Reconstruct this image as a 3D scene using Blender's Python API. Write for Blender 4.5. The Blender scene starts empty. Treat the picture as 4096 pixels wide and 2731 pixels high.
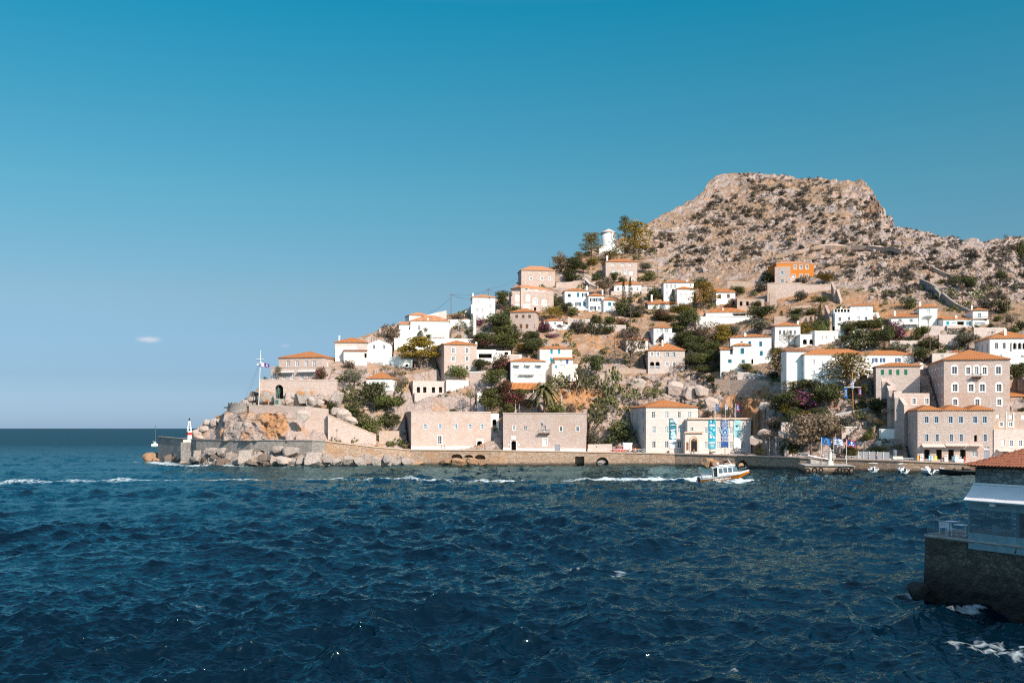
import bpy, bmesh, math, random
import numpy as np
from mathutils import Vector, Matrix, noise as mn
random.seed(7)
SC = bpy.context.scene
COL = SC.collection
R = math.radians
H, F, CU, CV = 11.3, 3982.0, 2048.0, 1712.0        # eye height, focal length and horizon in photo pixels
# survey windows on the photo: origin and scale, so that measured positions turn into bearings
CR = {'L1':(550,1350,.3507),'L2':(1150,1350,.3507),'L3':(1750,1350,.3507),'L4':(2350,1350,.3507),
      'L5':(2950,1350,.3507),'L6':(3496,1350,.35067),'U1':(1500,1050,.2551),'U2':(2000,850,.3189),
      'U3':(2550,950,.3189),'U4':(3100,950,.3188),'U5':(3496,950,.3188),'R6':(3596,1750,.4785),
      'B1':(2750,1820,.12755),'M2':(2650,1640,.16156),'Q1':(3200,1730,.17857),'Q2':(3560,1720,.17007),
      'T1':(2430,1720,.09354),'P1':(560,1620,.17007),'N':(0,0,1.)}
def cp(c,x,y):
    a,b,s=CR[c]; return a+x*s, b+y*s
def px(u,v,Y): return Vector(((u-CU)/F*Y, Y, H+(CV-v)/F*Y))
def lerp_tab(t,x):
    if x<=t[0][0]: return t[0][1]
    for (a,b),(c,d) in zip(t,t[1:]):
        if x<=c: return b+(d-b)*(x-a)/(c-a)
    return t[-1][1]
# ---------------------------------------------------------------- shore, quay level, skyline of the hill
WL=[(540,1838),(632,1844),(746,1851),(785,1855),(1002,1861),(1250,1864),(1490,1862),(1640,1860),(2000,1861),(2400,1860),(2700,1862),(2950,1868),(3200,1878),(3600,1888),(3900,1893),(4350,1901),(5400,1915)]
VT=[(550,1744),(632,1748),(746,1758),(800,1760),(1290,1764),(1490,1788),(1640,1800),(2000,1803),(2350,1809),(2650,1815),(2950,1824),(3300,1836),(3650,1846),(3900,1857),(4350,1872),(5400,1890)]
SKY=[(560,1757),(700,1754),(755,1745),(775,1720),(823,1685),(866,1668),(911,1656),(940,1625),(970,1603),(1010,1572),(1040,1545),(1100,1490),
 (1250,1430),(1310,1405),(1400,1362),(1440,1347),(1515,1320),(1596,1296),(1700,1268),(1783,1258),(1832,1250),(1883,1228),(1960,1200),(2035,1178),(2080,1110),
 (2230,1060),(2300,1030),(2380,990),(2440,962),(2530,940),(2568,905),(2656,854),(2724,824),(2771,793),(2812,770),(2832,729),(2870,695),(2941,688),
 (3056,698),(3179,705),(3382,722),(3443,726),(3477,746),(3501,780),(3518,820),(3572,871),(3579,897),(3640,912),(3708,929),(3789,949),(3857,960),
 (3898,960),(3932,966),(3993,953),(4054,941),(4095,947),(4350,925),(4700,960),(5400,1150)]
DD=[(0,1400),(300,620),(690,272),(900,170),(1100,105),(1300,58),(1500,26),(1700,7),(1800,0),(1900,-6)]
def Yshore(u): return H*F/(lerp_tab(WL,u)-CV)
def vquay(u): return lerp_tab(VT,u)
def zquay(u): return H+(CV-vquay(u))/F*(Yshore(u)+1)
def dd(v): return lerp_tab(DD,v)
def DEP(u,v):
    v0=vquay(u); return Yshore(u)+7+dd(v)-dd(v0) if v<v0 else Yshore(u)+7
# ---------------------------------------------------------------- object helpers
def link(o): COL.objects.link(o); return o
def tag(o,label=None,cat=None,group=None,kind=None):
    if label: o['label']=label
    if cat: o['category']=cat
    if group: o['group']=group
    if kind: o['kind']=kind
    return o
def thing(name,label,cat,loc=(0,0,0),rz=0.,group=None):
    o=bpy.data.objects.new(name,None); o.empty_display_size=.3
    o.location=loc; o.rotation_euler=(0,0,rz); link(o)
    return tag(o,label,cat,group)
def frame_of(p):
    M=Matrix.Identity(4)
    while p is not None:
        M=Matrix.LocRotScale(p.location,p.rotation_euler,p.scale)@M; p=p.parent
    return M
def children(o): return [c for c in o.children]
def dup(o,parent=None):
    c=o.copy(); link(c); c.parent=parent
    for ch in o.children: dup(ch,c)
    return c
class MB:
    def __init__(s): s.v=[]; s.f=[]; s.uv={}; s.m={}
    def face(s,pts,uv=None,m=0):
        i=len(s.v); s.v+= [Vector(p) for p in pts]; s.f.append(list(range(i,i+len(pts))))
        if uv: s.uv[len(s.f)-1]=uv
        if m: s.m[len(s.f)-1]=m
    def mesh(s,vs,fs,m=0):
        i=len(s.v); s.v+=[Vector(p) for p in vs]
        for f in fs:
            s.f.append([i+k for k in f])
            if m: s.m[len(s.f)-1]=m
    def box(s,o,ax,ay,az,m=0):      # corner and three edge vectors
        o,ax,ay,az=map(Vector,(o,ax,ay,az))
        c=[o,o+ax,o+ax+ay,o+ay,o+az,o+ax+az,o+ax+ay+az,o+ay+az]
        f=[(0,3,2,1),(4,5,6,7),(0,1,5,4),(1,2,6,5),(2,3,7,6),(3,0,4,7)]
        if ax.cross(ay).dot(az)<0: f=[tuple(reversed(q)) for q in f]
        s.mesh(c,f,m)
    def cbox(s,c,sx,sy,sz,m=0,rz=0.):
        c=Vector(c); ca,sa=math.cos(rz),math.sin(rz)
        ax=Vector((ca*sx,sa*sx,0)); ay=Vector((-sa*sy,ca*sy,0)); az=Vector((0,0,sz))
        s.box(c-ax/2-ay/2,ax,ay,az,m)
    def tube(s,pts,r,n=6,m=0,cap=True):
        pts=[Vector(p) for p in pts]; rs=r if isinstance(r,(list,tuple)) else [r]*len(pts)
        base=len(s.v); up=None
        for i,p in enumerate(pts):
            d=(pts[min(i+1,len(pts)-1)]-pts[max(i-1,0)]).normalized()
            a=d.orthogonal().normalized() if up is None else (up-d*up.dot(d)).normalized()
            up=a; b=d.cross(a)
            for k in range(n):
                t=2*math.pi*k/n; s.v.append(p+(a*math.cos(t)+b*math.sin(t))*rs[i])
        for i in range(len(pts)-1):
            for k in range(n):
                k2=(k+1)%n; s.f.append([base+i*n+k,base+i*n+k2,base+(i+1)*n+k2,base+(i+1)*n+k])
                if m: s.m[len(s.f)-1]=m
        if cap:
            s.f.append([base+k for k in range(n)][::-1]); s.f.append([base+(len(pts)-1)*n+k for k in range(n)])
            if m: s.m[len(s.f)-1]=m; s.m[len(s.f)-2]=m
    def lathe(s,c,prof,n=20,m=0,a0=0,a1=2*math.pi):
        c=Vector(c); base=len(s.v); full=abs(a1-a0-2*math.pi)<1e-6; nn=n if full else n+1
        for r,z in prof:
            for k in range(nn):
                t=a0+(a1-a0)*k/n; s.v.append(c+Vector((r*math.cos(t),r*math.sin(t),z)))
        for i in range(len(prof)-1):
            for k in range(n):
                k2=(k+1)%nn; s.f.append([base+i*nn+k,base+i*nn+k2,base+(i+1)*nn+k2,base+(i+1)*nn+k])
                if m: s.m[len(s.f)-1]=m
    def build(s,name,mat,parent=None,smooth=False,world=True,label=None):
        me=bpy.data.meshes.new(name)
        vs=s.v
        if parent is not None and world:
            M=frame_of(parent).inverted(); vs=[M@p for p in vs]
        me.from_pydata([tuple(p) for p in vs],[],s.f)
        if s.uv:
            ul=me.uv_layers.new(name='UVMap')
            for fi,uv in s.uv.items():
                for k,li in enumerate(me.polygons[fi].loop_indices): ul.data[li].uv=uv[k]
        for mm in (mat if isinstance(mat,(list,tuple)) else [mat]): me.materials.append(mm)
        for fi,k in s.m.items(): me.polygons[fi].material_index=k
        if smooth: me.polygons.foreach_set('use_smooth',[True]*len(me.polygons))
        o=bpy.data.objects.new(name,me); link(o); o.parent=parent
        if label: o['label']=label
        return o
# ---------------------------------------------------------------- materials
def S(r,g,b):
    f=lambda c:(c/255/12.92 if c/255<=.04045 else ((c/255+.055)/1.055)**2.4)
    return (f(r),f(g),f(b),1.)
class NT:
    def __init__(s,name):
        s.mat=bpy.data.materials.new(name); s.mat.use_nodes=True; s.nt=s.mat.node_tree; s.n=s.nt.nodes; s.n.clear()
        s.out=s.n.new('ShaderNodeOutputMaterial'); s.p=s.n.new('ShaderNodeBsdfPrincipled'); s.l(s.p.outputs[0],s.out.inputs[0])
        s.p.inputs['Roughness'].default_value=.85; s.p.inputs['Specular IOR Level'].default_value=.25
    def l(s,a,b): s.nt.links.new(a,b)
    def new(s,t,**k):
        n=s.n.new(t)
        for a,b in k.items(): setattr(n,a,b)
        return n
    def coord(s,kind='Object',scale=(1,1,1),rnd=True):
        t=s.new('ShaderNodeTexCoord'); m=s.new('ShaderNodeMapping'); s.l(t.outputs[kind],m.inputs['Vector']); m.inputs['Scale'].default_value=scale
        if rnd:
            oi=s.new('ShaderNodeObjectInfo'); mu=s.new('ShaderNodeVectorMath',operation='SCALE'); mu.inputs[0].default_value=(37,23,51)
            s.l(oi.outputs['Random'],mu.inputs['Scale']); s.l(mu.outputs[0],m.inputs['Location'])
        return m.outputs[0]
    def noise(s,vec,scale,detail=4,rough=.6):
        n=s.new('ShaderNodeTexNoise'); s.l(vec,n.inputs['Vector']); n.inputs['Scale'].default_value=scale; n.inputs['Detail'].default_value=detail; n.inputs['Roughness'].default_value=rough
        return n.outputs['Fac']
    def ramp(s,fac,stops,interp='LINEAR'):
        r=s.new('ShaderNodeValToRGB'); e=r.color_ramp.elements; r.color_ramp.interpolation=interp
        while len(e)<len(stops): e.new(.5)
        for k,(p,c) in enumerate(stops):
            e[k].position=p; e[k].color=c if len(c)==4 else (*c,1)
        s.l(fac,r.inputs[0]); return r.outputs[0]
    def mix(s,fac,a,b,mode='MIX'):
        m=s.new('ShaderNodeMix',data_type='RGBA',blend_type=mode)
        for sock,val in ((m.inputs[0],fac),(m.inputs[6],a),(m.inputs[7],b)):
            if hasattr(val,'is_output'): s.l(val,sock)
            elif isinstance(val,(int,float)): sock.default_value=val
            else: sock.default_value=val if len(val)==4 else (*val,1)
        return m.outputs[2]
    def math(s,op,a,b=0.,c=None):
        m=s.new('ShaderNodeMath',operation=op)
        for k,val in enumerate((a,b) if c is None else (a,b,c)):
            if hasattr(val,'is_output'): s.l(val,m.inputs[k])
            else: m.inputs[k].default_value=val
        return m.outputs[0]
    def bump(s,h,strength=.5,dist=.1):
        b=s.new('ShaderNodeBump'); b.inputs['Strength'].default_value=strength; b.inputs['Distance'].default_value=dist
        s.l(h,b.inputs['Height']); s.l(b.outputs[0],s.p.inputs['Normal'])
    def col(s,c): 
        if hasattr(c,'is_output'): s.l(c,s.p.inputs['Base Color'])
        else: s.p.inputs['Base Color'].default_value=c if len(c)==4 else (*c,1)
    def rough(s,r): s.p.inputs['Roughness'].default_value=r
MT={}
def plain(name,c,rough=.6,metal=0.,var=.12,scale=1.5):
    if name in MT: return MT[name]
    t=NT(name); v=t.coord(); n=t.noise(v,scale,3)
    a=tuple(x*(1-var) for x in c[:3]); b=tuple(min(1,x*(1+var)) for x in c[:3])
    t.col(t.ramp(n,[(.3,a),(.7,b)])); t.rough(rough); t.p.inputs['Metallic'].default_value=metal
    MT[name]=t.mat; return t.mat
def stone(name,c1,c2,mort,sc=(1.6,1.6,3.0),stain=None,amt=.5,wet=None):
    t=NT(name); v=t.coord('Object',sc)
    vo=t.new('ShaderNodeTexVoronoi'); t.l(v,vo.inputs['Vector']); vo.inputs['Scale'].default_value=1
    ve=t.new('ShaderNodeTexVoronoi',feature='DISTANCE_TO_EDGE'); t.l(v,ve.inputs['Vector']); ve.inputs['Scale'].default_value=1
    sep=t.new('ShaderNodeSeparateColor'); t.l(vo.outputs['Color'],sep.inputs[0])
    base=t.mix(sep.outputs[0],c1,c2)
    v2=t.coord('Object',(1,1,1)); n=t.noise(v2,.22,5,.65); n2=t.noise(v2,3.,3)
    base=t.mix(t.math('MULTIPLY',n2,.35),base,tuple(x*.6 for x in c1[:3]),'MIX')
    e=t.ramp(ve.outputs['Distance'],[(.0,(1,1,1)),(.09,(0,0,0))])
    base=t.mix(t.math('MULTIPLY',e,.75),base,mort)
    if stain:
        m=t.ramp(n,[(.5,(0,0,0)),(.68,(1,1,1))]); base=t.mix(t.math('MULTIPLY',m,amt),base,stain)
    if wet:
        g=t.new('ShaderNodeNewGeometry'); sp=t.new('ShaderNodeSeparateXYZ'); t.l(g.outputs['Position'],sp.inputs[0])
        f=t.ramp(t.math('MULTIPLY_ADD',n,wet[1],sp.outputs[2]),[(0,(1,1,1)),(1,(0,0,0))]); f=t.ramp(t.math('DIVIDE',t.math('MULTIPLY_ADD',n,wet[1],sp.outputs[2]),wet[0]),[(.45,(1,1,1)),(1.,(0,0,0))]); base=t.mix(t.math('MULTIPLY',f,.85),base,(.018,.016,.014))
    t.col(base); t.rough(.92); t.bump(t.math('MINIMUM',ve.outputs['Distance'],.15),.8,.25)
    MT[name]=t.mat
stone('stone',(.63,.49,.435),(.50,.385,.335),(.37,.28,.24),stain=(.46,.26,.15),amt=.35)
stone('stone_pale',(.67,.56,.515),(.55,.45,.405),(.43,.345,.305),stain=(.54,.41,.335),amt=.3)
stone('stone_museum',(.70,.63,.585),(.60,.525,.48),(.49,.42,.38),stain=(.56,.46,.39),amt=.25)
stone('stone_grey',(.34,.30,.275),(.20,.175,.16),(.38,.34,.31),sc=(1.5,1.5,2.4),stain=(.14,.10,.075),amt=.4)
stone('stone_quay',(.50,.36,.27),(.34,.22,.15),(.17,.12,.09),sc=(1.1,1.1,2.),stain=(.42,.20,.08),amt=.5,wet=(1.5,.8))
stone('stone_rubble',(.54,.41,.345),(.42,.305,.25),(.31,.225,.175),sc=(1.9,1.9,2.6),stain=(.5,.30,.16),amt=.5)
stone('stone_pier',(.17,.14,.11),(.075,.062,.05),(.045,.038,.032),sc=(3.4,3.4,4.2),stain=(.06,.05,.04),amt=.7,wet=(3.4,1.6))
stone('stone_deck',(.34,.33,.31),(.14,.14,.135),(.045,.045,.045),sc=(2.2,2.2,2.8))
def plaster(name,c,dirt,amt=.35):
    t=NT(name); v=t.coord(); n=t.noise(v,.35,6,.65)
    mp=t.coord('Object',(2.2,2.2,.25)); st=t.noise(mp,1.,4)
    f=t.math('MULTIPLY',t.ramp(t.math('ADD',t.math('MULTIPLY',n,.6),t.math('MULTIPLY',st,.4)),[(.45,(0,0,0)),(.75,(1,1,1))]),amt)
    t.col(t.mix(f,c,dirt)); t.rough(.9); t.bump(n,.15,.05); MT[name]=t.mat
plaster('white',(.80,.77,.73),(.60,.54,.48))
plaster('white_worn',(.74,.66,.59),(.50,.40,.32),.6)
plaster('white_blue',(.62,.66,.72),(.5,.52,.55))
plaster('orange_plaster',(.50,.17,.028),(.44,.13,.02))
plaster('trim',(.56,.40,.30),(.45,.30,.22))
def tiles(name,c1,c2):
    t=NT(name); tc=t.new('ShaderNodeTexCoord'); sep=t.new('ShaderNodeSeparateXYZ'); t.l(tc.outputs['UV'],sep.inputs[0])
    w=t.math('SINE',t.math('MULTIPLY',sep.outputs[0],2*math.pi/.42)); wv=t.math('ADD',t.math('MULTIPLY',w,.5),.5)
    row=t.math('FRACT',t.math('DIVIDE',sep.outputs[1],.38))
    v=t.coord('Object',(1,1,1)); n=t.noise(v,.5,5,.7); n2=t.noise(v,4.,2)
    c=t.mix(t.math('ADD',t.math('MULTIPLY',n,.7),t.math('MULTIPLY',n2,.3)),c1,c2)
    lich=t.ramp(t.noise(v,1.3,4),[(.62,(0,0,0)),(.75,(1,1,1))]); c=t.mix(t.math('MULTIPLY',lich,.35),c,(.30,.22,.15))
    t.col(c); t.rough(.9); t.bump(t.math('ADD',wv,t.math('MULTIPLY',row,.25)),1.,.13); MT[name]=t.mat
tiles('tile',(.36,.115,.035),(.56,.235,.09))
tiles('tile_pale',(.46,.19,.085),(.62,.30,.16))
tiles('tile_old',(.26,.09,.04),(.38,.15,.07))
P=plain
P('paint_white',(.78,.79,.80),.5,var=.03); P('frame_grey',(.42,.46,.52),.5,var=.04); P('frame_white',(.70,.70,.69),.5,var=.03)
P('sh_white',(.62,.62,.62),.6,var=.05); P('sh_grey',(.48,.48,.48),.6,var=.06); P('teal',(.02,.17,.26),.6); P('aqua',(.02,.30,.42),.6); P('blue',(.02,.10,.28),.6)
P('navy',(.012,.045,.10),.6); P('green',(.02,.20,.10),.6); P('brown_wood',(.17,.085,.04),.7); P('door_orange',(.42,.13,.02),.6); P('iron',(.03,.03,.033),.6,var=.3)
P('slate_door',(.27,.30,.36),.6); P('wood_grey',(.16,.11,.08),.8,var=.3,scale=4); P('rust',(.20,.07,.03),.8,var=.3); P('canvas',(.66,.52,.45),.85); P('canvas_white',(.74,.74,.75),.85)
P('glass_teal',(.10,.20,.22),.15); P('asphalt_pink',(.50,.40,.35),.9); P('sign_white',(.80,.80,.80),.5)
def glass(name,c,rough=.12):
    t=NT(name); v=t.coord('Object',(1,1,1)); n=t.noise(v,.8,2); t.col(t.ramp(n,[(.35,tuple(x*.6 for x in c)),(.65,c)])); t.rough(rough); t.p.inputs['Specular IOR Level'].default_value=.5; MT[name]=t.mat
glass('pane',(.028,.032,.04)); glass('pane_blue',(.16,.22,.27),.2); glass('pane_pale',(.34,.36,.38),.3)
t=NT('painted_shade'); t.col((.012,.011,.011)); MT['painted_shade']=t.mat  # near-black colour standing in for the shade inside holes
# ---------------------------------------------------------------- buildings
FOOT=[]          # footprints to level the terrain under: (O, dx, W, D, z)
def solve_yaw(P0,side_u,D):
    lo,hi=(-1.2,1.2); best=None
    for k in range(241):
        a=lo+(hi-lo)*k/240
        x=P0.x-D*math.sin(a); y=P0.y+D*math.cos(a); e=abs(CU+F*x/y-side_u)
        if best is None or e<best[0]: best=(e,a)
    return best[1]
def hit(O,dx,u,v):          # where the bearing (u,v) meets the vertical plane through O along dx: (along, z)
    k=(u-CU)/F; s=(k*O.y-O.x)/(dx.x-k*dx.y); y=O.y+s*dx.y
    return s,H+(CV-v)/F*y
def facade(mb,O,dx,W,z0,z1,ops,n):
    xs=sorted({0.,W}|{min(max(q,0),W) for o in ops for q in o[:2]}); zs=sorted({z0,z1}|{min(max(q,z0),z1) for o in ops for q in o[2:4]})
    P_=lambda a,z,d=0.: Vector((O.x+dx.x*a-n.x*d,O.y+dx.y*a-n.y*d,z))
    flip=dx.cross(Vector((0,0,1))).dot(n)<0
    def q(*p): mb.face(p[::-1] if flip else p)
    for i in range(len(zs)-1):
        run=None
        for j in range(len(xs)-1):
            cx=(xs[j]+xs[j+1])/2; cz=(zs[i]+zs[i+1])/2
            solid=not any(o[0]<cx<o[1] and o[2]<cz<o[3] for o in ops)
            if solid and run is None: run=xs[j]
            if run is not None and (not solid or j==len(xs)-2):
                e=xs[j+1] if solid else xs[j]
                q(P_(run,zs[i]),P_(e,zs[i]),P_(e,zs[i+1]),P_(run,zs[i+1])); run=None
    for o in ops:
        a,b,c,d,dep,arch=o[:6]; a=max(a,0); b=min(b,W); c=max(c,z0); d=min(d,z1)
        q(P_(a,c),P_(a,c,dep),P_(a,d,dep),P_(a,d)); q(P_(b,c,dep),P_(b,c),P_(b,d),P_(b,d,dep))
        q(P_(a,d),P_(a,d,dep),P_(b,d,dep),P_(b,d)); q(P_(a,c,dep),P_(a,c),P_(b,c),P_(b,c,dep))
        if arch:
            r=(b-a)/2; rise=min(r,(d-c)*.6) if arch is True else arch*r; m=(a+b)/2; N=8
            arc=[(m-r*math.cos(math.pi*k/N),d-rise+rise*math.sin(math.pi*k/N)) for k in range(N+1)]
            for k in range(N):
                (x1,y1),(x2,y2)=arc[k],arc[k+1]
                q(P_(x1,y1),P_(x2,y2),P_(x2,d),P_(x1,d)); q(P_(x1,y1,dep),P_(x2,y2,dep),P_(x2,y2),P_(x1,y1))
        if len(o)>6 and o[6]: q(P_(a,c,dep),P_(b,c,dep),P_(b,d,dep),P_(a,d,dep))
SHUT={'teal':'teal','aqua':'aqua','blue':'blue','navy':'navy','green':'green','pale':'sh_white','grey':'sh_grey','brown':'brown_wood'}
def window(root,kind,O,dx,n,a,b,c,d,dep):
    """joinery of one hole in the wall; a..b along the wall, c..d up, dep = depth of the reveal"""
    P_=lambda x,z,q=0.: Vector((O.x+dx.x*x-n.x*q,O.y+dx.y*x-n.y*q,z)); w=b-a; h=d-c
    def bar(mb,x0,x1,z0,z1,q0,q1): mb.box(P_(x0,z0,q1),dx*(x1-x0),n*(q1-q0),(0,0,z1-z0))
    kinds=kind.split('+'); k=kinds[0]; sur='arch' in kinds
    if k in ('w','wg','wp','wb','wd','o'):
        mb=MB(); fw=.07 if w<.9 else .1; q0,q1=dep-.12,dep-.03
        bar(mb,a,a+fw,c,d,q0,q1); bar(mb,b-fw,b,c,d,q0,q1); bar(mb,a+fw,b-fw,d-fw,d,q0,q1); bar(mb,a+fw,b-fw,c,c+fw,q0,q1)
        m=(a+b)/2; bar(mb,m-.045,m+.045,c+fw,d-fw,q0,q1)
        nb=2 if h>1.3 else 1
        for i in range(1,nb+1):
            z=c+fw+(h-2*fw)*i/(nb+1)
            bar(mb,a+fw,m-.045,z-.03,z+.03,q0,q1); bar(mb,m+.045,b-fw,z-.03,z+.03,q0,q1)
        fr={'wg':'frame_grey'}.get(k,'paint_white')
        o=mb.build('window',MT[fr],root)
        pb=MB(); bar(pb,a+fw*.5,b-fw*.5,c+fw*.5,d-fw*.5,dep-.028,dep+.02)
        pb.build('pane',MT[{'wb':'pane_blue','wp':'pane_pale'}.get(k,'pane')],o)
        if w<4:
            sb=MB(); sb.box(P_(a-.1,c-.09,-.06),dx*(w+.2),-n*.12,(0,0,.085)); sb.build('sill',MT['frame_white'],o)
        if k=='o':
            col=SHUT[kinds[1]]
            for sx in (a-w*.5-.03,b+.03):
                s=MB(); bar(s,sx,sx+w*.5,c,d,-.07,-.02)
                for i in range(5): bar(s,sx+.06,sx+w*.5-.06,c+h*(i+.2)/5,c+h*(i+.75)/5,-.085,-.07)
                s.build('shutter',MT[col],o)
    elif k in ('s','d'):
        col=SHUT.get(kinds[1],kinds[1]); s=MB(); m=(a+b)/2
        if k=='s':
            for x0,x1 in ((a,m-.015),(m+.015,b)):
                bar(s,x0,x1,c,d,dep-.1,dep-.05)
                for i in range(6): bar(s,x0+.06,x1-.06,c+h*(i+.2)/6,c+h*(i+.8)/6,dep-.125,dep-.1)
            s.build('shutter',MT[col],root)
        else:
            bar(s,a,b,c,d,dep-.12,dep-.04)
            for x0,x1 in ((a+.1,m-.06),(m+.06,b-.1)):
                bar(s,x0,x1,c+.15,c+h*.42,dep-.15,dep-.12); bar(s,x0,x1,c+h*.48,d-.15,dep-.15,dep-.12)
            s.build('door',MT[col],root)
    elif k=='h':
        s=MB(); bar(s,a-.05,b+.05,c-.05,d+.05,dep,dep+.05); s.build('shade_sheet',MT['painted_shade'],root)  # black sheet at the back of the hole, its shade painted on
    elif k=='bal':      # same black sheet of painted shade, behind a white balustrade
        s=MB(); bar(s,a-.05,b+.05,c-.05,d+.05,dep,dep+.05); s.build('shade_sheet',MT['painted_shade'],root)
        s=MB(); zt=c+min(.95,h*.4); bar(s,a,b,zt-.09,zt,.05,.14)
        i=a+.08
        while i<b-.05: bar(s,i,i+.07,c,zt-.09,.06,.13); i+=.2
        s.build('balustrade',MT['paint_white'],root)
    if sur:
        s=MB(); m=(a+b)/2; e=.32; N=8; r0=w/2; r1=w/2+e; zs=d; hh=.5
        pts=[(a-e,c-e*.8),(a,c-e*.8+.0)]
        bar(s,a-e,a,c-.3,d,-.035,.02); bar(s,b,b+e,c-.3,d,-.035,.02); bar(s,a,b,c-.3,c,-.035,.02)
        arc=[(m-r1*math.cos(math.pi*k2/N),d+r1*.72*math.sin(math.pi*k2/N)) for k2 in range(N+1)]
        vs=[P_(x,z,-.035) for x,z in arc]+[P_(x,z,.02) for x,z in arc]; f=list(range(N+1))
        s.mesh(vs,[f[::-1] if dx.cross(Vector((0,0,1))).dot(n)>0 else f]+[(i,i+1,i+N+2,i+N+1) for i in range(N)])
        s.build('surround',MT['white'],root)
    elif 'sur' in kinds:
        s=MB(); e=.2
        bar(s,a-e,a,c-e,d+e,-.03,.02); bar(s,b,b+e,c-e,d+e,-.03,.02); bar(s,a,b,d,d+e,-.03,.02); bar(s,a,b,c-e,c,-.03,.02)
        s.build('surround',MT['frame_grey' if 'g' in kinds else 'white'],root)
def roof_hip(mb,C,z,za,ov,th=.18):
    """C: four eave corners (front-left, front-right, back-right, back-left)"""
    ctr=sum(C,Vector())/4; c=[]
    for p in C:
        d=(p-ctr); c.append(p+Vector((math.copysign(1,1)*0,0,0))+d.normalized()*ov*1.4)
    ax=(c[1]-c[0]); ay=(c[3]-c[0]); W,D=ax.length,ay.length; ax.normalize(); ay.normalize()
    for p in c: p.z=z
    m=(c[0]+c[2])/2
    if W>=D: e=max(0.,(W-D)/2*.92+D*.04); r0,r1=m-ax*e,m+ax*e
    else: e=max(0.,(D-W)/2*.92); r0,r1=m-ay*e,m+ay*e
    r0=Vector((r0.x,r0.y,za)); r1=Vector((r1.x,r1.y,za))
    def f(pts,o,u):      # u: eave direction
        n=(pts[1]-pts[0]).cross(pts[-1]-pts[0]).normalized(); w=n.cross(u); 
        mb.face(pts,[((p-o).dot(u),(p-o).dot(w)) for p in pts])
    if W>=D:
        f([c[0],c[1],r1,r0],c[0],ax); f([c[1],c[2],r1],c[1],ay); f([c[2],c[3],r0,r1],c[2],-ax); f([c[3],c[0],r0],c[3],-ay)
    else:
        f([c[0],c[1],r0],c[0],ax); f([c[1],c[2],r1,r0],c[1],ay); f([c[2],c[3],r1],c[2],-ax); f([c[3],c[0],r0,r1],c[3],-ay)
    dn=Vector((0,0,-th))
    for i in range(4):
        a,b=c[i],c[(i+1)%4]; u=(b-a).normalized(); mb.face([a+dn,b+dn,b,a],[(0,0),((b-a).length,0),((b-a).length,th),(0,th)])
    mb.face([p+dn for p in (c[3],c[2],c[1],c[0])],[(0,0)]*4)
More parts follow.
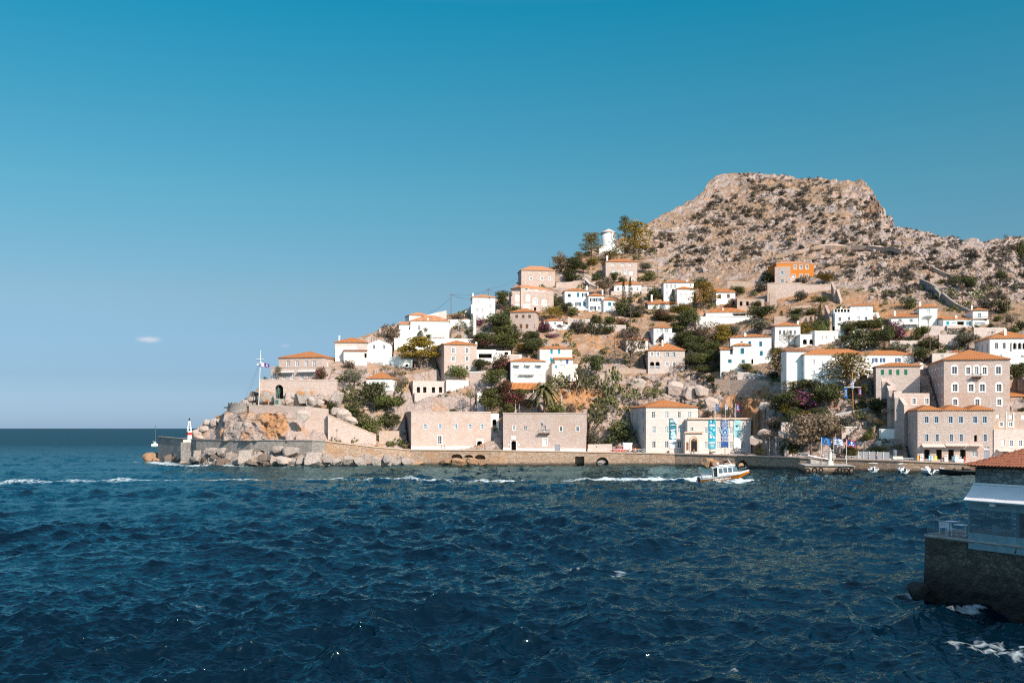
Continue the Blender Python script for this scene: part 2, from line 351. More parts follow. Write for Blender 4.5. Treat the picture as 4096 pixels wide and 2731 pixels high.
def block(root,c,x0,x1,top,base,D=8.,side=None,mat='white',roof=None,wins=(),Y=None,dy=0.,ext=4.5,ov=.35,yaw=None,rmat='tile',name='wall',sw=None,cornice=None,rs=None,pad=True):
    u0,v0=cp(c,x0,base); u1,_=cp(c,x1,base); vt=cp(c,x0,top)[1]; uc=(u0+u1)/2
    Y0=(DEP(uc,v0) if Y is None else Y)+dy
    P0=px(u0,v0,Y0)
    if yaw is None:
        if side is not None and side<x0: yaw=solve_yaw(P0,cp(c,side,0)[0],D)
        elif side is not None:
            P1=px(u1,v0,Y0); yaw=solve_yaw(P1,cp(c,side,0)[0],D); u=P1
        else: yaw=.07
    dx=Vector((math.cos(yaw),math.sin(yaw),0)); dyv=Vector((-math.sin(yaw),math.cos(yaw),0)); n=-dyv
    W,_=hit(P0,dx,u1,v0); zb=P0.z; zt=H+(CV-vt)/F*P0.y
    info=dict(O=P0,dx=dx,dy=dyv,n=n,W=W,D=D,zb=zb,zt=zt,yaw=yaw,Y=Y0,c=c)
    if root is None: return info
    ops=[]; wl=[]
    for w in wins:
        k,wx,wy,ww,wh=w[:5]
        a,za=hit(P0,dx,*cp(c,wx-ww/2,wy+wh/2)); b,zc=hit(P0,dx,*cp(c,wx+ww/2,wy-wh/2))
        a=max(a,.08); b=min(b,W-.08); za=max(za,zb+.0); zc=min(zc,zt-.06)
        if b-a<.15 or zc-za<.15: continue
        dep=.22 if k[0] not in 'hb' else (w[5] if len(w)>5 else .9)
        arch='A' in k.split('+') or k.split('+')[0]=='bal'
        ops.append((a,b,za,zc,dep,arch)); wl.append((k,a,b,za,zc,dep))
    mb=MB(); facade(mb,P0,dx,W,zb-ext,zt,ops,n)
    sops=[]; swl=[]
    vis_left = True
    nsd=-dx
    if sw:
        rows=sorted({(round(o[2],1),round(o[3],1)) for o in ops if o[3]-o[2]>.5}) if rs is None else [hit(P0,dx,*cp(c,x0,r+h/2))[1:]+hit(P0,dx,*cp(c,x0,r-h/2))[1:] for r,h in rs]
        seen=[]
        for za,zc in rows:
            if any(abs(za-q)<1. for q in seen): continue
            seen.append(za)
            for i in range(sw[1]):
                cx=D*(i+.5+sw[2] if len(sw)>2 else i+.5)/sw[1]; hw=sw[3] if len(sw)>3 else .5
                sops.append((cx-hw,cx+hw,za,zc,.22,False)); swl.append((sw[0],cx-hw,cx+hw,za,zc,.22))
    left=side is None or side<x0
    facade(mb,P0,dyv,D,zb-ext,zt,sops if left else [],-dx)
    facade(mb,P0+dx*W,dyv,D,zb-ext,zt,sops if not left else [],dx)
    facade(mb,P0+dyv*D,dx,W,zb-ext,zt,[],dyv)
    q=[P0,P0+dx*W,P0+dx*W+dyv*D,P0+dyv*D]
    flat=roof is None or roof[0] in('flat',)
    mb.face([Vector((p.x,p.y,zt)) for p in q])
    wo=mb.build(name,MT[mat],root)
    for k,a,b,za,zc,dep in wl: window(root,k,P0,dx,n,a,b,za,zc,dep)
    for k,a,b,za,zc,dep in swl: window(root,k,P0 if left else P0+dx*W,dyv,-dx if left else dx,a,b,za,zc,dep)
    if pad: FOOT.append((P0.copy(),dx,W,D,zb))
    if roof and roof[0]=='hip':
        za=H+(CV-cp(c,0,roof[1])[1])/F*(P0.y+D*.45)
        za=max(za,zt+.6); rb=MB(); C=[Vector((p.x,p.y,zt)) for p in q]
        roof_hip(rb,C,zt+.16,za,ov); rb.build('roof',MT[rmat],root)
        cb=MB(); e=.14; o=P0-dx*e-dyv*e; o.z=zt-.18
        cb.box(o,dx*(W+2*e),dyv*(D+2*e),(0,0,.16)); cb.build('cornice',MT[cornice or ('frame_white' if 'white' in mat else mat)],root)
    elif roof and roof[0]=='gable':      # ridge along depth
        za=H+(CV-cp(c,0,roof[1])[1])/F*P0.y; rb=MB(); g=MB(); rx=roof[2] if len(roof)>2 else .5
        a=Vector((P0.x,P0.y,zt)); b=a+dx*W; r=Vector((P0.x+dx.x*W*rx,P0.y+dx.y*W*rx,za)); d=dyv*D; o=dyv*.12
        g.face([a,b,r]); g.build('gable',MT[mat],root); g=MB(); g.face([b+d,a+d,r+d]); g.build('gable',MT[mat],root)
        up=Vector((0,0,.05))
        for p,s_ in ((a,1),(b,-1)):
            f=[p+up-dx*s_*.15-o,r+up-o,r+up+d,p+up-dx*s_*.15+d]; L=(r-p).length
            uv=[(0,0),(0,L),(D,L),(D,0)]
            if s_<0: rb.face(f,uv)
            else: rb.face(f[::-1],uv[::-1])
        rb.build('roof',MT[rmat],root)
    elif roof and roof[0]=='lean':       # slopes to the front, high edge at the back
        za=H+(CV-cp(c,0,roof[1])[1])/F*(P0.y+D); rb=MB()
        a=Vector((P0.x,P0.y,zt+.05))-dx*.25-dyv*.35; W2=W+.5; b=a+dx*W2; cc=b+dyv*(D+.35); cc.z=za; d=a+dyv*(D+.35); d.z=za
        L=(d-a).length; rb.face([a,b,cc,d],[(0,0),(W2,0),(W2,L),(0,L)]); dn=Vector((0,0,-.15))
        rb.face([a+dn,b+dn,b,a],[(0,0),(W2,0),(W2,.1),(0,.1)]); rb.face([d+dn,a+dn,a,d],[(0,0)]*4); rb.face([b+dn,cc+dn,cc,b],[(0,0)]*4); rb.face([a+dn,d+dn,cc+dn,b+dn],[(0,0)]*4)
        rb.build('roof',MT[rmat],root)
    elif roof and roof[0]=='par':        # parapet coping
        cb=MB(); e=.1; o=P0-dx*e-dyv*e; o.z=zt
        for oo,aa,bb in ((o,dx*(W+2*e),dyv*.3),(o+dyv*.3,dx*.3,dyv*(D-.1)),(o+dx*(W+2*e-.3)+dyv*.3,dx*.3,dyv*(D-.1))): cb.box(oo,aa,bb,(0,0,.35))
        cb.build('parapet',MT[roof[1] if len(roof)>1 else mat],root)
    return info
def house(name,label,cat,c,blocks,extras=(),group=None):
    b0=dict(blocks[0]); k0={k:v for k,v in b0.items() if k in('D','side','Y','dy','yaw')}
    i0=block(None,c,b0['x0'],b0['x1'],b0['top'],b0['base'],**k0)
    root=thing(name,label,cat,i0['O'],i0['yaw'],group); infos=[]
    for k,b in enumerate(blocks):
        b=dict(b); a=(b.pop('x0'),b.pop('x1'),b.pop('top'),b.pop('base'))
        if k and 'Y' not in b: b['Y']=i0['Y']
        if k and 'side' not in b and 'yaw' not in b: b['yaw']=i0['yaw']
        infos.append(block(root,b.pop('c',c),*a,**b))
    for e in extras: extra(root,infos,c,*e)
    return root,infos
def extra(root,infos,c,kind,bi,*a):
    I=infos[bi]; O,dx,n,dyv=I['O'],I['dx'],I['n'],I['dy']
    if kind=='chim':           # x, ytop, ybase, w, [depth into the house]
        x,yt,yb,w=a[:4]; dp=a[4] if len(a)>4 else 1.2
        o=O+dyv*dp; s,zt=hit(o,dx,*cp(c,x,yt)); _,zb=hit(o,dx,*cp(c,x,yb)); m=w*CR[c][2]/F*O.y/2; p=o+dx*s
        mb=MB(); mb.cbox((p.x,p.y,zb-.8),2*m,2*m*.9,zt-zb+.55,rz=I['yaw']); mb.cbox((p.x,p.y,zt-.25),2*m*.75,m,.25,rz=I['yaw']); mb.cbox((p.x,p.y,zt-.6),2*m*1.25,2*m*1.1,.12,rz=I['yaw'])
        mb.build('chimney',MT[a[5] if len(a)>5 else 'white'],root)
    elif kind=='balc':         # x0,x1,yfloor, depth, rail height, mat
        x0,x1,yf,dp,rh,mat=a; s0,z=hit(O,dx,*cp(c,x0,yf)); s1,_=hit(O,dx,*cp(c,x1,yf)); p=O+dx*s0; W=s1-s0; p.z=z
        mb=MB(); mb.box(p+n*.02,dx*W,n*dp,(0,0,.15))
        for k in (.15,.5,.85): mb.box(p+dx*(W*k-.06)+n*.02-Vector((0,0,.45)),dx*.12,n*dp*.7,(0,0,.44))
        b=mb.build('balcony',MT['wood_grey' if mat!='white' else 'white'],root)
        rb=MB(); q=p+n*dp+Vector((0,0,.155)); up=Vector((0,0,rh))
        rb.tube([p+n*.03+up,q+up-Vector((0,0,.15)),q+dx*W+up-Vector((0,0,.15)),p+dx*W+n*.03+up],.035,5)
        k=0.
        while k<=W+.01:
            rb.tube([q+dx*k,q+dx*k+up-Vector((0,0,.15))],.02,4); k+=max(.18,W/14)
        rb.build('railing',MT['iron' if mat!='white' else 'paint_white'],b)
    elif kind=='awn':          # x0,x1,ytop,ybot,depth,mat
        x0,x1,yt,yb,dp,mat=a; s0,zt=hit(O,dx,*cp(c,x0,yt)); s1,_=hit(O,dx,*cp(c,x1,yt)); p=O+dx*s0; p.z=zt; W=s1-s0
        _,zb=hit(O+n*dp,dx,*cp(c,x0,yb)); q=p+n*dp; q.z=zb+.18
        mb=MB(); mb.face([q,q+dx*W,p+dx*W+n*.03,p+n*.03]); mb.face([p+n*.03-Vector((0,0,.03)),p+dx*W+n*.03-Vector((0,0,.03)),q+dx*W-Vector((0,0,.03)),q-Vector((0,0,.03))])
        N=max(4,int(W/.3))
        for i in range(N):
            u=dx*(W*i/N); w2=dx*(W/N); hh=.2 if i%2 else .15
            mb.face([q+u-Vector((0,0,hh)),q+u+w2-Vector((0,0,hh)),q+u+w2,q+u])
        mb.face([q,p+n*.03,p+n*.03-Vector((0,0,.05)),q-Vector((0,0,.15))]); mb.face([q+dx*W-Vector((0,0,.15)),p+dx*W+n*.03-Vector((0,0,.05)),p+dx*W+n*.03,q+dx*W])
        mb.build('awning',MT[mat],root)
    elif kind=='pav':          # a tile-roofed or slatted porch on posts: x0,x1,yroof,ybase,depth,posts,mat,[roof back y]
        x0,x1,yt,yb,dp,npst,mat=a[:7]; o=O+n*dp; s0,zt=hit(o,dx,*cp(c,x0,yt)); s1,_=hit(o,dx,*cp(c,x1,yt)); _,zb=hit(o,dx,*cp(c,x0,yb)); W=s1-s0
        p=o+dx*s0; p.z=zb; mb=MB()
        for i in range(npst): mb.box(p+dx*((W-.16)*i/(npst-1))-n*.16,dx*.16,n*.16,(0,0,zt-zb))
        mb.build('post',MT[mat],root)
        rb=MB(); a0=Vector((p.x,p.y,zt))+n*.3-dx*.25
        if len(a)>7:
            zc=H+(CV-cp(c,0,a[7])[1])/F*O.y; W2=W+.5; d=a0-n*(dp+.3); d.z=zc; L=(d-a0).length
            rb.face([a0,a0+dx*W2,d+dx*W2,d],[(0,0),(W2,0),(W2,L),(0,L)]); dn=Vector((0,0,-.15)); rb.face([a0+dn,a0+dx*W2+dn,a0+dx*W2,a0],[(0,0),(W2,0),(W2,.1),(0,.1)])
            rb.face([d+dn,d+dx*W2+dn,a0+dx*W2+dn,a0+dn],[(0,0)]*4); rb.build('porch_roof',MT['tile'],root)
        else:
            k=0.
            while k<W+.4: rb.box(a0+dx*k,dx*.09,-n*(dp+.25),(0,0,.1)); k+=.42
            rb.box(a0-n*.4-Vector((0,0,.13)),dx*(W+.5),-n*.12,(0,0,.125)); rb.build('pergola',MT[mat],root)
    elif kind=='band':         # a proud horizontal strip: x0,x1,ytop,ybot,proud,mat,name
        x0,x1,yt,yb,pr,mat,nm=a; s0,zt=hit(O,dx,*cp(c,x0,yt)); s1,zb=hit(O,dx,*cp(c,x1,yb)); p=O+dx*s0; p.z=zb
        mb=MB(); mb.box(p+n*.012,dx*(s1-s0),n*pr,(0,0,zt-zb)); mb.build(nm,MT[mat],root)
def rr(kind,y,w,h,xs): return [(kind,x,y,w,h) for x in xs]
def B(x0,x1,top,base,**k): k.update(x0=x0,x1=x1,top=top,base=base); return k
# ---------------------------------------------------------------- free-standing walls
def wall(name,label,c,pts,mat='stone_rubble',th=.7,cap=None,Ys=None,ext=1.5,cat='wall',group=None,slope=0.):
    """pts: (x, ytop, ybase) along the wall"""
    W=[]
    for i,(x,yt,yb) in enumerate(pts):
        u,vb=cp(c,x,yb); vt=cp(c,x,yt)[1]; Y=(DEP(u,vb) if Ys is None else Ys[i])
        b=px(u,vb,Y); W.append((Vector((b.x,b.y,0)),b.z,H+(CV-vt)/F*Y))
    ctr=W[len(W)//2][0]; root=thing(name,label,cat,(ctr.x,ctr.y,W[len(W)//2][1]),0,group)
    mb=MB(); cb=MB()
    for i in range(len(W)-1):
        (p,b0,t0),(q,b1,t1)=W[i],W[i+1]; d=(q-p).normalized(); nn=Vector((d.y,-d.x,0)); back=-nn*th
        if nn.y>0: back=nn*th
        Z=lambda z:Vector((0,0,z))
        A=[p+Z(b0-ext),q+Z(b1-ext),q+Z(t1),p+Z(t0)]; Bk=[w_+back for w_ in A]
        mb.mesh(A+Bk,[(0,1,2,3),(5,4,7,6),(3,2,6,7),(4,0,3,7),(1,5,6,2)])
        if cap:
            f=-back.normalized()*.1; h=Z(.02); H2=Z(.28)
            C=[p+Z(t0)+f+h,q+Z(t1)+f+h,q+Z(t1)+back-f+h,p+Z(t0)+back-f+h]; cb.mesh(C+[w_+H2 for w_ in C],[(0,1,5,4),(4,5,6,7),(3,0,4,7),(1,2,6,5),(2,3,7,6)])
    mb.build('wall_body',MT[mat],root)
    if cap: cb.build('coping',MT[cap],root)
    return root
# ---------------------------------------------------------------- hillside
UC=np.concatenate([np.arange(641,4346,4.6),np.arange(4350,5400,14.)]); NR=300
NU=len(UC); TT=np.linspace(0,1,NR)
def ridged(p,oct=4,gain=.5):
    a=1.; s=0.; f=1.
    for _ in range(oct): s+=a*(1-abs(mn.noise(p*f))*2); a*=gain; f*=2.03
    return s
G=np.zeros((NU,NR,3))
VG=np.zeros((NU,NR))
for i,u in enumerate(UC):
    v0=vquay(u); vs=lerp_tab(SKY,u); vs=min(vs,v0-1)
    vv=v0+(vs-v0)*TT; VG[i]=vv
    Y=np.array([DEP(u,v) for v in vv]); 
    G[i,:,1]=Y; G[i,:,0]=(u-CU)/F*Y; G[i,:,2]=H+(CV-vv)/F*Y
def roughen():
    for i in range(NU):
        for j in range(NR):
            x,y,z=G[i,j]; v=VG[i,j]; u=UC[i]
            p=Vector((x,y,z)); e=min(1.,j/6.)
            wild=min(1.,max(0.,(1180-v)/120.)) if u>2560 else 0.
            cliff=1. if 1500<v<1800 and 2150<u<3500 else 0.
            town=1-max(wild,cliff)
            big=mn.noise(p/17.)*1.6+mn.noise(p/7.+Vector((5,1,2)))*.8
            c=mn.cell(p/3.3+Vector((mn.noise(p/2.5),mn.noise(p/2.5+Vector((9,9,9))),0))*.7)
            blk=(c-.5)*1.3+ridged(p/4.2,3)*.55
            tw=min(1,max(0,(u-3280)/160.))*min(1,max(0,(1000-v)/80.)); tw=max(tw,min(1,max(0,(u-2790)/90.))*min(1,max(0,(790-v)/70.))*.5)
            cr=(ridged(Vector((x/9.,y/9.,z/26.)),4)-1.)*2.2*tw if tw else 0.
            a=big*(.35+.65*max(wild,cliff))+blk*(.22*town+.62*wild+1.15*cliff)+cr*wild
            if j>NR-8 and town>.5: a*=.5
            G[i,j,2]+=a*.62*e; G[i,j,1]-=a*.55*e
            if 870<u<1240 and 1630<v<1762:      # the crag that bulges out under the fort
                q=min(1,(u-870)/50,(1240-u)/70)*min(1,(v-1630)/25.); cg=ridged(Vector((x/4.5+z/9.,z/11.,y/4.)),5)*.9+mn.cell(Vector((x/4.+z/6.,z/7.,0)))*.5
                G[i,j,1]-=q*(5.0+cg*1.5)*(1. if j>1 else 0)
            if cliff: 
                st=ridged(Vector((x/5.,y/9.,z/5.)),3)*.9; G[i,j,1]-=st*e
roughen()
def carve():
    X=G[:,:,0]; Yy=G[:,:,1]
    for O,dx,W,D,zb in FOOT:
        rx=X-O.x; ry=Yy-O.y; a=rx*dx.x+ry*dx.y; b=-rx*dx.y+ry*dx.x
        m=(a>-.6)&(a<W+.6)&(b>-.9)&(b<D+.3)
        G[:,:,2][m]=np.minimum(G[:,:,2][m],zb-.15)
def ground(u,v):
    i=int(np.argmin(abs(UC-u)))
    j=int(np.argmin(abs(VG[i]-v)))
    return Vector(G[i,j])
def build_land():
    parts=[G]
    top=G[:,-1,:]
    rows=[]
    low=G[:,0,:].copy(); low[:,2]=-3; low[:,1]-=.3
    for dY,dz in ((14,-3.),(60,-28),(160,-90),(420,-400)):
        r=top.copy(); r[:,1]+=dY; r[:,0]*=(r[:,1]/top[:,1]); r[:,2]=np.maximum(r[:,2]+dz,-4); rows.append(r)
    A=np.concatenate([low[:,None,:],G]+[r[:,None,:] for r in rows],axis=1); n,m=A.shape[:2]
    idx=np.arange(n*m).reshape(n,m)
    f=np.stack([idx[:-1,:-1],idx[1:,:-1],idx[1:,1:],idx[:-1,1:]],-1).reshape(-1,4)
    me=bpy.data.meshes.new('hillside'); me.vertices.add(n*m); me.vertices.foreach_set('co',A.reshape(-1).astype('f'))
    me.loops.add(len(f)*4); me.loops.foreach_set('vertex_index',f.reshape(-1).astype('i'))
    me.polygons.add(len(f)); me.polygons.foreach_set('loop_start',np.arange(0,len(f)*4,4).astype('i')); me.polygons.foreach_set('loop_total',np.full(len(f),4,'i'))
    me.update(); oc=np.zeros((n,m))
    for (u0,v0,ru,rv,st) in ((2300,1590,150,62,1.),(2210,1650,70,40,.8),(2960,1640,110,80,.9),(3040,1590,90,60,.8),(2790,1600,70,60,.5),(1115,1705,62,62,1.15),(1010,1740,30,26,.6),(1030,1590,40,30,.8),(1225,1595,30,30,.9),(3560,1690,70,30,.8),(3500,1330,260,60,.6),(3350,1350,200,70,.5),(2900,1230,900,150,.55),(2350,1330,380,150,.58),(2250,1450,250,90,.5),(3450,1250,500,110,.6)):
        uu=UC[:,None]; q=np.sqrt(((uu-u0)/ru)**2+((VG-v0)/rv)**2); oc[:,1:1+NR]=np.maximum(oc[:,1:1+NR],st*np.clip(1.4-q,0,1))
    at=me.attributes.new('ochre','FLOAT','POINT'); at.data.foreach_set('value',oc.reshape(-1).astype('f')); me.materials.append(MT['hill'])
    o=link(bpy.data.objects.new('hillside',me)); tag(o,'rocky hillside of pale limestone and orange earth rising behind the harbour town','hillside',kind='structure')
t=NT('hill'); v=t.coord('Object',(1,1,1),False)
n1=t.noise(v,.055,5,.6); n2=t.noise(v,.3,6,.7); n3=t.noise(v,1.3,4,.7)
vo=t.new('ShaderNodeTexVoronoi'); t.l(v,vo.inputs['Vector']); vo.inputs['Scale'].default_value=.42
ve=t.new('ShaderNodeTexVoronoi',feature='DISTANCE_TO_EDGE'); wv=t.new('ShaderNodeVectorMath',operation='ADD'); nz=t.new('ShaderNodeTexNoise'); t.l(v,nz.inputs['Vector']); nz.inputs['Scale'].default_value=.5
t.l(v,wv.inputs[0]); t.l(nz.outputs['Color'],wv.inputs[1]); t.l(wv.outputs[0],ve.inputs['Vector']); ve.inputs['Scale'].default_value=.36
rock=t.mix(n2,(.235,.18,.16),(.46,.365,.33)); rock=t.mix(t.math('MULTIPLY',t.ramp(n3,[(.45,(0,0,0)),(.7,(1,1,1))]),.5),rock,(.54,.44,.40))
crk=t.ramp(ve.outputs['Distance'],[(0,(1,1,1)),(.05,(0,0,0))]); rock=t.mix(t.math('MULTIPLY',crk,.6),rock,(.13,.09,.07))
stn=t.ramp(t.noise(v,.16,5,.65),[(.52,(0,0,0)),(.66,(1,1,1))]); rock=t.mix(t.math('MULTIPLY',stn,.55),rock,(.44,.20,.055))
soil=t.mix(n3,(.30,.15,.07),(.44,.28,.17)); gr=t.mix(n3,(.14,.105,.075),(.27,.20,.15)); soil=t.mix(t.ramp(n2,[(.42,(0,0,0)),(.6,(1,1,1))]),soil,gr)
geo=t.new('ShaderNodeNewGeometry'); sn=t.new('ShaderNodeSeparateXYZ'); t.l(geo.outputs['Normal'],sn.inputs[0])
fl=t.math('ADD',t.math('MULTIPLY',sn.outputs[2],1.0),t.math('MULTIPLY',t.math('SUBTRACT',n1,.5),.9)); fl=t.math('ADD',fl,t.math('MULTIPLY',t.math('SUBTRACT',n2,.5),.7))
at=t.new('ShaderNodeAttribute',attribute_name='ochre'); oc=t.ramp(t.math('ADD',at.outputs['Fac'],t.math('MULTIPLY',t.math('SUBTRACT',t.noise(v,.25,6,.7),.5),1.6)),[(.45,(0,0,0)),(.75,(1,1,1))])
m=t.ramp(fl,[(.74,(0,0,0)),(.90,(1,1,1))]); c=t.mix(m,rock,soil); c=t.mix(t.math('MULTIPLY',oc,.85),c,t.mix(n3,(.34,.135,.045),(.50,.27,.125))); t.col(c); t.rough(.95)
t.bump(t.math('ADD',t.math('MULTIPLY',n2,1.),t.math('ADD',t.math('MULTIPLY',n3,.35),t.math('MULTIPLY',ve.outputs['Distance'],.5))),1.,.9); MT['hill']=t.mat
# ---------------------------------------------------------------- sea
def fft_tile(N,L,V,wd,seed,cut,hs):
    g=9.81; rg=np.random.RandomState(seed); k=2*np.pi*np.fft.fftfreq(N,L/N); kx,ky=np.meshgrid(k,k,indexing='ij'); kk=np.sqrt(kx**2+ky**2); kk[0,0]=1e-6
    Lw=V*V/g; cs=(kx*wd[0]+ky*wd[1])/kk
    ph=np.exp(-1/(kk*Lw)**2)/kk**4*(.25+.75*np.abs(cs)**1.6)*np.exp(-(kk*cut)**2); ph[0,0]=0
    h=(rg.randn(N,N)+1j*rg.randn(N,N))*np.sqrt(ph); z=np.fft.ifft2(h).real; sc=hs/z.std()
    dx=np.fft.ifft2(1j*h*kx/kk).real*sc; dy=np.fft.ifft2(1j*h*ky/kk).real*sc
    return np.stack([dx,dy,z*sc],-1)
def samp(T,L,x,y,rot):
    N=T.shape[0]; c,s=math.cos(rot),math.sin(rot); a=((x*c+y*s)/L*N)%N; b=((-x*s+y*c)/L*N)%N
    i=np.floor(a).astype(int); j=np.floor(b).astype(int); fa=(a-i)[...,None]; fb=(b-j)[...,None]; i2=(i+1)%N; j2=(j+1)%N; i%=N; j%=N
    d=T[i,j]*(1-fa)*(1-fb)+T[i2,j]*fa*(1-fb)+T[i,j2]*(1-fa)*fb+T[i2,j2]*fa*fb
    return np.stack([d[...,0]*c-d[...,1]*s,d[...,0]*s+d[...,1]*c,d[...,2]],-1)
def build_sea():
    vr=np.concatenate([np.linspace(2790,1960,560),np.linspace(1958.5,1722,150),np.array([1720,1718,1716.5,1715.2,1714.2,1713.4])])
    Y=H*F/(vr-CV); U=np.linspace(-380,4480,1060)
    YY=np.repeat(Y[None,:],len(U),0); XX=(U[:,None]-CU)/F*YY
    T1=fft_tile(512,64.,3.5,(.35,-.94),3,.05,SEA[0]); T2=fft_tile(256,14.,2.2,(.1,-1.),5,.025,SEA[1])
    d=samp(T1,64.,XX,YY,.2)+samp(T1,101.,XX+31,YY+7,-.5)*.8
    fade2=np.clip((230-YY)/150,0,1)[...,None]; d=d+samp(T2,14.,XX,YY,.9)*fade2
    gust=1+.45*np.sin(XX/19.+2*np.sin(YY/27.))*np.sin(YY/23.+1.7*np.sin(XX/31.)); d*=gust[...,None]
    sw=np.sin((XX*.25-YY*.97)*2*np.pi/34.+1.5*np.sin(XX/29.)+.8*np.sin(YY/41.))*.24; d[...,2]+=sw
    fd=np.clip(1.-(YY-300)/3000.,.3,1)[...,None]; d*=fd
    lam=.8
    P=np.stack([XX+d[...,0]*lam,YY+d[...,1]*lam,d[...,2]],-1)
    # foam density in world metres
    fo=np.zeros_like(YY)
    def blob(u,v,ru,rv,s=1.,rot=0.):
        c=px(u,v,H*F/(v-CV)); a=ru/F*c.y; b=rv*c.y**2/(H*F); q=np.sqrt(((XX-c.x)/a)**2+((YY-c.y)/b)**2); np.maximum(fo,s*np.clip(1.25-q,0,1),out=fo)
    def streak(pts):
        for (u0,v0,w0,s0),(u1,v1,w1,s1) in zip(pts,pts[1:]):
            A=px(u0,v0,H*F/(v0-CV)); Bv=px(u1,v1,H*F/(v1-CV)); ex,ey=Bv.x-A.x,Bv.y-A.y; L2=ex*ex+ey*ey
            tt=np.clip(((XX-A.x)*ex+(YY-A.y)*ey)/L2,0,1); dist=np.hypot(XX-A.x-tt*ex,YY-A.y-tt*ey); w=w0+(w1-w0)*tt; s=s0+(s1-s0)*tt
            np.maximum(fo,s*np.clip(1.3-dist/w,0,1),out=fo)
    streak([(2870,1924,2.2,1.1),(2790,1923,4.6,1.3),(2600,1919,6.,1.25),(2360,1916,5.,1.2)])
    streak([(2790,1924,4.,1.3),(2500,1923,5.,1.1),(2200,1921,4.5,1.0),(1700,1920,4.,.92),(1200,1919,4.,.88),(700,1922,5.,.84),(300,1927,6.,.82),(-100,1934,8.,.80),(-400,1938,8,.75)])
    streak([(2830,1927,1.6,1.3),(2900,1926,2.2,1.35),(2995,1922,3.4,1.3),(3045,1922,1.6,1.)])
    streak([(570,1846,5,.9),(640,1852,5,1.1),(720,1860,4,.8),(800,1864,4,1.1),(850,1858,3,1.2),(960,1865,3,1.1),(1000,1868,2,.7)])
    streak([(1250,1862,2,.6),(1340,1858,3,.9),(1470,1859,3,1.),(1600,1860,1.5,.6),(1800,1861,1.5,.45),(2600,1862,1.5,.5)])
    for b in ((2478,2301,46,15,.8),(2290,2292,90,9,.6),(870,2405,125,11,.66),(1560,2352,50,8,.6),(2090,2528,40,10,.7),(2870,2662,60,14,.66),(2930,2660,50,9,.6),
              (3960,2570,210,60,.70),(4080,2600,140,55,.74),(3880,2440,140,14,.62),(4060,2478,110,18,.7),(3850,2545,140,30,.6),(3640,2378,60,10,.72),(3700,2410,80,10,.62),(4000,2650,160,30,.66),
              (620,2300,30,5,.55),(2330,2420,30,5,.5),(350,2610,25,6,.5),(3250,2180,20,4,.5),(1100,2470,30,6,.5)): blob(*b)
    
    nx,ny=YY.shape; idx=np.arange(nx*ny).reshape(nx,ny); f=np.stack([idx[:-1,:-1],idx[1:,:-1],idx[1:,1:],idx[:-1,1:]],-1).reshape(-1,4)
    me=bpy.data.meshes.new('sea'); me.vertices.add(nx*ny); me.vertices.foreach_set('co',P.reshape(-1).astype('f'))
    me.loops.add(len(f)*4); me.loops.foreach_set('vertex_index',f.reshape(-1).astype('i')); me.polygons.add(len(f))
    me.polygons.foreach_set('loop_start',np.arange(0,len(f)*4,4).astype('i')); me.polygons.foreach_set('loop_total',np.full(len(f),4,'i')); me.polygons.foreach_set('use_smooth',np.ones(len(f),bool))
    me.update()
    at=me.attributes.new('foam','FLOAT','POINT'); at.data.foreach_set('value',fo.reshape(-1).astype('f'))
    at=me.attributes.new('open','FLOAT','POINT'); at.data.foreach_set('value',np.clip((YY-260)/420.,0,1).reshape(-1).astype('f'))  # reflection is dimmed by distance through this, to darken the far sea
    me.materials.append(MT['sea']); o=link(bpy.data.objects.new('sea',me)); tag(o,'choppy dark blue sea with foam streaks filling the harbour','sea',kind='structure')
    # the sea behind and beside the viewer
    mb=MB(); mb.face([(-9000,-9000,-3),(9000,-9000,-3),(9000,9000,-3),(-9000,9000,-3)]); o=mb.build('sea_floor',MT['sea_far']); tag(o,'dark deep water under the waves','sea floor',kind='structure')
SEA=(.175,.055)
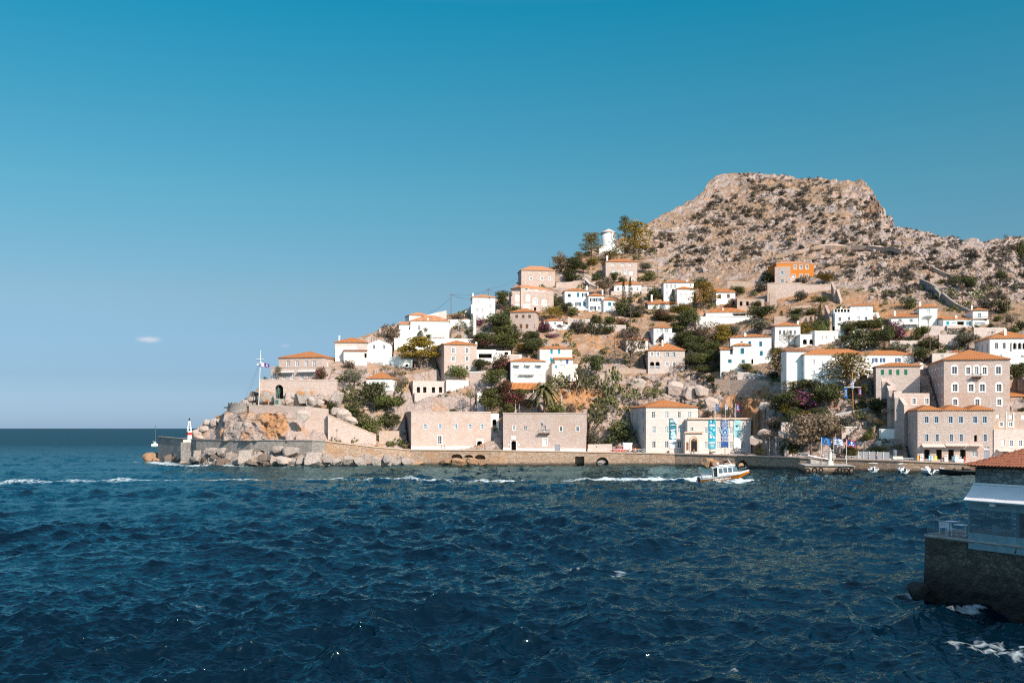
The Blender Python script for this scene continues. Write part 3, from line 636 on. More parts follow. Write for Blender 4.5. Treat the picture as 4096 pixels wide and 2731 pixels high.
def sea_mat(name,foam):
    t=NT(name); vv=t.coord('Object',(1.,1.9,1),False)
    n=t.noise(vv,1.1,2.5,.5); n2=t.noise(t.coord('Object',(.5,1.1,1),False),.55,2.5,.5); b=t.new('ShaderNodeBump'); b.inputs['Strength'].default_value=1.; b.inputs['Distance'].default_value=.20
    t.l(t.math('ADD',t.math('MULTIPLY',n,.8),t.math('MULTIPLY',n2,1.1)),b.inputs['Height'])
    d=t.new('ShaderNodeBsdfDiffuse'); d.inputs[0].default_value=(.0003,.0055,.0125,1); t.l(b.outputs[0],d.inputs['Normal'])
    g=t.new('ShaderNodeBsdfGlossy'); g.inputs['Roughness'].default_value=.10; g.inputs[0].default_value=(.56,.92,1,1); t.l(b.outputs[0],g.inputs['Normal'])
    fr=t.new('ShaderNodeFresnel'); fr.inputs[0].default_value=1.33; t.l(b.outputs[0],fr.inputs['Normal'])
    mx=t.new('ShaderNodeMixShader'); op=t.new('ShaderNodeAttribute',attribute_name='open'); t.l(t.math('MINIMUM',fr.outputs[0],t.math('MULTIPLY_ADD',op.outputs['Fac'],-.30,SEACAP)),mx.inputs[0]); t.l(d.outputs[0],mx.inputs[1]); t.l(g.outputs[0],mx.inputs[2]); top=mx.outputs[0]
    t.n.remove(t.p)
    if foam:
        a=t.new('ShaderNodeAttribute',attribute_name='foam'); vv=t.coord('Object',(1,.6,1),False)
        w=t.noise(vv,1.1,8,.78); w2=t.noise(vv,.33,3,.6); nz=t.new('ShaderNodeTexNoise'); t.l(vv,nz.inputs['Vector']); nz.inputs['Scale'].default_value=.9; av=t.new('ShaderNodeVectorMath',operation='ADD'); t.l(vv,av.inputs[0]); t.l(nz.outputs['Color'],av.inputs[1])
        ve=t.new('ShaderNodeTexVoronoi',feature='DISTANCE_TO_EDGE'); t.l(av.outputs[0],ve.inputs['Vector']); ve.inputs['Scale'].default_value=.85; lace=t.ramp(ve.outputs['Distance'],[(0,(1,1,1)),(.22,(0,0,0))])
        ww=t.math('ADD',t.math('ADD',t.math('MULTIPLY',w,.6),t.math('MULTIPLY',w2,.2)),t.math('MULTIPLY',lace,.2))
        f=t.math('SUBTRACT',t.math('ADD',a.outputs['Fac'],t.math('MULTIPLY',t.math('SUBTRACT',ww,.5),1.9)),.55); f=t.ramp(f,[(-.0,(0,0,0)),(.7,(1,1,1))])
        f=t.math('MULTIPLY',f,t.ramp(a.outputs['Fac'],[(.02,(0,0,0)),(.25,(1,1,1))]))
        d=t.new('ShaderNodeBsdfDiffuse'); d.inputs[0].default_value=(.62,.70,.73,1); m2=t.new('ShaderNodeMixShader'); t.l(f,m2.inputs[0]); t.l(top,m2.inputs[1]); t.l(d.outputs[0],m2.inputs[2]); top=m2.outputs[0]
    t.l(top,t.out.inputs[0]); MT[name]=t.mat
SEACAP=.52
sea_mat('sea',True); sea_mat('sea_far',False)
# ---------------------------------------------------------------- sky, sun, camera
SUN=Vector((.50,-.64,.585)).normalized()
def light_and_camera():
    w=bpy.data.worlds.new('World'); SC.world=w; w.use_nodes=True; nt=w.node_tree; bg=nt.nodes['Background']
    s=nt.nodes.new('ShaderNodeTexSky'); s.sky_type='NISHITA'; s.sun_disc=False; s.sun_elevation=math.asin(SUN.z); s.sun_rotation=math.atan2(SUN.x,SUN.y)
    s.air_density=1.; s.dust_density=.6; s.ozone_density=2.2
    N=lambda t,**k:(lambda n:[setattr(n,a,b) for a,b in k.items()] and n or n)(nt.nodes.new(t))
    tint=N('ShaderNodeMix',data_type='RGBA',blend_type='MULTIPLY'); tint.inputs[0].default_value=1; pass
    nt.links.new(s.outputs[0],tint.inputs[6])
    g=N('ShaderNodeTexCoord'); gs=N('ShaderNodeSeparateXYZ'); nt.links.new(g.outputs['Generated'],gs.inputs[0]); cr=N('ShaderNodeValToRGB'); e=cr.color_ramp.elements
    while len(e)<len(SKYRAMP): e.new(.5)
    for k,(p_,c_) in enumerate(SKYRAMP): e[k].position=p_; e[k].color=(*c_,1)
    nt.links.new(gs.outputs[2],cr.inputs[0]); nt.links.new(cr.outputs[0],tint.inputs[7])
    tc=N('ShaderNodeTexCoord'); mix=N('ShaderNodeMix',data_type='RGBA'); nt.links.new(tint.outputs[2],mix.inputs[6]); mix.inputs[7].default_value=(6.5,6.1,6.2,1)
    fac=None
    for (u,v,ru,rv,st) in ((595,1358,46,13,.5),(1140,1382,22,9,.14)):
        d=px(u,v,1.)-Vector((0,0,H)); d.normalize()
        sub=N('ShaderNodeVectorMath',operation='SUBTRACT'); nt.links.new(tc.outputs['Generated'],sub.inputs[0]); sub.inputs[1].default_value=d
        mp=N('ShaderNodeVectorMath',operation='MULTIPLY'); nt.links.new(sub.outputs[0],mp.inputs[0]); mp.inputs[1].default_value=(F/ru,F/ru,F/rv)
        nz=N('ShaderNodeTexNoise'); nt.links.new(mp.outputs[0],nz.inputs['Vector']); nz.inputs['Scale'].default_value=1.6; nz.inputs['Detail'].default_value=7; nz.inputs['Roughness'].default_value=.65
        ln=N('ShaderNodeVectorMath',operation='LENGTH'); nt.links.new(mp.outputs[0],ln.inputs[0])
        a=N('ShaderNodeMath',operation='ADD'); nt.links.new(ln.outputs['Value'],a.inputs[0]); nt.links.new(nz.outputs['Fac'],a.inputs[1])
        mr=N('ShaderNodeMapRange'); mr.interpolation_type='SMOOTHSTEP'; nt.links.new(a.outputs[0],mr.inputs[0]); mr.inputs[1].default_value=1.75; mr.inputs[2].default_value=.55; mr.inputs[3].default_value=0; mr.inputs[4].default_value=st
        if fac is None: fac=mr.outputs[0]
        else:
            q=N('ShaderNodeMath',operation='ADD'); nt.links.new(fac,q.inputs[0]); nt.links.new(mr.outputs[0],q.inputs[1]); fac=q.outputs[0]
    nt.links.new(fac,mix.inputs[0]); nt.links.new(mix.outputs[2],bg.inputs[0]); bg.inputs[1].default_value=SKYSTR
    l=bpy.data.lights.new('sun','SUN'); l.energy=SUNSTR; l.angle=R(.53); l.color=(1,.89,.76); o=link(bpy.data.objects.new('sun',l)); o.rotation_euler=(-SUN).to_track_quat('-Z','Y').to_euler()
    cam=bpy.data.cameras.new('camera'); cam.sensor_width=36; cam.lens=36*F/4096; cam.shift_y=(CV-1365.5)/4096; cam.clip_start=.5; cam.clip_end=60000
    o=link(bpy.data.objects.new('camera',cam)); o.location=(0,0,H); o.rotation_euler=(R(90),0,0); SC.camera=o
    vs=SC.view_settings; vs.view_transform='Standard'; vs.look='None'; vs.exposure=EXPO; vs.gamma=1
SKYRAMP=[(0.,(.40,.59,1.03)),(.05,(.341,.46,.68)),(.128,(.456,.57,.60)),(.223,(.338,.72,.68)),(.391,(.06,.83,.82)),(.52,(1.2,1.5,1.45)),(.8,(2.4,2.3,2.0))]; SKYSTR=.10; SUNSTR=4.7; EXPO=.5  # stops above the visible sky are added brightness, lifting the shaded parts
# ---------------------------------------------------------------- the town, house by house
HIP=lambda y: ('hip',y)
W_='white'
def town():
    Hs=house; st='stone'
    # --- fort end
    Hs('stone_house','large stone house with orange hip roof on the arched terrace above the fort','house','L2',[
        B(-100,400,232,345,D=17,side=612,mat=st,roof=HIP(160),wins=rr('wp',297,38,66,[5,108,217,303]),sw=('wp',2),ext=8,rs=[(300,60),(450,62)]),
        B(-190,425,345,486,D=5,dy=-3.2,mat=st,roof=('par',),wins=rr('wp',442,42,66,[-153,-41,55,162,245])+[('d+sh_white',450,450,26,60)],ext=3)],
        [('awn',1,-80,80,385,400,1.2,'canvas_white'),('awn',1,130,330,374,392,1.2,'canvas_white')])
    Hs('retaining_wall','curved stone retaining wall with two dark arches under the fort house','wall','L2',[
        B(-320,560,487,720,D=4,mat=st,ext=10,dy=-2,yaw=.06,wins=[('h+A',-95,625,92,176,2.2),('h+A',208,640,128,136,2.2)],roof=('par',))])
    Hs('white_house','white house with grey upper wall and orange hip roof left of the gabled house','house','L2',[
        B(545,780,108,270,D=9,mat=W_,ext=6),B(540,905,55,108,D=11,dy=1,mat='stone_pale',roof=HIP(-6)),
        B(640,905,150,245,D=2,dy=-2,mat='white_worn',wins=[('h',890,205,28,50)],rmat='tile_old',roof=('lean',138))],[('chim',1,592,-25,30,16,3)])
    Hs('gabled_house','tall white gabled house with two arched windows high under the gable','house','L2',[
        B(905,1180,75,250,D=13,mat=W_,roof=('gable',20),wins=[('w+A',985,107,32,52),('w+A',1097,107,32,52),('s+pale+A',1040,203,40,44)],rmat='tile_pale',ext=8),
        B(892,1280,232,432,D=6,dy=-1.5,mat=W_,wins=rr('s+grey',313,34,54,[992,1073,1173]),roof=('par',)),
        B(1270,1425,245,440,D=5,dy=-.8,mat=W_,wins=[('s+grey',1293,315,24,30),('h',1360,320,28,30)])])
    Hs('small_house','small white house with a bright orange hip roof above the gully bushes','house','L2',[
        B(900,1180,470,608,D=8,side=1247,mat=W_,roof=HIP(396),wins=rr('s+grey',533,44,58,[985,1087]),sw=('s+grey',3,),ext=0),
        B(890,1178,608,690,D=7.7,dy=.06,mat='stone_pale',side=1240,ext=6)])
    Hs('ruined_house','roofless pale stone ruin with four empty square windows above the warehouses','ruin','L2',[
        B(1430,1812,492,632,D=7,mat='stone_pale',wins=rr('h',595,38,64,[1493,1566,1746])+[('h',1665,597,38,64)],side=1395,ext=5),
        B(1450,1986,630,788,D=5,dy=-2,mat='stone_pale',wins=[('h',1605,763,36,46),('h',1732,763,38,46),('h',1887,703,32,44)],ext=3),
        B(1812,2135,482,632,D=5,dy=1.5,mat='white_worn',ext=4),B(2165,2240,625,760,D=3,dy=-1,mat=W_,wins=[('h',2195,672,16,22)])])
    Hs('tall_stone_house','tall stone house with six white windows and low orange roof beside shaded steps','house','L3',[
        B(75,447,76,440,D=12,side=-20,mat=st,roof=HIP(26),wins=rr('w+sur',148,34,52,[181,338])+rr('w+sur',244,34,52,[181,338])+rr('w+sur',340,32,42,[181,338]),ext=3,cornice='trim')],[('chim',0,440,50,78,22,5)])
    Hs('terrace_house','low white flat roofed house with a wide shaded loggia beside the tall stone house','house','L3',[
        B(447,665,148,285,D=7,mat=W_,wins=[('h',545,208,150,50,2.5)],roof=('par',),ext=3),B(665,835,150,200,D=6,dy=2,mat=W_,wins=[('h',785,178,44,28)])])
    # --- waterfront
    q=lambda u,d=6.: Yshore(u)+d
    Hs('warehouse','long plain stone waterfront warehouse with a white arched doorway','warehouse','L3',[
        B(-300,608,852,1284,D=16,side=-362,Y=q(1950),mat=st,wins=rr('wb+sur+g',1013,30,50,[-141,28,207,370,505])+[('w+sur',26,1165,44,90),('h+A',480,1232,60,106,1.5)],ext=1,
          roof=('par',st)),],
        [('band',0,-300,425,1241,1284,.12,W_,'plinth'),('band',0,535,606,1241,1284,.12,W_,'plinth'),('band',0,436,450,1170,1284,.15,W_,'doorcase'),('band',0,510,524,1170,1284,.15,W_,'doorcase'),('band',0,436,524,1158,1178,.16,W_,'doorcase')])
    Hs('warehouse','stone waterfront warehouse with a flag balcony over a pale shuttered window','warehouse','L3',[
        B(748,1688,868,1302,D=15,side=1712,Y=q(2180),mat=st,ext=1,wins=[('wp+sur',873,1030,30,46),('w',1000,1035,32,48),('w',1218,1035,34,62),('wg+sur',1408,1040,30,50),('wg+sur',1597,1040,30,50),
           ('s+pale+sur',1225,1190,46,82),('h+A',868,1230,58,108,1.6),('d+slate_door',1365,1262,54,80)],roof=('par',st))],
        [('balc',0,1153,1285,1092,1.1,1.,'iron'),('band',0,748,836,1252,1302,.12,W_,'plinth'),('band',0,902,1332,1262,1302,.12,W_,'plinth'),('band',0,1400,1688,1262,1302,.12,W_,'plinth'),
         ('band',0,842,894,1122,1160,.06,'sign_white','name_board'),('band',0,802,824,1212,1226,.05,'sign_white','plaque'),('band',0,918,940,1212,1228,.05,'sign_white','plaque'),
         ('band',0,828,840,1176,1300,.15,W_,'doorcase'),('band',0,897,909,1176,1300,.15,W_,'doorcase')])
    Hs('stair_passage','white passage with a dark arched gateway between the two warehouses','passage','L3',[
        B(608,700,865,1120,D=3,Y=q(2000,13.),mat=W_,wins=[('h+A',650,1010,48,160,2.)],ext=8,pad=False)])
    museum()
    # --- middle slope
    Hs('tall_white_house','tall white house with closed shutters above a tiled porch','house','L3',[
        B(835,1230,272,548,D=10,mat=W_,roof=HIP(232),wins=rr('s+pale',362,52,84,[900,1030,1155])+rr('s+pale',455,46,70,[888,1028,1170]),ext=3),
        B(815,1240,590,690,D=4,dy=-1.,mat='stone_grey',wins=rr('w',622,40,44,[893,1022,1130]))],
        [('balc',0,935,1108,425,1.,.9,'white'),('awn',0,872,942,300,318,.9,'canvas'),('awn',0,995,1065,300,318,.9,'canvas'),('awn',0,1122,1192,300,318,.9,'canvas'),('chim',0,945,195,235,20,5),
         ('pav',1,820,1236,588,684,3.,4,'paint_white',514)])
    Hs('blue_shutter_house','white house with turquoise shutters and a small lower annex on the crag','house','L3',[
        B(1166,1535,128,420,D=9,mat='white_worn',roof=HIP(92),wins=rr('s+aqua',160,26,52,[1300,1386])+[('s+aqua',1296,252,28,42)],ext=3),
        B(1310,1602,300,428,D=4,dy=-3.4,mat='white_worn',wins=[('s+aqua',1352,333,24,28),('s+pale',1417,330,60,40)],ext=2),
        B(1340,1545,246,312,D=4,dy=-2,mat='white_worn',wins=[('d+blue',1480,283,28,62),('wb',1407,268,22,30)],roof=('lean',214))],[('balc',2,1560,1690,255,.3,.6,'iron')])
    Hs('stone_villa','stone villa with orange hip roof and two arched loggias above the museum cliff','house','L4',[
        B(690,1110,148,392,D=11,side=655,mat='stone_pale',roof=HIP(62),wins=rr('wb+sur',190,28,44,[737,800])+rr('o+grey',193,30,46,[912,983])+rr('bal',315,48,80,[737,800])+rr('wb+sur',303,28,46,[910,985])+[('d+sh_white+A',1072,345,44,100)],ext=3,cornice='trim')],
        [('chim',0,855,26,95,20,3)])
    Hs('porch_house','small white house with an orange roof and a railed porch behind bare trees','house','L4',[
        B(443,690,28,150,D=7,mat='white_worn',roof=HIP(-12),wins=[('h',637,62,50,66,1.5),('w',520,60,26,40)],ext=3)],[('balc',0,605,668,98,.8,.8,'white')])
    Hs('teal_shutter_villa','big white villa with teal shutters and a twin chimney','house','U3',[
        B(1165,1680,1252,1590,D=10,side=1148,mat=W_,roof=HIP(1212),wins=[('s+teal',1407,1325,34,48),('s+teal',1545,1335,36,62),('s+teal',1552,1452,38,60),('w',1425,1455,14,46),('h+A',1440,1555,26,70,.5),('s+teal',1305,1310,28,20)],ext=3),
        B(1196,1420,1358,1600,D=5,dy=-2.,mat=W_,roof=HIP(1318),wins=[('s+teal',1314,1423,44,72),('s+teal',1325,1552,40,36)]),
        B(1040,1200,1402,1590,D=5,dy=-1.6,mat=W_,roof=('lean',1372),wins=[('d+navy',1178,1432,34,62),('s+teal',1158,1550,44,44)])],
        [('chim',0,1350,1196,1310,30,.9)])
    Hs('conservatory_house','white house with a slanted glass conservatory on its upper floor','house','U3',[
        B(203,432,1130,1330,D=8,side=150,mat=W_,roof=HIP(1094),wins=[('wg',255,1175,14,40),('wp',300,1172,36,62),('wp',362,1170,56,58)],ext=3,sw=('wg',2)),
        B(330,478,1208,1340,D=4,dy=-1.6,mat=W_,wins=[('w',403,1275,24,38)],roof=('par',))],[('band',1,332,478,1200,1207,.1,W_,'coping')])
    Hs('terrace_villa','wide white villa with a covered corner porch and a long lower storey','house','U3',[
        B(858,1365,943,1012,D=9,side=843,mat=W_,roof=HIP(884),wins=[('s+grey',920,987,48,28),('s+grey',1012,985,36,28),('o+pale',1130,1003,34,50),('h',1282,988,150,74,2.)],ext=3),
        B(735,1440,1002,1150,D=6,dy=-2.5,mat=W_,wins=rr('s+pale',1085,40,42,[838,992])+[('s+grey',1160,1103,36,32),('s+grey',1222,1107,20,34),('d+aqua',1280,1124,34,70),('s+brown',1367,1120,36,54)],roof=('par',)),
        B(1262,1440,1062,1150,D=3,dy=-3.2,mat=W_,wins=[('d+aqua',1280,1126,32,66),('s+grey',1367,1120,36,54)],roof=('lean',1040))],
        [('chim',0,1072,878,940,14,1.5),('pav',0,1204,1362,950,1024,.3,3,'brown_wood')])
    Hs('twin_white_house','white house in three stepped blocks with grey windows beside two cypresses','house','U3',[
        B(328,706,566,780,D=10,side=295,mat=W_,roof=HIP(532),wins=rr('s+grey',612,24,48,[365,420,470])+[('w',662,597,20,34),('s+pale',365,703,26,56),('s+pale',420,700,26,50)],ext=3,sw=('wg',2)),
        B(497,708,645,905,D=7,side=440,dy=-3.4,mat=W_,roof=HIP(608),wins=rr('s+pale',729,36,50,[541,608,670])+[('o+pale',535,846,34,50),('o+pale',650,846,34,50)],sw=('s+grey',2)),
        B(132,500,833,1002,D=6,dy=-6.,mat=W_,roof=('lean',800),wins=[('o+pale',207,892,26,48),('s+pale',285,892,34,50)])],[('chim',0,618,535,600,18,1.),('chim',2,178,715,780,22,3)])
    Hs('hidden_house','small white house with an orange roof half hidden by a pine','house','U3',[
        B(985,1226,684,832,D=7,side=935,mat=W_,roof=('lean',642),wins=[('s+brown',1030,740,36,54),('s+brown',1140,733,36,52)],ext=3)])
    Hs('ruined_cottage','roofless stone cottage ruin with two empty windows below the terraces','ruin','U3',[
        B(1250,1592,768,892,D=6,mat='stone_rubble',wins=rr('h',830,34,54,[1300,1380]),ext=4)])
    Hs('orange_house','large bright orange house with a rough stone wing high on the hillside','house','U4',[
        B(18,488,322,498,D=10,mat='orange_plaster',roof=('hip',292),rmat='tile_pale',cornice='trim',wins=rr('wb+sur+g',372,28,46,[252,325,400])+rr('wb+sur+g',477,26,34,[326,402])+[('wb+sur+g',233,482,36,30)],ext=6,ov=.2),
        B(-2,192,368,576,D=6,dy=-2.5,side=-12,mat=st,wins=[('wb+sur+g',88,447,32,46),('wb+sur+g',90,548,34,42)],ext=4),
        B(192,470,498,592,D=4,dy=-1.6,mat=st,wins=[('wb+sur+g',387,564,32,42)],ext=3),B(470,572,505,592,D=3,dy=-.8,mat='orange_plaster',ext=2)])
    Hs('loggia_house','white hillside house with a glazed roof loggia and a stone terrace','house','U4',[
        B(752,1226,940,1120,D=8,side=724,mat=W_,wins=rr('wg',1022,30,44,[812])+[('wg',928,1016,28,40),('s+pale',1045,1012,40,40),('wg',1140,1015,32,38)],ext=3,sw=('wg',1)),
        B(948,1226,860,945,D=7,dy=.8,mat=W_,roof=HIP(824),wins=rr('s+pale',910,38,48,[1030,1150])),
        B(736,948,898,945,D=6,dy=.5,mat=W_,wins=rr('h',918,30,36,[762,800,840,880,922])),B(890,1250,1040,1115,D=3,dy=-2.,mat='stone_pale')],[('chim',2,828,870,900,14,2)])
    Hs('hip_roof_house','white cube house with a steep orange hip roof and four windows in a row','house','U4',[
        B(2,318,1110,1335,D=9,side=-50,mat=W_,roof=HIP(1060),wins=rr('wg',1190,26,48,[62,113,197,248])+[('w',247,1302,24,40),],ext=3)],[('chim',0,287,1045,1105,22,1.5)])
    Hs('arcade_house','flat roofed white house with two round arches and paired windows','house','U4',[
        B(318,505,1226,1345,D=6,mat=W_,wins=rr('h+A',1307,56,66,[377,459]),roof=('par',),ext=3),
        B(500,866,1182,1392,D=8,dy=-.6,mat=W_,wins=rr('wp+sur',1257,22,46,[595,645,745,797])+rr('wp+sur',1359,20,34,[595,648,748,797]),roof=('par',)),B(866,902,1226,1392,D=5,dy=-.4,mat=W_)])
    Hs('long_white_house','long white house with a long straight tiled roof behind the big pine','house','L5',[
        B(765,1495,196,545,D=9,side=660,mat=W_,roof=HIP(128),wins=[('s+pale+sur',865,276,32,56),('s+pale+sur',1055,290,46,52),('s+pale',968,297,8,60),('s+pale+sur',1415,294,40,56),('s+pale+sur',865,398,30,46)],ext=4,sw=('wg',2)),
        B(560,815,152,330,D=6,dy=2.,ext=12,mat=W_,roof=('lean',130),rmat='tile_old')])
    Hs('open_shutter_house','white house with three windows between open deep blue shutters','house','L5',[
        B(1497,2017,197,330,D=9,mat=W_,roof=HIP(142),wins=rr('o+blue',257,30,48,[1567,1655,1830]),ext=4)])
    Hs('green_shutter_house','stone house with four green shutters under an orange roof','house','L6',[
        B(22,526,332,640,D=9,side=-12,mat='stone_pale',roof=HIP(288),wins=rr('s+green',396,36,60,[95,184,271,362]),ext=4)],[('chim',0,540,288,330,36,2)])
    Hs('stone_mansion','large four storey stone mansion with white arched window surrounds','mansion','L6',[
        B(797,1550,256,838,D=22,side=610,mat=st,roof=HIP(146),cornice='trim',ext=4,
          wins=rr('w+arch',373,56,80,[917,1418])+rr('w+arch',378,46,78,[1073,1260])+[('wp+arch',1167,375,46,84)]+rr('w+arch',573,56,80,[923,1107,1235,1425])+rr('w+arch',737,48,66,[925,1178,1428]),
          sw=('wg+arch',5),rs=[(385,70),(575,80),(745,60)])],[('balc',0,1115,1228,452,1.1,.9,'wood')])
    Hs('white_annex','plain white block with a small tiled roof behind the stone mansion','house','L6',[
        B(665,965,180,310,D=7,side=636,mat='white_worn',wins=[('s+pale',772,222,38,50)],ext=4),B(870,1000,175,200,D=5,dy=2.5,mat='white_worn',roof=HIP(143),rmat='tile_old')])
    Hs('shop_building','stone waterfront building with a triple hip roof and open shops below','shop','L6',[
        B(497,1366,830,1400,D=13,side=365,mat=st,Y=q(3790,5.),ext=1,cornice='trim',
          wins=rr('wg+sur+g',937,44,70,[598,711,873,990,1152,1262])+rr('wg+sur+g',1143,34,78,[602,720,882,995,1268])+[('h',1160,1148,34,74)]+rr('h',1335,64,118,[605,743,880,1015])+[('wp',1150,1322,66,70),('d+slate_door',1285,1345,62,112),('wp',1285,1255,60,28)],
          sw=('s+grey',4),rs=[(935,80),(1125,50)])],
        [('awn',0,540,797,1214,1248,1.6,'canvas'),('awn',0,806,1070,1212,1236,1.4,'canvas'),('awn',0,1080,1226,1216,1236,1.3,'canvas')]+[('roofp',0,497+290*k,497+290*(k+1),766) for k in range(3)])
    Hs('shop_row','ochre and stone terraced house with sun blinds at the right end of the quay','shop','L6',[
        B(1368,1800,1046,1395,D=10,mat='stone_pale',Y=q(3950,5.6),wins=[('s+pale',1470,1195,38,66),('w+sur',1568,1205,34,66),('w+sur',1672,1205,34,66),('h',1500,1345,56,80),('h',1640,1345,50,80)],ext=1),
        B(1366,1800,846,1046,D=8,dy=2.,mat='stone_rubble',Y=q(3950,5.6),wins=[('s+pale',1412,898,40,50),('s+pale',1558,904,44,56),('s+pale',1700,905,40,56)]+rr('w+sur',989,38,44,[1450,1560]))],
        [('awn',0,1395,1550,1272,1296,1.3,'canvas'),('awn',0,1610,1780,1275,1298,1.3,'canvas'),('band',1,1500,1512,850,1040,.12,W_,'drainpipe'),('band',1,1586,1596,850,1040,.12,W_,'drainpipe')])
    Hs('side_house','small stone house with a plain orange roof right of the stone mansion','house','L6',[
        B(1556,1800,668,842,D=8,mat='stone_rubble',wins=[('w+sur',1665,718,36,44)],roof=('lean',618),ext=4,dy=6.)])
    Hs('arcaded_villa','big white villa with a tall arcade at the right edge','house','L6',[
        B(1320,1830,10,330,D=14,side=1150,mat=W_,roof=HIP(-75),ext=4,wins=rr('wg+sur',93,34,66,[1397,1484])+[('h+A',1563,108,18,100,1.)]+rr('h+A',95,42,74,[1608,1664,1715])+[('w',1447,208,32,24),('w',1690,215,36,24)],sw=('wg',3))],
        [('chim',0,1495,-105,-20,26,2)])
    # --- upper right
    Hs('balcony_house','white house with a railed balcony wing and a taller shuttered block','house','U5',[
        B(215,556,1000,1112,D=7,side=190,mat=W_,roof=('lean',958),wins=[('wb',324,1042,42,40),('wb',463,1040,44,40)],ext=3),
        B(568,795,878,1108,D=9,side=500,mat=W_,roof=HIP(838),wins=[('s+pale',677,940,46,84),('s+pale',678,1050,34,60)]),
        B(300,600,1112,1192,D=4,dy=-.6,mat=W_,wins=[('s+teal',392,1152,28,50),('w',430,1152,22,48),('s+teal',525,1145,46,40)])],
        [('chim',0,262,920,990,24,2),('chim',1,578,805,870,24,2),('balc',1,635,735,988,1.,.9,'white'),('balc',0,360,555,1095,.9,.8,'white')])
    Hs('bright_blue_house','white house with bright blue shutters and a tower room under a red roof','house','U5',[
        B(872,1242,1022,1112,D=7,mat=W_,roof=('lean',984),wins=[('s+aqua',925,1074,38,48),('h',1090,1075,90,44,.8),('o+aqua',1192,1074,32,48)],ext=3),
        B(1240,1432,914,1040,D=7,dy=.8,side=1150,mat=W_,roof=HIP(884),rmat='tile',wins=[('wb',1320,975,44,56)]),
        B(1240,1440,1036,1128,D=6,dy=-.4,mat=W_,wins=[('wp',1330,1092,140,52)]),
        B(918,1190,1102,1212,D=3,dy=-1.2,mat='stone_pale',wins=rr('o+aqua',1182,32,50,[970,1092])),B(820,920,1112,1212,D=3,dy=-.6,mat='stone_pale',wins=rr('wg+A',1188,22,40,[845,885])),B(1190,1256,1112,1212,D=3,dy=-.9,mat='stone_pale',wins=[('h+A',1208,1188,36,52)])],
        [('chim',0,1027,975,1030,22,1.),('chim',1,1226,850,915,18,2),('pav',0,1032,1150,1036,1098,1.,2,'paint_white'),('balc',1,1242,1428,1028,.9,.7,'wood'),('pav',3,935,1140,1140,1208,1.2,3,'brown_wood')])
    # --- upper left and centre
    U='U2'
    Hs('upper_stone_house','stone house with a pale orange hip roof highest on the left skyline','house',U,[
        B(268,690,722,935,D=9,side=228,mat=st,roof=HIP(666),rmat='tile_pale',wins=rr('s+canvas',752,34,28,[368,502,592])+rr('wb+sur',828,24,38,[388,525,618]),ext=5)])
    Hs('arched_stone_house','stone house dotted with many white arched windows on the left skyline','house',U,[
        B(140,672,984,1232,D=8,side=113,mat=st,ext=4,wins=rr('s+pale+arch',1078,34,62,[215,350])+[('s+pale+arch',440,1122,42,60),('s+pale+arch',553,1133,42,44)]+rr('s+pale+arch',1188,36,56,[215,293,350])+[('h',440,1210,28,44),('s+pale+arch',568,1200,40,26)]),
        B(262,648,938,1080,D=6,dy=-.12,side=140,mat=st,roof=HIP(898),rmat='tile_pale',wins=[('w+sur',333,963,34,40),('w+arch',458,1022,38,52),('w+arch',553,1033,38,60)])])
    Hs('square_stone_house','square stone house with white blinds right below the windmill','house',U,[
        B(1326,1722,617,855,D=10,side=1282,mat=st,roof=HIP(576),wins=rr('s+pale',657,42,28,[1418,1535,1628])+[('s+pale',1427,747,40,44),('wp+sur',1505,752,22,40),('wp+sur',1572,750,26,44),('s+pale',1645,758,50,56),('w+sur',1665,856,26,34)],ext=4,sw=('wg',2))],
        [('chim',0,1343,540,600,18,1.),])
    Hs('half_stone_house','white house on a stone ground floor behind two slim cypresses','house',U,[
        B(1434,1775,907,1000,D=7,side=1415,mat=W_,roof=HIP(869),wins=rr('w+sur',962,24,38,[1480,1660,1723]),ext=4),
        B(1392,1850,985,1102,D=5,dy=-1.4,mat='stone_pale',wins=rr('w+sur',1055,24,48,[1443,1668,1738]))])
    Hs('blue_window_house','white stepped house with dark blue shutters and a low terrace awning','house',U,[
        B(812,1112,984,1195,D=8,mat=W_,roof=HIP(948),wins=[('s+navy',868,1040,40,38),('s+teal',980,1033,32,56),('o+navy',1060,1034,32,50),('s+teal',877,1147,38,50),('o+navy',980,1148,34,50),('s+teal',1056,1148,36,52)],ext=4),
        B(1112,1305,1046,1300,D=7,dy=-1.4,mat=W_,roof=HIP(1006),wins=rr('o+navy',1093,34,42,[1163,1240])+[('o+navy',1170,1200,36,48),('w',1245,1200,34,48)]),
        B(1300,1458,1097,1310,D=6,dy=-2.2,mat=W_,roof=HIP(1064),wins=[('s+teal',1375,1148,38,48),('s+teal',1385,1266,40,60)])],
        [('awn',0,950,1108,1190,1226,2.,'canvas_white'),('chim',0,1090,920,975,22,4),('chim',1,1285,970,1035,18,3),('pav',1,1142,1262,1246,1330,1.6,3,'paint_white')])
    Hs('brown_window_house','square stone house with brown wooden windows in two rows','house',U,[
        B(126,440,1252,1470,D=8,side=486,mat=st,roof=HIP(1206),wins=rr('s+brown',1303,34,40,[208,290,370])+rr('s+brown',1426,34,54,[180,262,338])+[('s+brown',435,1432,8,50)],ext=4)])
    Hs('flower_house','little white house with an orange roof and pink flowers on its terrace','house',U,[
        B(552,790,1358,1420,D=6,mat=W_,roof=HIP(1326),wins=[('w',690,1396,30,34)],ext=4),B(605,872,1418,1570,D=4,dy=-1.8,mat=W_,wins=rr('w',1511,24,36,[650,706]),roof=('par',))])
    Hs('windmill','white round windmill tower with a shallow conical cap on the hilltop','windmill',U,[B(1240,1556,424,505,D=5,mat=W_,wins=[],ext=5)])
    U='U1'
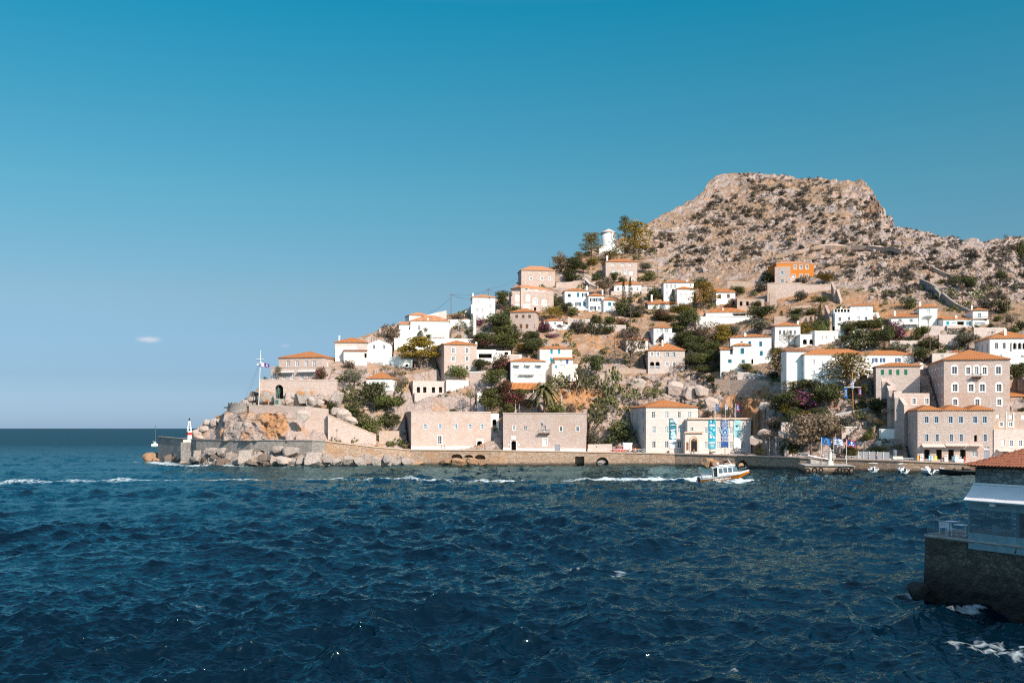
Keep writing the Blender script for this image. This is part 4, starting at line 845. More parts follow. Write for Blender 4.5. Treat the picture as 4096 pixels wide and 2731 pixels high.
    Hs('tall_white_block','tall white block of four storeys standing alone on the left skyline','house',U,[
        B(1530,1884,542,880,D=9,side=1508,mat=W_,roof=HIP(495),rmat='tile_pale',wins=[('s+grey',1572,627,16,46),('s+grey',1620,622,34,56),('s+grey',1665,628,16,46),('s+grey',1795,580,28,52),('s+grey',1805,685,30,62),('s+grey',1805,803,34,62)],ext=5),
        B(1508,1748,660,882,D=4,dy=-1.6,mat=W_,wins=rr('s+grey',747,32,60,[1600,1683])+rr('s+grey',857,34,46,[1600,1690]))],[('chim',0,1537,480,540,24,1)])
    Hs('low_white_villa','low white villa with a broad pale orange roof and a vine pergola','house',U,[
        B(557,1165,916,1188,D=11,mat=W_,roof=HIP(824),rmat='tile_pale',wins=[('w+sur',685,1022,36,66),('s+pale+sur',893,1028,42,66),('s+pale+sur',1022,1028,42,66),],ext=4),
        B(375,557,966,1188,D=7,dy=.5,mat=W_,roof=('lean',924),rmat='tile_pale',wins=[('s+pale',448,1042,44,36),('h',537,1042,22,40)]),B(313,570,1064,1188,D=4,dy=-1.4,mat=W_,wins=[('h',388,1143,20,18)],roof=('par',))],
        [('chim',0,828,872,925,24,.3),('pav',0,900,1140,1092,1180,2.2,4,'paint_white')])
    Hs('ridge_house','small white house with a pale orange roof behind the low villa on the ridge','house',U,[
        B(537,872,824,925,D=8,side=475,mat=W_,roof=HIP(774),rmat='tile_pale',ext=4,dy=2.)])
    Hs('white_terrace_wall','long white terrace wall with an orange arched door beside the round pine','wall',U,[
        B(303,1585,1200,1400,D=3,mat=W_,wins=[('d+door_orange+A',1052,1316,50,104)],ext=4,roof=('par',W_),pad=False)])
    Hs('quay_hut','small pale stone hut with a green shuttered window behind the flags','hut','L5',[
        B(1136,1240,1200,1378,D=4,mat='stone_pale',Y=q(3365,9.),wins=[('s+green+sur',1189,1274,28,42)],ext=1)])
    Hs('curved_gable_house','dark stone building with a stepped curved gable wall above the white steps','house','L5',[
        B(1842,2190,632,830,D=9,mat=st,Y=q(3660,16.),wins=[('w+sur',2013,725,40,66),('w+sur',2160,725,40,66)],ext=14)])
def museum():
    q=Yshore(2780)+6.
    root,I=house('museum','pale stone museum with an orange hip roof and tall hanging banners','museum','L4',[
        B(667,1258,792,1322,D=18,side=485,Y=q,mat='stone_museum',roof=HIP(703),cornice='trim',ext=1,
          wins=rr('wp',880,40,70,[902,1165])+[('w',752,880,40,70),('w',1047,880,36,70)]+rr('wp',1048,40,74,[757,902,1050])+rr('w',1218,40,74,[757,903,1050]),
          sw=('wg',3),rs=[(880,72),(1045,72),(1215,74)]),
        B(1140,1866,928,1336,D=10,dy=-.7,Y=q,mat='stone_museum',ext=1,wins=[('w',1190,1043,36,42)]+rr('wp',1056,38,70,[1352,1497,1638,1780])+rr('wp',1226,40,76,[1353,1497,1638,1780])),
        B(1113,1308,1086,1300,D=1.6,dy=-2.2,Y=q,mat='stone_museum',ext=2,wins=[('d+brown_wood+A',1213,1225,66,150)])],
        [('band',1,1136,1868,912,932,.5,'trim','cornice'),('band',2,1100,1316,1070,1088,.55,'trim','canopy'),('band',2,1163,1180,1168,1296,.14,'trim','doorcase'),('band',2,1248,1265,1168,1296,.14,'trim','doorcase'),
         ('band',2,1128,1152,1190,1282,.06,'rust','notice'),('band',2,1274,1302,1188,1284,.06,'sign_white','notice'),('arch',2,1213,1168,51,35,'trim'),('band',2,1184,1243,1180,1296,-.05,'painted_shade','doorway')])  # doorway is a black sheet, painted as the shade inside
    i0=I[0]; mb=MB(); P=[]
    for u in np.linspace(2560,3030,16): p=px(u,vquay(u),Yshore(u)+1.); P.append((Vector((p.x,p.y,i0['zb']-.06)),Vector((p.x*1.06,i0['O'].y+6,i0['zb']-.06))))
    for (a,c),(d,e) in zip(P,P[1:]): mb.face([a,d,e,c])
    o=mb.build('plaza',MT['asphalt_pink']); tag(o,'pale paved forecourt between the museum and the quay','forecourt',kind='structure'); FOOT.append((Vector((i0['O'].x-1,i0['O'].y-24,0)),Vector((1,0,0)),36.,26.,i0['zb']-.2))
    def banner(bi,x0,x1,y0,y1,col,label,tail=0,lower=None):
        J=I[bi]; O=J['O']+J['n']*.16; s0,zt=hit(O,J['dx'],*cp('L4',x0,y0)); s1,zb=hit(O,J['dx'],*cp('L4',x1,y1)); p=O+J['dx']*s0; W=s1-s0
        t_=thing('banner',label,'banner',(p.x,p.y,zb),J['yaw'],'banners hanging on the museum front')
        mb=MB(); n=J['n']; nx=6; ny=24
        def pt(i,j):
            z=zb+(zt-zb)*j/ny; x=W*i/nx; d=.05*math.sin(j*.8+i*.7)
            if tail and j==0: z+=tail*(1-abs(i-nx/2)/(nx/2))
            return Vector((p.x,p.y,0))+J['dx']*x+n*d+Vector((0,0,z))
        for i in range(nx):
            for j in range(ny):
                m_=1 if lower and j<lower*ny else 0
                mb.face([pt(i,j),pt(i+1,j),pt(i+1,j+1),pt(i,j+1)],m=m_)
        mb.build('cloth',[MT[col],MT['sign_white']],t_)
        rb=MB(); rb.tube([pt(0,ny)+Vector((0,0,.03)),pt(nx,ny)+Vector((0,0,.03))],.05,6); rb.build('rod',MT['iron'],t_)
        def at(fx,fz): return Vector((p.x,p.y,0))+J['dx']*(W*fx)+n*.13+Vector((0,0,zb+(zt-zb)*fz))
        return t_,at,W,zt-zb,J
    def text(t_,at,J,fx,fz,s,size,col='sign_white'):
        cu=bpy.data.curves.new('lettering','FONT'); cu.body=s; cu.size=size; cu.align_x='CENTER'; cu.extrude=.004
        ob=bpy.data.objects.new('lettering',cu); link(ob); me=bpy.data.meshes.new_from_object(ob.evaluated_get(bpy.context.evaluated_depsgraph_get())); bpy.data.objects.remove(ob)
        me.materials.append(MT[col]); M=Matrix.Translation(at(fx,fz))@Matrix.Rotation(J['yaw'],4,'Z')@Matrix.Rotation(R(90),4,'X'); me.transform(frame_of(t_).inverted()@M)
        o=link(bpy.data.objects.new('lettering',me)); o.parent=t_
    def disc(t_,at,J,fx,fz,r,col,name,z=.01,sy=1.):
        mb=MB(); c=at(fx,fz)+J['n']*z; N=24
        mb.face([c+J['dx']*(r*math.cos(2*math.pi*k/N))+Vector((0,0,r*sy*math.sin(2*math.pi*k/N))) for k in range(N)]); mb.build(name,MT[col],t_)
    def poly(t_,at,J,pts,col,name,z=.006):
        mb=MB(); mb.face([at(a,c)+J['n']*z for a,c in pts]); mb.build(name,MT[col],t_)
    T=banner(0,935,1015,925,1260,'ban_deep','dark teal banner picturing a white boat, left of the museum doorway',lower=.27); t_,at,W,h,J=T
    def bars(ls):
        for fz,a,b_,hh in ls: poly(t_,at,J,[(a,fz),(b_,fz),(b_,fz+hh),(a,fz+hh)],'sign_white','line_of_lettering',.012)
    bars([(.955,.05,.5,.014),(.915,.05,.55,.014),(.875,.05,.6,.014),(.80,.3,.7,.01),(.775,.1,.9,.012)]); poly(t_,at,J,[(.5,1),(1,1),(1,.83),(.75,.87)],'sign_white','white_sail')
    poly(t_,at,J,[(.1,.63),(.85,.65),(.7,.59),(.2,.58)],'sign_white','boat_picture'); poly(t_,at,J,[(.12,.45),(.3,.56),(.75,.56),(.9,.42)],'ban_pale','boat_picture'); poly(t_,at,J,[(.05,.40),(.95,.44),(.95,.32),(.4,.30)],'ban_pale','boat_picture'); poly(t_,at,J,[(.03,.17),(1,.17),(1,.185),(.03,.185)],'ban_deep','dark_strip')
    T=banner(1,1383,1462,932,1265,'ban_aqua','bright turquoise banner with a white drawing, right of the museum doorway'); t_,at,W,h,J=T
    disc(t_,at,J,.3,.925,.3,'ban_pale','emblem')
    bars([(.84,.25,.75,.018),(.80,.1,.9,.02),(.76,.1,.88,.018),(.225,.08,.92,.018),(.18,.05,.85,.012),(.165,.1,.8,.01),(.12,.3,.7,.012),(.09,.2,.8,.01),(.06,.25,.75,.01)])
    rg=random.Random(4)
    for k in range(16):
        a,c=.2+.6*rg.random(),.34+.34*rg.random(); poly(t_,at,J,[(a+.14*math.cos(q_),c+.02*math.sin(q_)+.012*rg.random()) for q_ in (0,1,2.1,3.2,4.2,5.3)],('sign_white','ban_pale')[k%2],'drawing',.006+.002*k)
    T=banner(1,1527,1607,932,1260,'ban_blue','dark blue swallow tailed banner with a round ship emblem on the museum',tail=1.7); t_,at,W,h,J=T
    for fz,s,z in ((.955,'ΔΗΜΟΣ ΥΔΡΑΣ',.3),(.88,'ΙΣΤΟΡΙΚΟ',.5),(.83,'ΑΡΧΕΙΟ',.5),(.765,'ΜΟΥΣΕΙΟ',.5),(.71,'ΥΔΡΑΣ',.5),(.375,'HISTORICAL',.46),(.325,'ARCHIVES',.5),(.27,'MUSEUM',.5),(.22,'OF HYDRA',.5)): text(t_,at,J,.5,fz,s,z)
    disc(t_,at,J,.5,.565,1.25,'ban_pale','emblem',.01); disc(t_,at,J,.5,.565,1.1,'ban_blue','emblem',.014); disc(t_,at,J,.5,.565,.85,'ban_pale','emblem',.018); disc(t_,at,J,.5,.565,.72,'ban_blue','emblem',.022)
    poly(t_,at,J,[(.36,.545),(.64,.545),(.58,.525),(.42,.525)],'sign_white','ship_mark',.03); poly(t_,at,J,[(.49,.55),(.49,.60),(.38,.552)],'sign_white','ship_mark',.03); poly(t_,at,J,[(.52,.55),(.64,.552),(.52,.595)],'sign_white','ship_mark',.03)
    T=banner(1,1670,1750,935,1265,'ban_sea','pale sea green banner with a small dark boat, rightmost on the museum',lower=.36); t_,at,W,h,J=T
    poly(t_,at,J,[(.2,.80),(.62,.82),(.55,.76),(.36,.75)],'iron','boat_mark')
    return root
P('ban_deep',(.02,.16,.22),.7); P('ban_aqua',(.015,.30,.42),.7); P('ban_blue',(.02,.08,.27),.7); P('ban_pale',(.42,.60,.68),.7); P('ban_sea',(.30,.55,.58),.7,var=.25,scale=2)
_extra=extra
def extra(root,infos,c,kind,bi,*a):
    I=infos[bi]; O,dx,n,dyv=I['O'],I['dx'],I['n'],I['dy']
    if kind=='roofp':       # one hip of a multi-hip roof
        x0,x1,ya=a; s0,_=hit(O,dx,*cp(c,x0,0)); s1,_=hit(O,dx,*cp(c,x1,0)); z=I['zt']; D=I['D']
        p=O+dx*s0; q_=O+dx*s1; C=[Vector((w.x,w.y,z)) for w in (p,q_,q_+dyv*D,p+dyv*D)]
        rb=MB(); za=H+(CV-cp(c,0,ya)[1])/F*(O.y+(s1-s0)*.4); roof_hip(rb,C,z+.14+.004*x0/300,za,.15 if x0>500 and x1<1300 else .22); rb.build('roof',MT['tile'],root)
        return
    if kind=='arch':        # a half-round moulding: x, ysprings, outer r, inner r
        x,y,ro,ri,mat=a; s,z=hit(O,dx,*cp(c,x,y)); k=CR[c][2]/F*O.y; N=12; mb=MB()
        A=[[O+dx*(s+r*k*math.cos(math.pi*i/N))+n*d+Vector((0,0,z-O.z+r*k*math.sin(math.pi*i/N))) for i in range(N+1)] for r in (ri,ro) for d in (.012,.15)]
        for i in range(N):
            mb.face([A[1][i],A[1][i+1],A[3][i+1],A[3][i]]); mb.face([A[3][i],A[3][i+1],A[2][i+1],A[2][i]]); mb.face([A[0][i],A[0][i+1],A[1][i+1],A[1][i]])
        mb.build('doorcase',MT[mat],root); return
    _extra(root,infos,c,kind,bi,*a)
# ---------------------------------------------------------------- quay, sea wall, shore rocks, lighthouse
def quay_part(name,label,us,mat,ops=(),cap='trim',back=None,off=0.):
    pts=[]
    for u in us:
        Y=Yshore(u)+off; p=px(u,vquay(u),Y); pts.append(p)
    m=pts[len(pts)//2]; root=thing(name,label,'wall',(m.x,m.y,0)); mb=MB(); cb=MB()
    for i,(p,q) in enumerate(zip(pts,pts[1:])):
        O=Vector((p.x,p.y,0)); d=Vector((q.x-p.x,q.y-p.y,0)); L=d.length; d.normalize(); n=Vector((d.y,-d.x,0)); z1=max(p.z,q.z)
        oo=[]
        for (c,x,y0,y1,w,arch) in ops:
            ua,va=cp(c,x-w/2,y1); ub,vb=cp(c,x+w/2,y0)
            if not us[i]<=(ua+ub)/2<us[i+1]: continue
            a,za=hit(O,d,ua,va); b,zb=hit(O,d,ub,vb); za=max(za,-1.); oo.append((a,b,za,zb,2.6,arch,True))
        t=MB(); facade(t,O,d,L,-2.5,z1,oo,n)
        for v in t.v:
            s=(v-O).dot(d)/L; top=p.z+(q.z-p.z)*s
            if v.z>1: v.z=1+(v.z-1)*(top-1)/(z1-1)
        mb.mesh(t.v,t.f)
        up=Vector((0,0,1)); e=n*.22
        A=[p+e+up*.02,q+e+up*.02,q-n*1.1+up*.02,p-n*1.1+up*.02]; h=up*.3
        cb.mesh(A+[w+h for w in A],[(0,1,5,4),(4,5,6,7),(2,3,7,6),(3,0,4,7),(1,2,6,5),(3,2,1,0)])
        k=2.; dr=MB()
    if back:
        p=pts[0]; b=px(us[0]+back[0],vquay(us[0])+back[1],Yshore(us[0])+back[2]); b.z=p.z
        mb.face([Vector((b.x,b.y,-2.5)),Vector((p.x,p.y,-2.5)),p,b])
    mb.build('wall_body',MT[mat],root); 
    if cap: cb.build('coping',MT[cap],root)
    return root
def shore():
    R3=lambda x,y0,y1,w,a=.62: ('L3',x,y0,y1,w,a)
    us=[1301,1395,1490,1640,1800,2000,2250,2500,2700,2950,3200,3400,3600,3900,4130,4350,4800,5390]
    r=quay_part('quay_wall','long stone quay wall with dark low arches along the waterfront',us,'stone_quay',[R3(220,1325,1380,126),R3(356,1335,1366,104),R3(485,1332,1386,124),('L3',1622,1352,1470,104,False),('L3',1880,1358,1480,142,True),('L4',1577,1404,1480,74,True),('L4',1755,1398,1500,146,True)])
    quay_part('sea_wall','dark grey stone sea wall of the fort above the shore boulders',[632,690,746,785,860,1002,1130,1248,1301],'stone_grey',[('L1',1405,1283,1440,150,True)],cap='stone_grey',back=(22,-4,30))
    mb=MB(); prev=None
    for u in np.linspace(634,5390,110):
        p=px(u,vquay(u),Yshore(u)+.9); p.z+=.03; q=Vector((p.x*(p.y+11)/p.y,p.y+11,p.z))
        if prev: mb.face([prev[0],p,q,prev[1]])
        prev=(p,q)
    o=mb.build('promenade',MT['asphalt_pink']); tag(o,'pale paved promenade along the top of the quay','promenade',kind='structure')
    # ragged rock shelf under the sea wall
    us=np.arange(668,1680,2.6); J=28; A=[]
    for u in us:
        Y=Yshore(u)+.5; e=min(1,(u-668)/40,(1680-u)/60); hgt=(4.4 if u<1300 else 2.9)*e+1.2*mn.noise(Vector((u/40.,1,2)))
        for j in range(J):
            f=j/(J-1); yy=Y-6.2*f*(.8+.3*mn.noise(Vector((u/25.,7,7)))); z=hgt*(1-f)**.8-1.1*f; p=px(u,CV,yy); q=Vector((p.x,yy,z)); r=ridged(q/3.1,4)-.8+(mn.cell(q/2.1)-.5)*.9; A.append((q.x+.4*r*f,yy-.7*r*f,z+1.0*r*(1-f*.3)*e if j else z))
    n_=len(us); me=bpy.data.meshes.new('rock_shelf'); me.from_pydata(A,[],[(i*J+j,i*J+j+1,(i+1)*J+j+1,(i+1)*J+j) for i in range(n_-1) for j in range(J-1)]); me.materials.append(MT['rock_grey']); tag(link(bpy.data.objects.new('rock_shelf',me)),'ragged grey rock shelf along the foot of the sea wall','rock shelf',kind='structure')
    # lighthouse beacon
    Y=Yshore(757)-1.2; b=px(cp('L1',592,0)[0],cp('L1',0,1372)[1],Y); z=lambda y: H+(CV-cp('L1',0,y)[1])/F*Y; s=.3507/F*Y
    t=thing('lighthouse','small red and white harbour beacon with a lattice mast on the sea wall','lighthouse',b)
    m=MB(); m.cbox((b.x,b.y,-1.5),158*s,3.4,z(1192)+1.5); m.build('plinth',MT['stone_grey'],t)
    m=MB(); m.cbox((b.x,b.y,z(1192)+.01),112*s,2.8,z(1164)-z(1192)); m.build('step',MT['white_worn'],t)
    rz=.5
    for nm,y0,y1,mat,k in (('tower',1164,1112,'white',56),('red_band',1112,1079,'red_paint',57.5),('tower',1079,1066,'white',56)):
        m=MB(); m.cbox((b.x,b.y,z(y0)+.012),k*s*.78,k*s*.78,z(y1)-z(y0)-.004,rz=rz); m.build(nm,MT[mat],t)
    m=MB(); q=20*s
    for sx in (-1,1):
        for sy in (-1,1): m.tube([(b.x+sx*q,b.y+sy*q,z(1066)),(b.x+sx*q*.25,b.y+sy*q*.25,z(945))],.09,5)
    for f in (.3,.6,.85):
        e=q*(1-.75*f); zz=z(1066)+(z(945)-z(1066))*f; m.tube([(b.x-e,b.y-e,zz),(b.x+e,b.y-e,zz),(b.x+e,b.y+e,zz),(b.x-e,b.y+e,zz),(b.x-e,b.y-e,zz)],.06,4)
    m.build('lattice_mast',MT['paint_white'],t)
    m=MB(); m.lathe((b.x,b.y,0),[(.01,z(946)),(.3,z(946)),(.3,z(930)),(.16,z(925)),(.08,z(912)),(.01,z(908))],10); m.build('lantern',MT['iron'],t,True)
    # bastion
    Y=320.; cx=(cp('L1',1225,0)[0]-CU)/F*Y; zt=H+(CV-cp('L1',0,767)[1])/F*(Y-5); r=(cp('L1',1225,0)[0]-cp('L1',1040,0)[0])/F*Y
    t=thing('bastion','round grey stone bastion with cannons on top','bastion',(cx,Y,8)); m=MB(); m.lathe((cx,Y,0),[(r*1.13,7),(r*1.05,zt-2.4),(r,zt-1.1),(r,zt),(r-.9,zt),(r-.9,zt-1.2),(.01,zt-1.2)],36); m.build('wall_body',MT['stone_grey'],t)
    m=MB()
    for k in range(7):
        a=math.pi*(1.02+.13*k); m.cbox((cx+(r-.45)*math.cos(a),Y+(r-.45)*math.sin(a),zt+.01),1.5,.85,.75,rz=a+math.pi/2)
    m.build('battlement',MT['stone_grey'],t)
    for i,(x,y,rz,lb) in enumerate(((1028,800,2.9,'black cannon sticking out left from the bastion'),(1106,792,2.9,'black cannon in the middle of the bastion parapet'),(1262,792,2.95,'black cannon furthest right on the bastion parapet'))):
        p=px(*cp('L1',x,y),Y-3.-i*.9); c=thing('cannon',lb,'cannon',p,rz,'cannons on the bastion')
        m=MB(); L=2.6; M=[(L/2*1.0,.15),(L/2*.9,.2),(L/2*.86,.15),(0,.2),(-L/2*.8,.26),(-L/2,.22)]
        m.tube([(a,0,.1) for a,_ in M],[r_ for _,r_ in M],10); m.tube([(-L/2,0,.1),(-L/2-.25,0,.1)],[.08,.1],8); m.build('barrel',MT['iron'],c,True,world=False)
        m=MB(); m.cbox((-.5,0,-.5),1.3,.5,.4); m.build('carriage',MT['wood_grey'],c,world=False)
        for sx in (-.9,-.1):
            for sy in (-.34,.34):
                m=MB(); m.tube([(sx,sy-.06,-.42),(sx,sy+.06,-.42)],.24,12); m.build('wheel',MT['wood_grey'],c,world=False)
    # fort crag and the pale rocks left of the bastion
    b=boulder; g='great rocks under the fort parapet'
    for x,y,w,h,mt,lb in ((1150,1060,110,170,'rock_grey','grey split rock at the left foot of the bastion'),(1225,1105,130,120,'rock_grey','grey crag below the round bastion'),(1010,1110,110,120,'rock_orange','tan rock beside the ramp below the bastion'),(1880,900,110,120,'rock_pale','pale knob of rock near the fort steps')):
        b(lb,'L1',x,y,w,h,mt,Y=Yshore(cp('L1',x,0)[0])+(4.6 if h>200 else 3.2),dpt=.4,name='crag',ry=0.)
    for x,y,w,h,mt,lb in ((690,1090,110,110,'rock_pale','white rock directly right of the beacon'),(760,1040,120,80,'rock_pale','pale flat rock on the ramp slope'),(800,960,90,110,'rock_pale','pale upright rock left of three on the slope'),(870,970,90,120,'rock_pale','pale upright rock in the middle of the slope'),
        (950,950,90,80,'rock_pale','pale rock in the dry grass left of the bastion'),(960,900,110,60,'rock_orange','dry orange bank beside the bastion'),(720,1130,110,60,'rock_pale','low white rocks at the promenade edge')):
        b(lb,'L1',x,y+h*.1,w*.85,h*.8,mt,Y=DEP(*cp('L1',x,y+h*.4))-.1,dpt=.6)
    for x,y,w,h,lb in ((1245,740,120,60,'pale boulder under the flagstaff'),(1330,700,120,70,'pale boulder left of the statue'),(1345,660,80,90,'dark boulder at the edge of the arched wall'),(1490,690,190,200,'large orange and white boulder beside the statue'),(1760,690,170,130,'pale boulder right of the statue'),(1910,670,150,150,'orange rock inside the right hand arch'),(2050,740,150,90,'pale rock below the right hand arch')):
        b(lb,'L1',x,y,w,h,'rock_stain' if 'orange' in lb else ('rock_dark' if 'dark' in lb else 'rock_pale'),Y=DEP(*cp('L1',x,y+h*.5))-2.2,dpt=.4)
    for x,y,w,h,lb in ((-20,745,150,90,'pale rock above the fort wall right end'),(120,710,160,120,'rounded pale boulder right of the fort arch'),(300,740,170,120,'broad pale boulder beside the fort'),(420,680,130,110,'pale boulder under the arched wall corner'),(560,700,120,170,'tall pale rock beside the cactus bank'),(560,850,110,130,'pale rock on the gully edge'),(640,900,120,130,'pale rounded rock above the sloping wall'),(720,960,110,90,'pale rock on the crest of the sloping wall')):
        b(lb,'L2',x,y,w,h,'rock_pale',Y=DEP(*cp('L2',x,y+h*.5))-1.,dpt=.6)
    # shore boulders: survey box in L1 / L2 pixels
    GR='boulders along the waterline'
    SB=[('L1',168,1360,150,130,'rock_orange','orange cluster rock at the far left tip of the sea wall'),('L1',215,1395,80,40,'rock_orange','low orange rock in the surf'),('L1',345,1390,150,130,'rock_dark','dark pointed rock with an orange top in the surf'),
      ('L1',430,1400,110,120,'rock_dark','dark wet rock left of the grey slab'),('L1',508,1345,105,140,'rock_grey','pale grey slab rock left of the beacon plinth'),('L1',560,1420,150,80,'rock_grey','low grey rock below the beacon plinth'),('L1',680,1320,110,110,'rock_grey','rounded grey rock right of the beacon plinth'),('L1',665,1385,130,90,'rock_grey','flat grey rock below the beacon'),
      ('L1',790,1375,170,80,'rock_dark','long dark rock between the grey ones'),('L1',860,1290,120,90,'rock_grey','wedge shaped grey rock against the sea wall'),('L1',955,1300,115,130,'rock_grey','big smooth grey boulder against the sea wall'),('L1',900,1360,130,70,'rock_dark','dark rock under the smooth grey boulder'),
      ('L1',640,1425,200,60,'rock_dark','wet rock shelf below the beacon'),('L1',1040,1350,125,110,'rock_grey','bluish grey boulder standing on a dark rock'),('L1',960,1420,230,90,'rock_dark','broad dark rock washed by the surf'),('L1',1230,1345,210,200,'rock_pale','large pale boulder with an orange top'),('L1',1060,1440,160,60,'rock_dark','wet dark ledge in the surf'),
      ('L1',1430,1380,130,140,'rock_dark','dark rock in front of the sea wall arch'),('L1',1595,1275,150,120,'rock_grey','grey boulder jammed under the parapet'),('L1',1755,1285,190,150,'rock_grey','striped grey boulder wedged in the sea wall'),('L1',1560,1390,150,120,'rock_grey','grey block right of the sea wall arch'),('L1',1700,1395,210,120,'rock_pale','pale block below the striped boulder'),
      ('L1',1330,1430,200,70,'rock_dark','dark shelf below the large pale boulder'),('L1',1500,1440,170,60,'rock_dark','wet shelf below the sea wall arch'),('L1',1860,1400,130,110,'rock_pale','pale rock at the end of the dark sea wall'),
      ('L2',290,1370,240,190,'rock_pale','very large pale cracked boulder on the shore'),('L2',60,1420,130,100,'rock_pale','pale rock left of the cracked boulder'),('L2',460,1400,130,100,'rock_pale','pale rounded rock right of the cracked boulder'),('L2',565,1400,120,100,'rock_grey','grey rock in the row along the shore'),('L2',690,1390,120,110,'rock_pale','pale rock near the middle of the shore row'),('L2',810,1405,140,90,'rock_pale','pale flat rock at the shore row end'),
      ('L2',1010,1405,130,110,'rock_grey','grey rock below the wall drain'),('L2',1130,1385,110,130,'rock_pale','pale wedge rock below the brown bush'),('L2',1250,1420,110,60,'rock_pale','small pale rock left of the low arches'),('L2',1350,1410,120,80,'rock_pale','pale rock under the brown bush'),('L2',1490,1430,140,60,'rock_orange','flat orange ledge left of the first low arch'),
      ('L2',1800,1425,170,70,'rock_orange','orange ledge under the first low arch'),('L2',1960,1420,150,80,'rock_orange','orange ledge between the low arches'),('L3',385,1405,150,70,'rock_orange','orange ledge under the second low arch'),('L3',530,1420,110,70,'rock_orange','orange ledge under the third low arch'),('L3',1865,1425,80,60,'rock_pale','pale rock inside the tall arch'),
      ('L4',1370,1425,140,110,'rock_orange','orange rock left of the small quay arch'),('L4',1460,1430,90,80,'rock_orange','orange rock touching the small quay arch'),('L4',1580,1445,60,50,'rock_orange','small rock in the mouth of the small quay arch'),('L4',1750,1450,70,55,'rock_orange','rock in the mouth of the wide quay arch'),('L4',1640,1450,100,50,'rock_orange','low rock between the two quay arches')]
    for k,(c,x,y,w,h,mt,lb) in enumerate(SB): q_=.78 if mt!='rock_orange' else .9; b(lb,c,x,y+h*(1-q_)*.4,w*q_*1.08,h*q_,'rock_grey' if mt=='rock_pale' and w<200 else mt,Y=Yshore(cp(c,x,0)[0])-1.5-(2.5 if y+h/2>1425 else 0)-(.5 if k%2 else 0),dpt=.55,group=GR)
def windmill_parts():
    root=next(o for o in bpy.data.objects if o.name=='windmill'); Y=root.location.y+4.5; s=.3189/F*Y
    cx=(cp('U2',1362,0)[0]-CU)/F*Y; z=lambda y: H+(CV-cp('U2',0,y)[1])/F*Y; r=93*s
    m=MB(); m.lathe((cx,Y,0),[(r*1.03,z(520)),(r,z(420)),(r*.96,z(262)),(.01,z(262))],32); m.build('tower',MT['white'],root,True)
    m=MB(); m.lathe((cx,Y,0),[(r*1.06,z(264)),(r*1.08,z(258)),(r*.55,z(228)),(.02,z(204))],24); m.build('cap',MT['stone_pale'],root)
    m=MB(); m.tube([(cx-r*.8,Y-.3,z(266)),(cx-r*1.6,Y-.6,z(265))],.22,8); m.build('sail_shaft',MT['wood_grey'],root)
    for x,y,w,h in ((1385,282,12,20),(1405,358,8,14),(1436,280,18,36),(1392,408,18,14)):
        a=math.asin(max(-.95,min(.95,(x-1362)*s/(r*.98)))); n=Vector((math.sin(a),-math.cos(a),0)); p=Vector((cx,Y,z(y)))+n*(r*.985); m=MB(); d=Vector((math.cos(a),math.sin(a),0))
        m.box(p-d*w*s/2-n*.1-Vector((0,0,h*s/2)),d*w*s,n*.14,(0,0,h*s)); m.build('window',MT['pane'],root)
P('red_paint',(.42,.03,.02),.5)
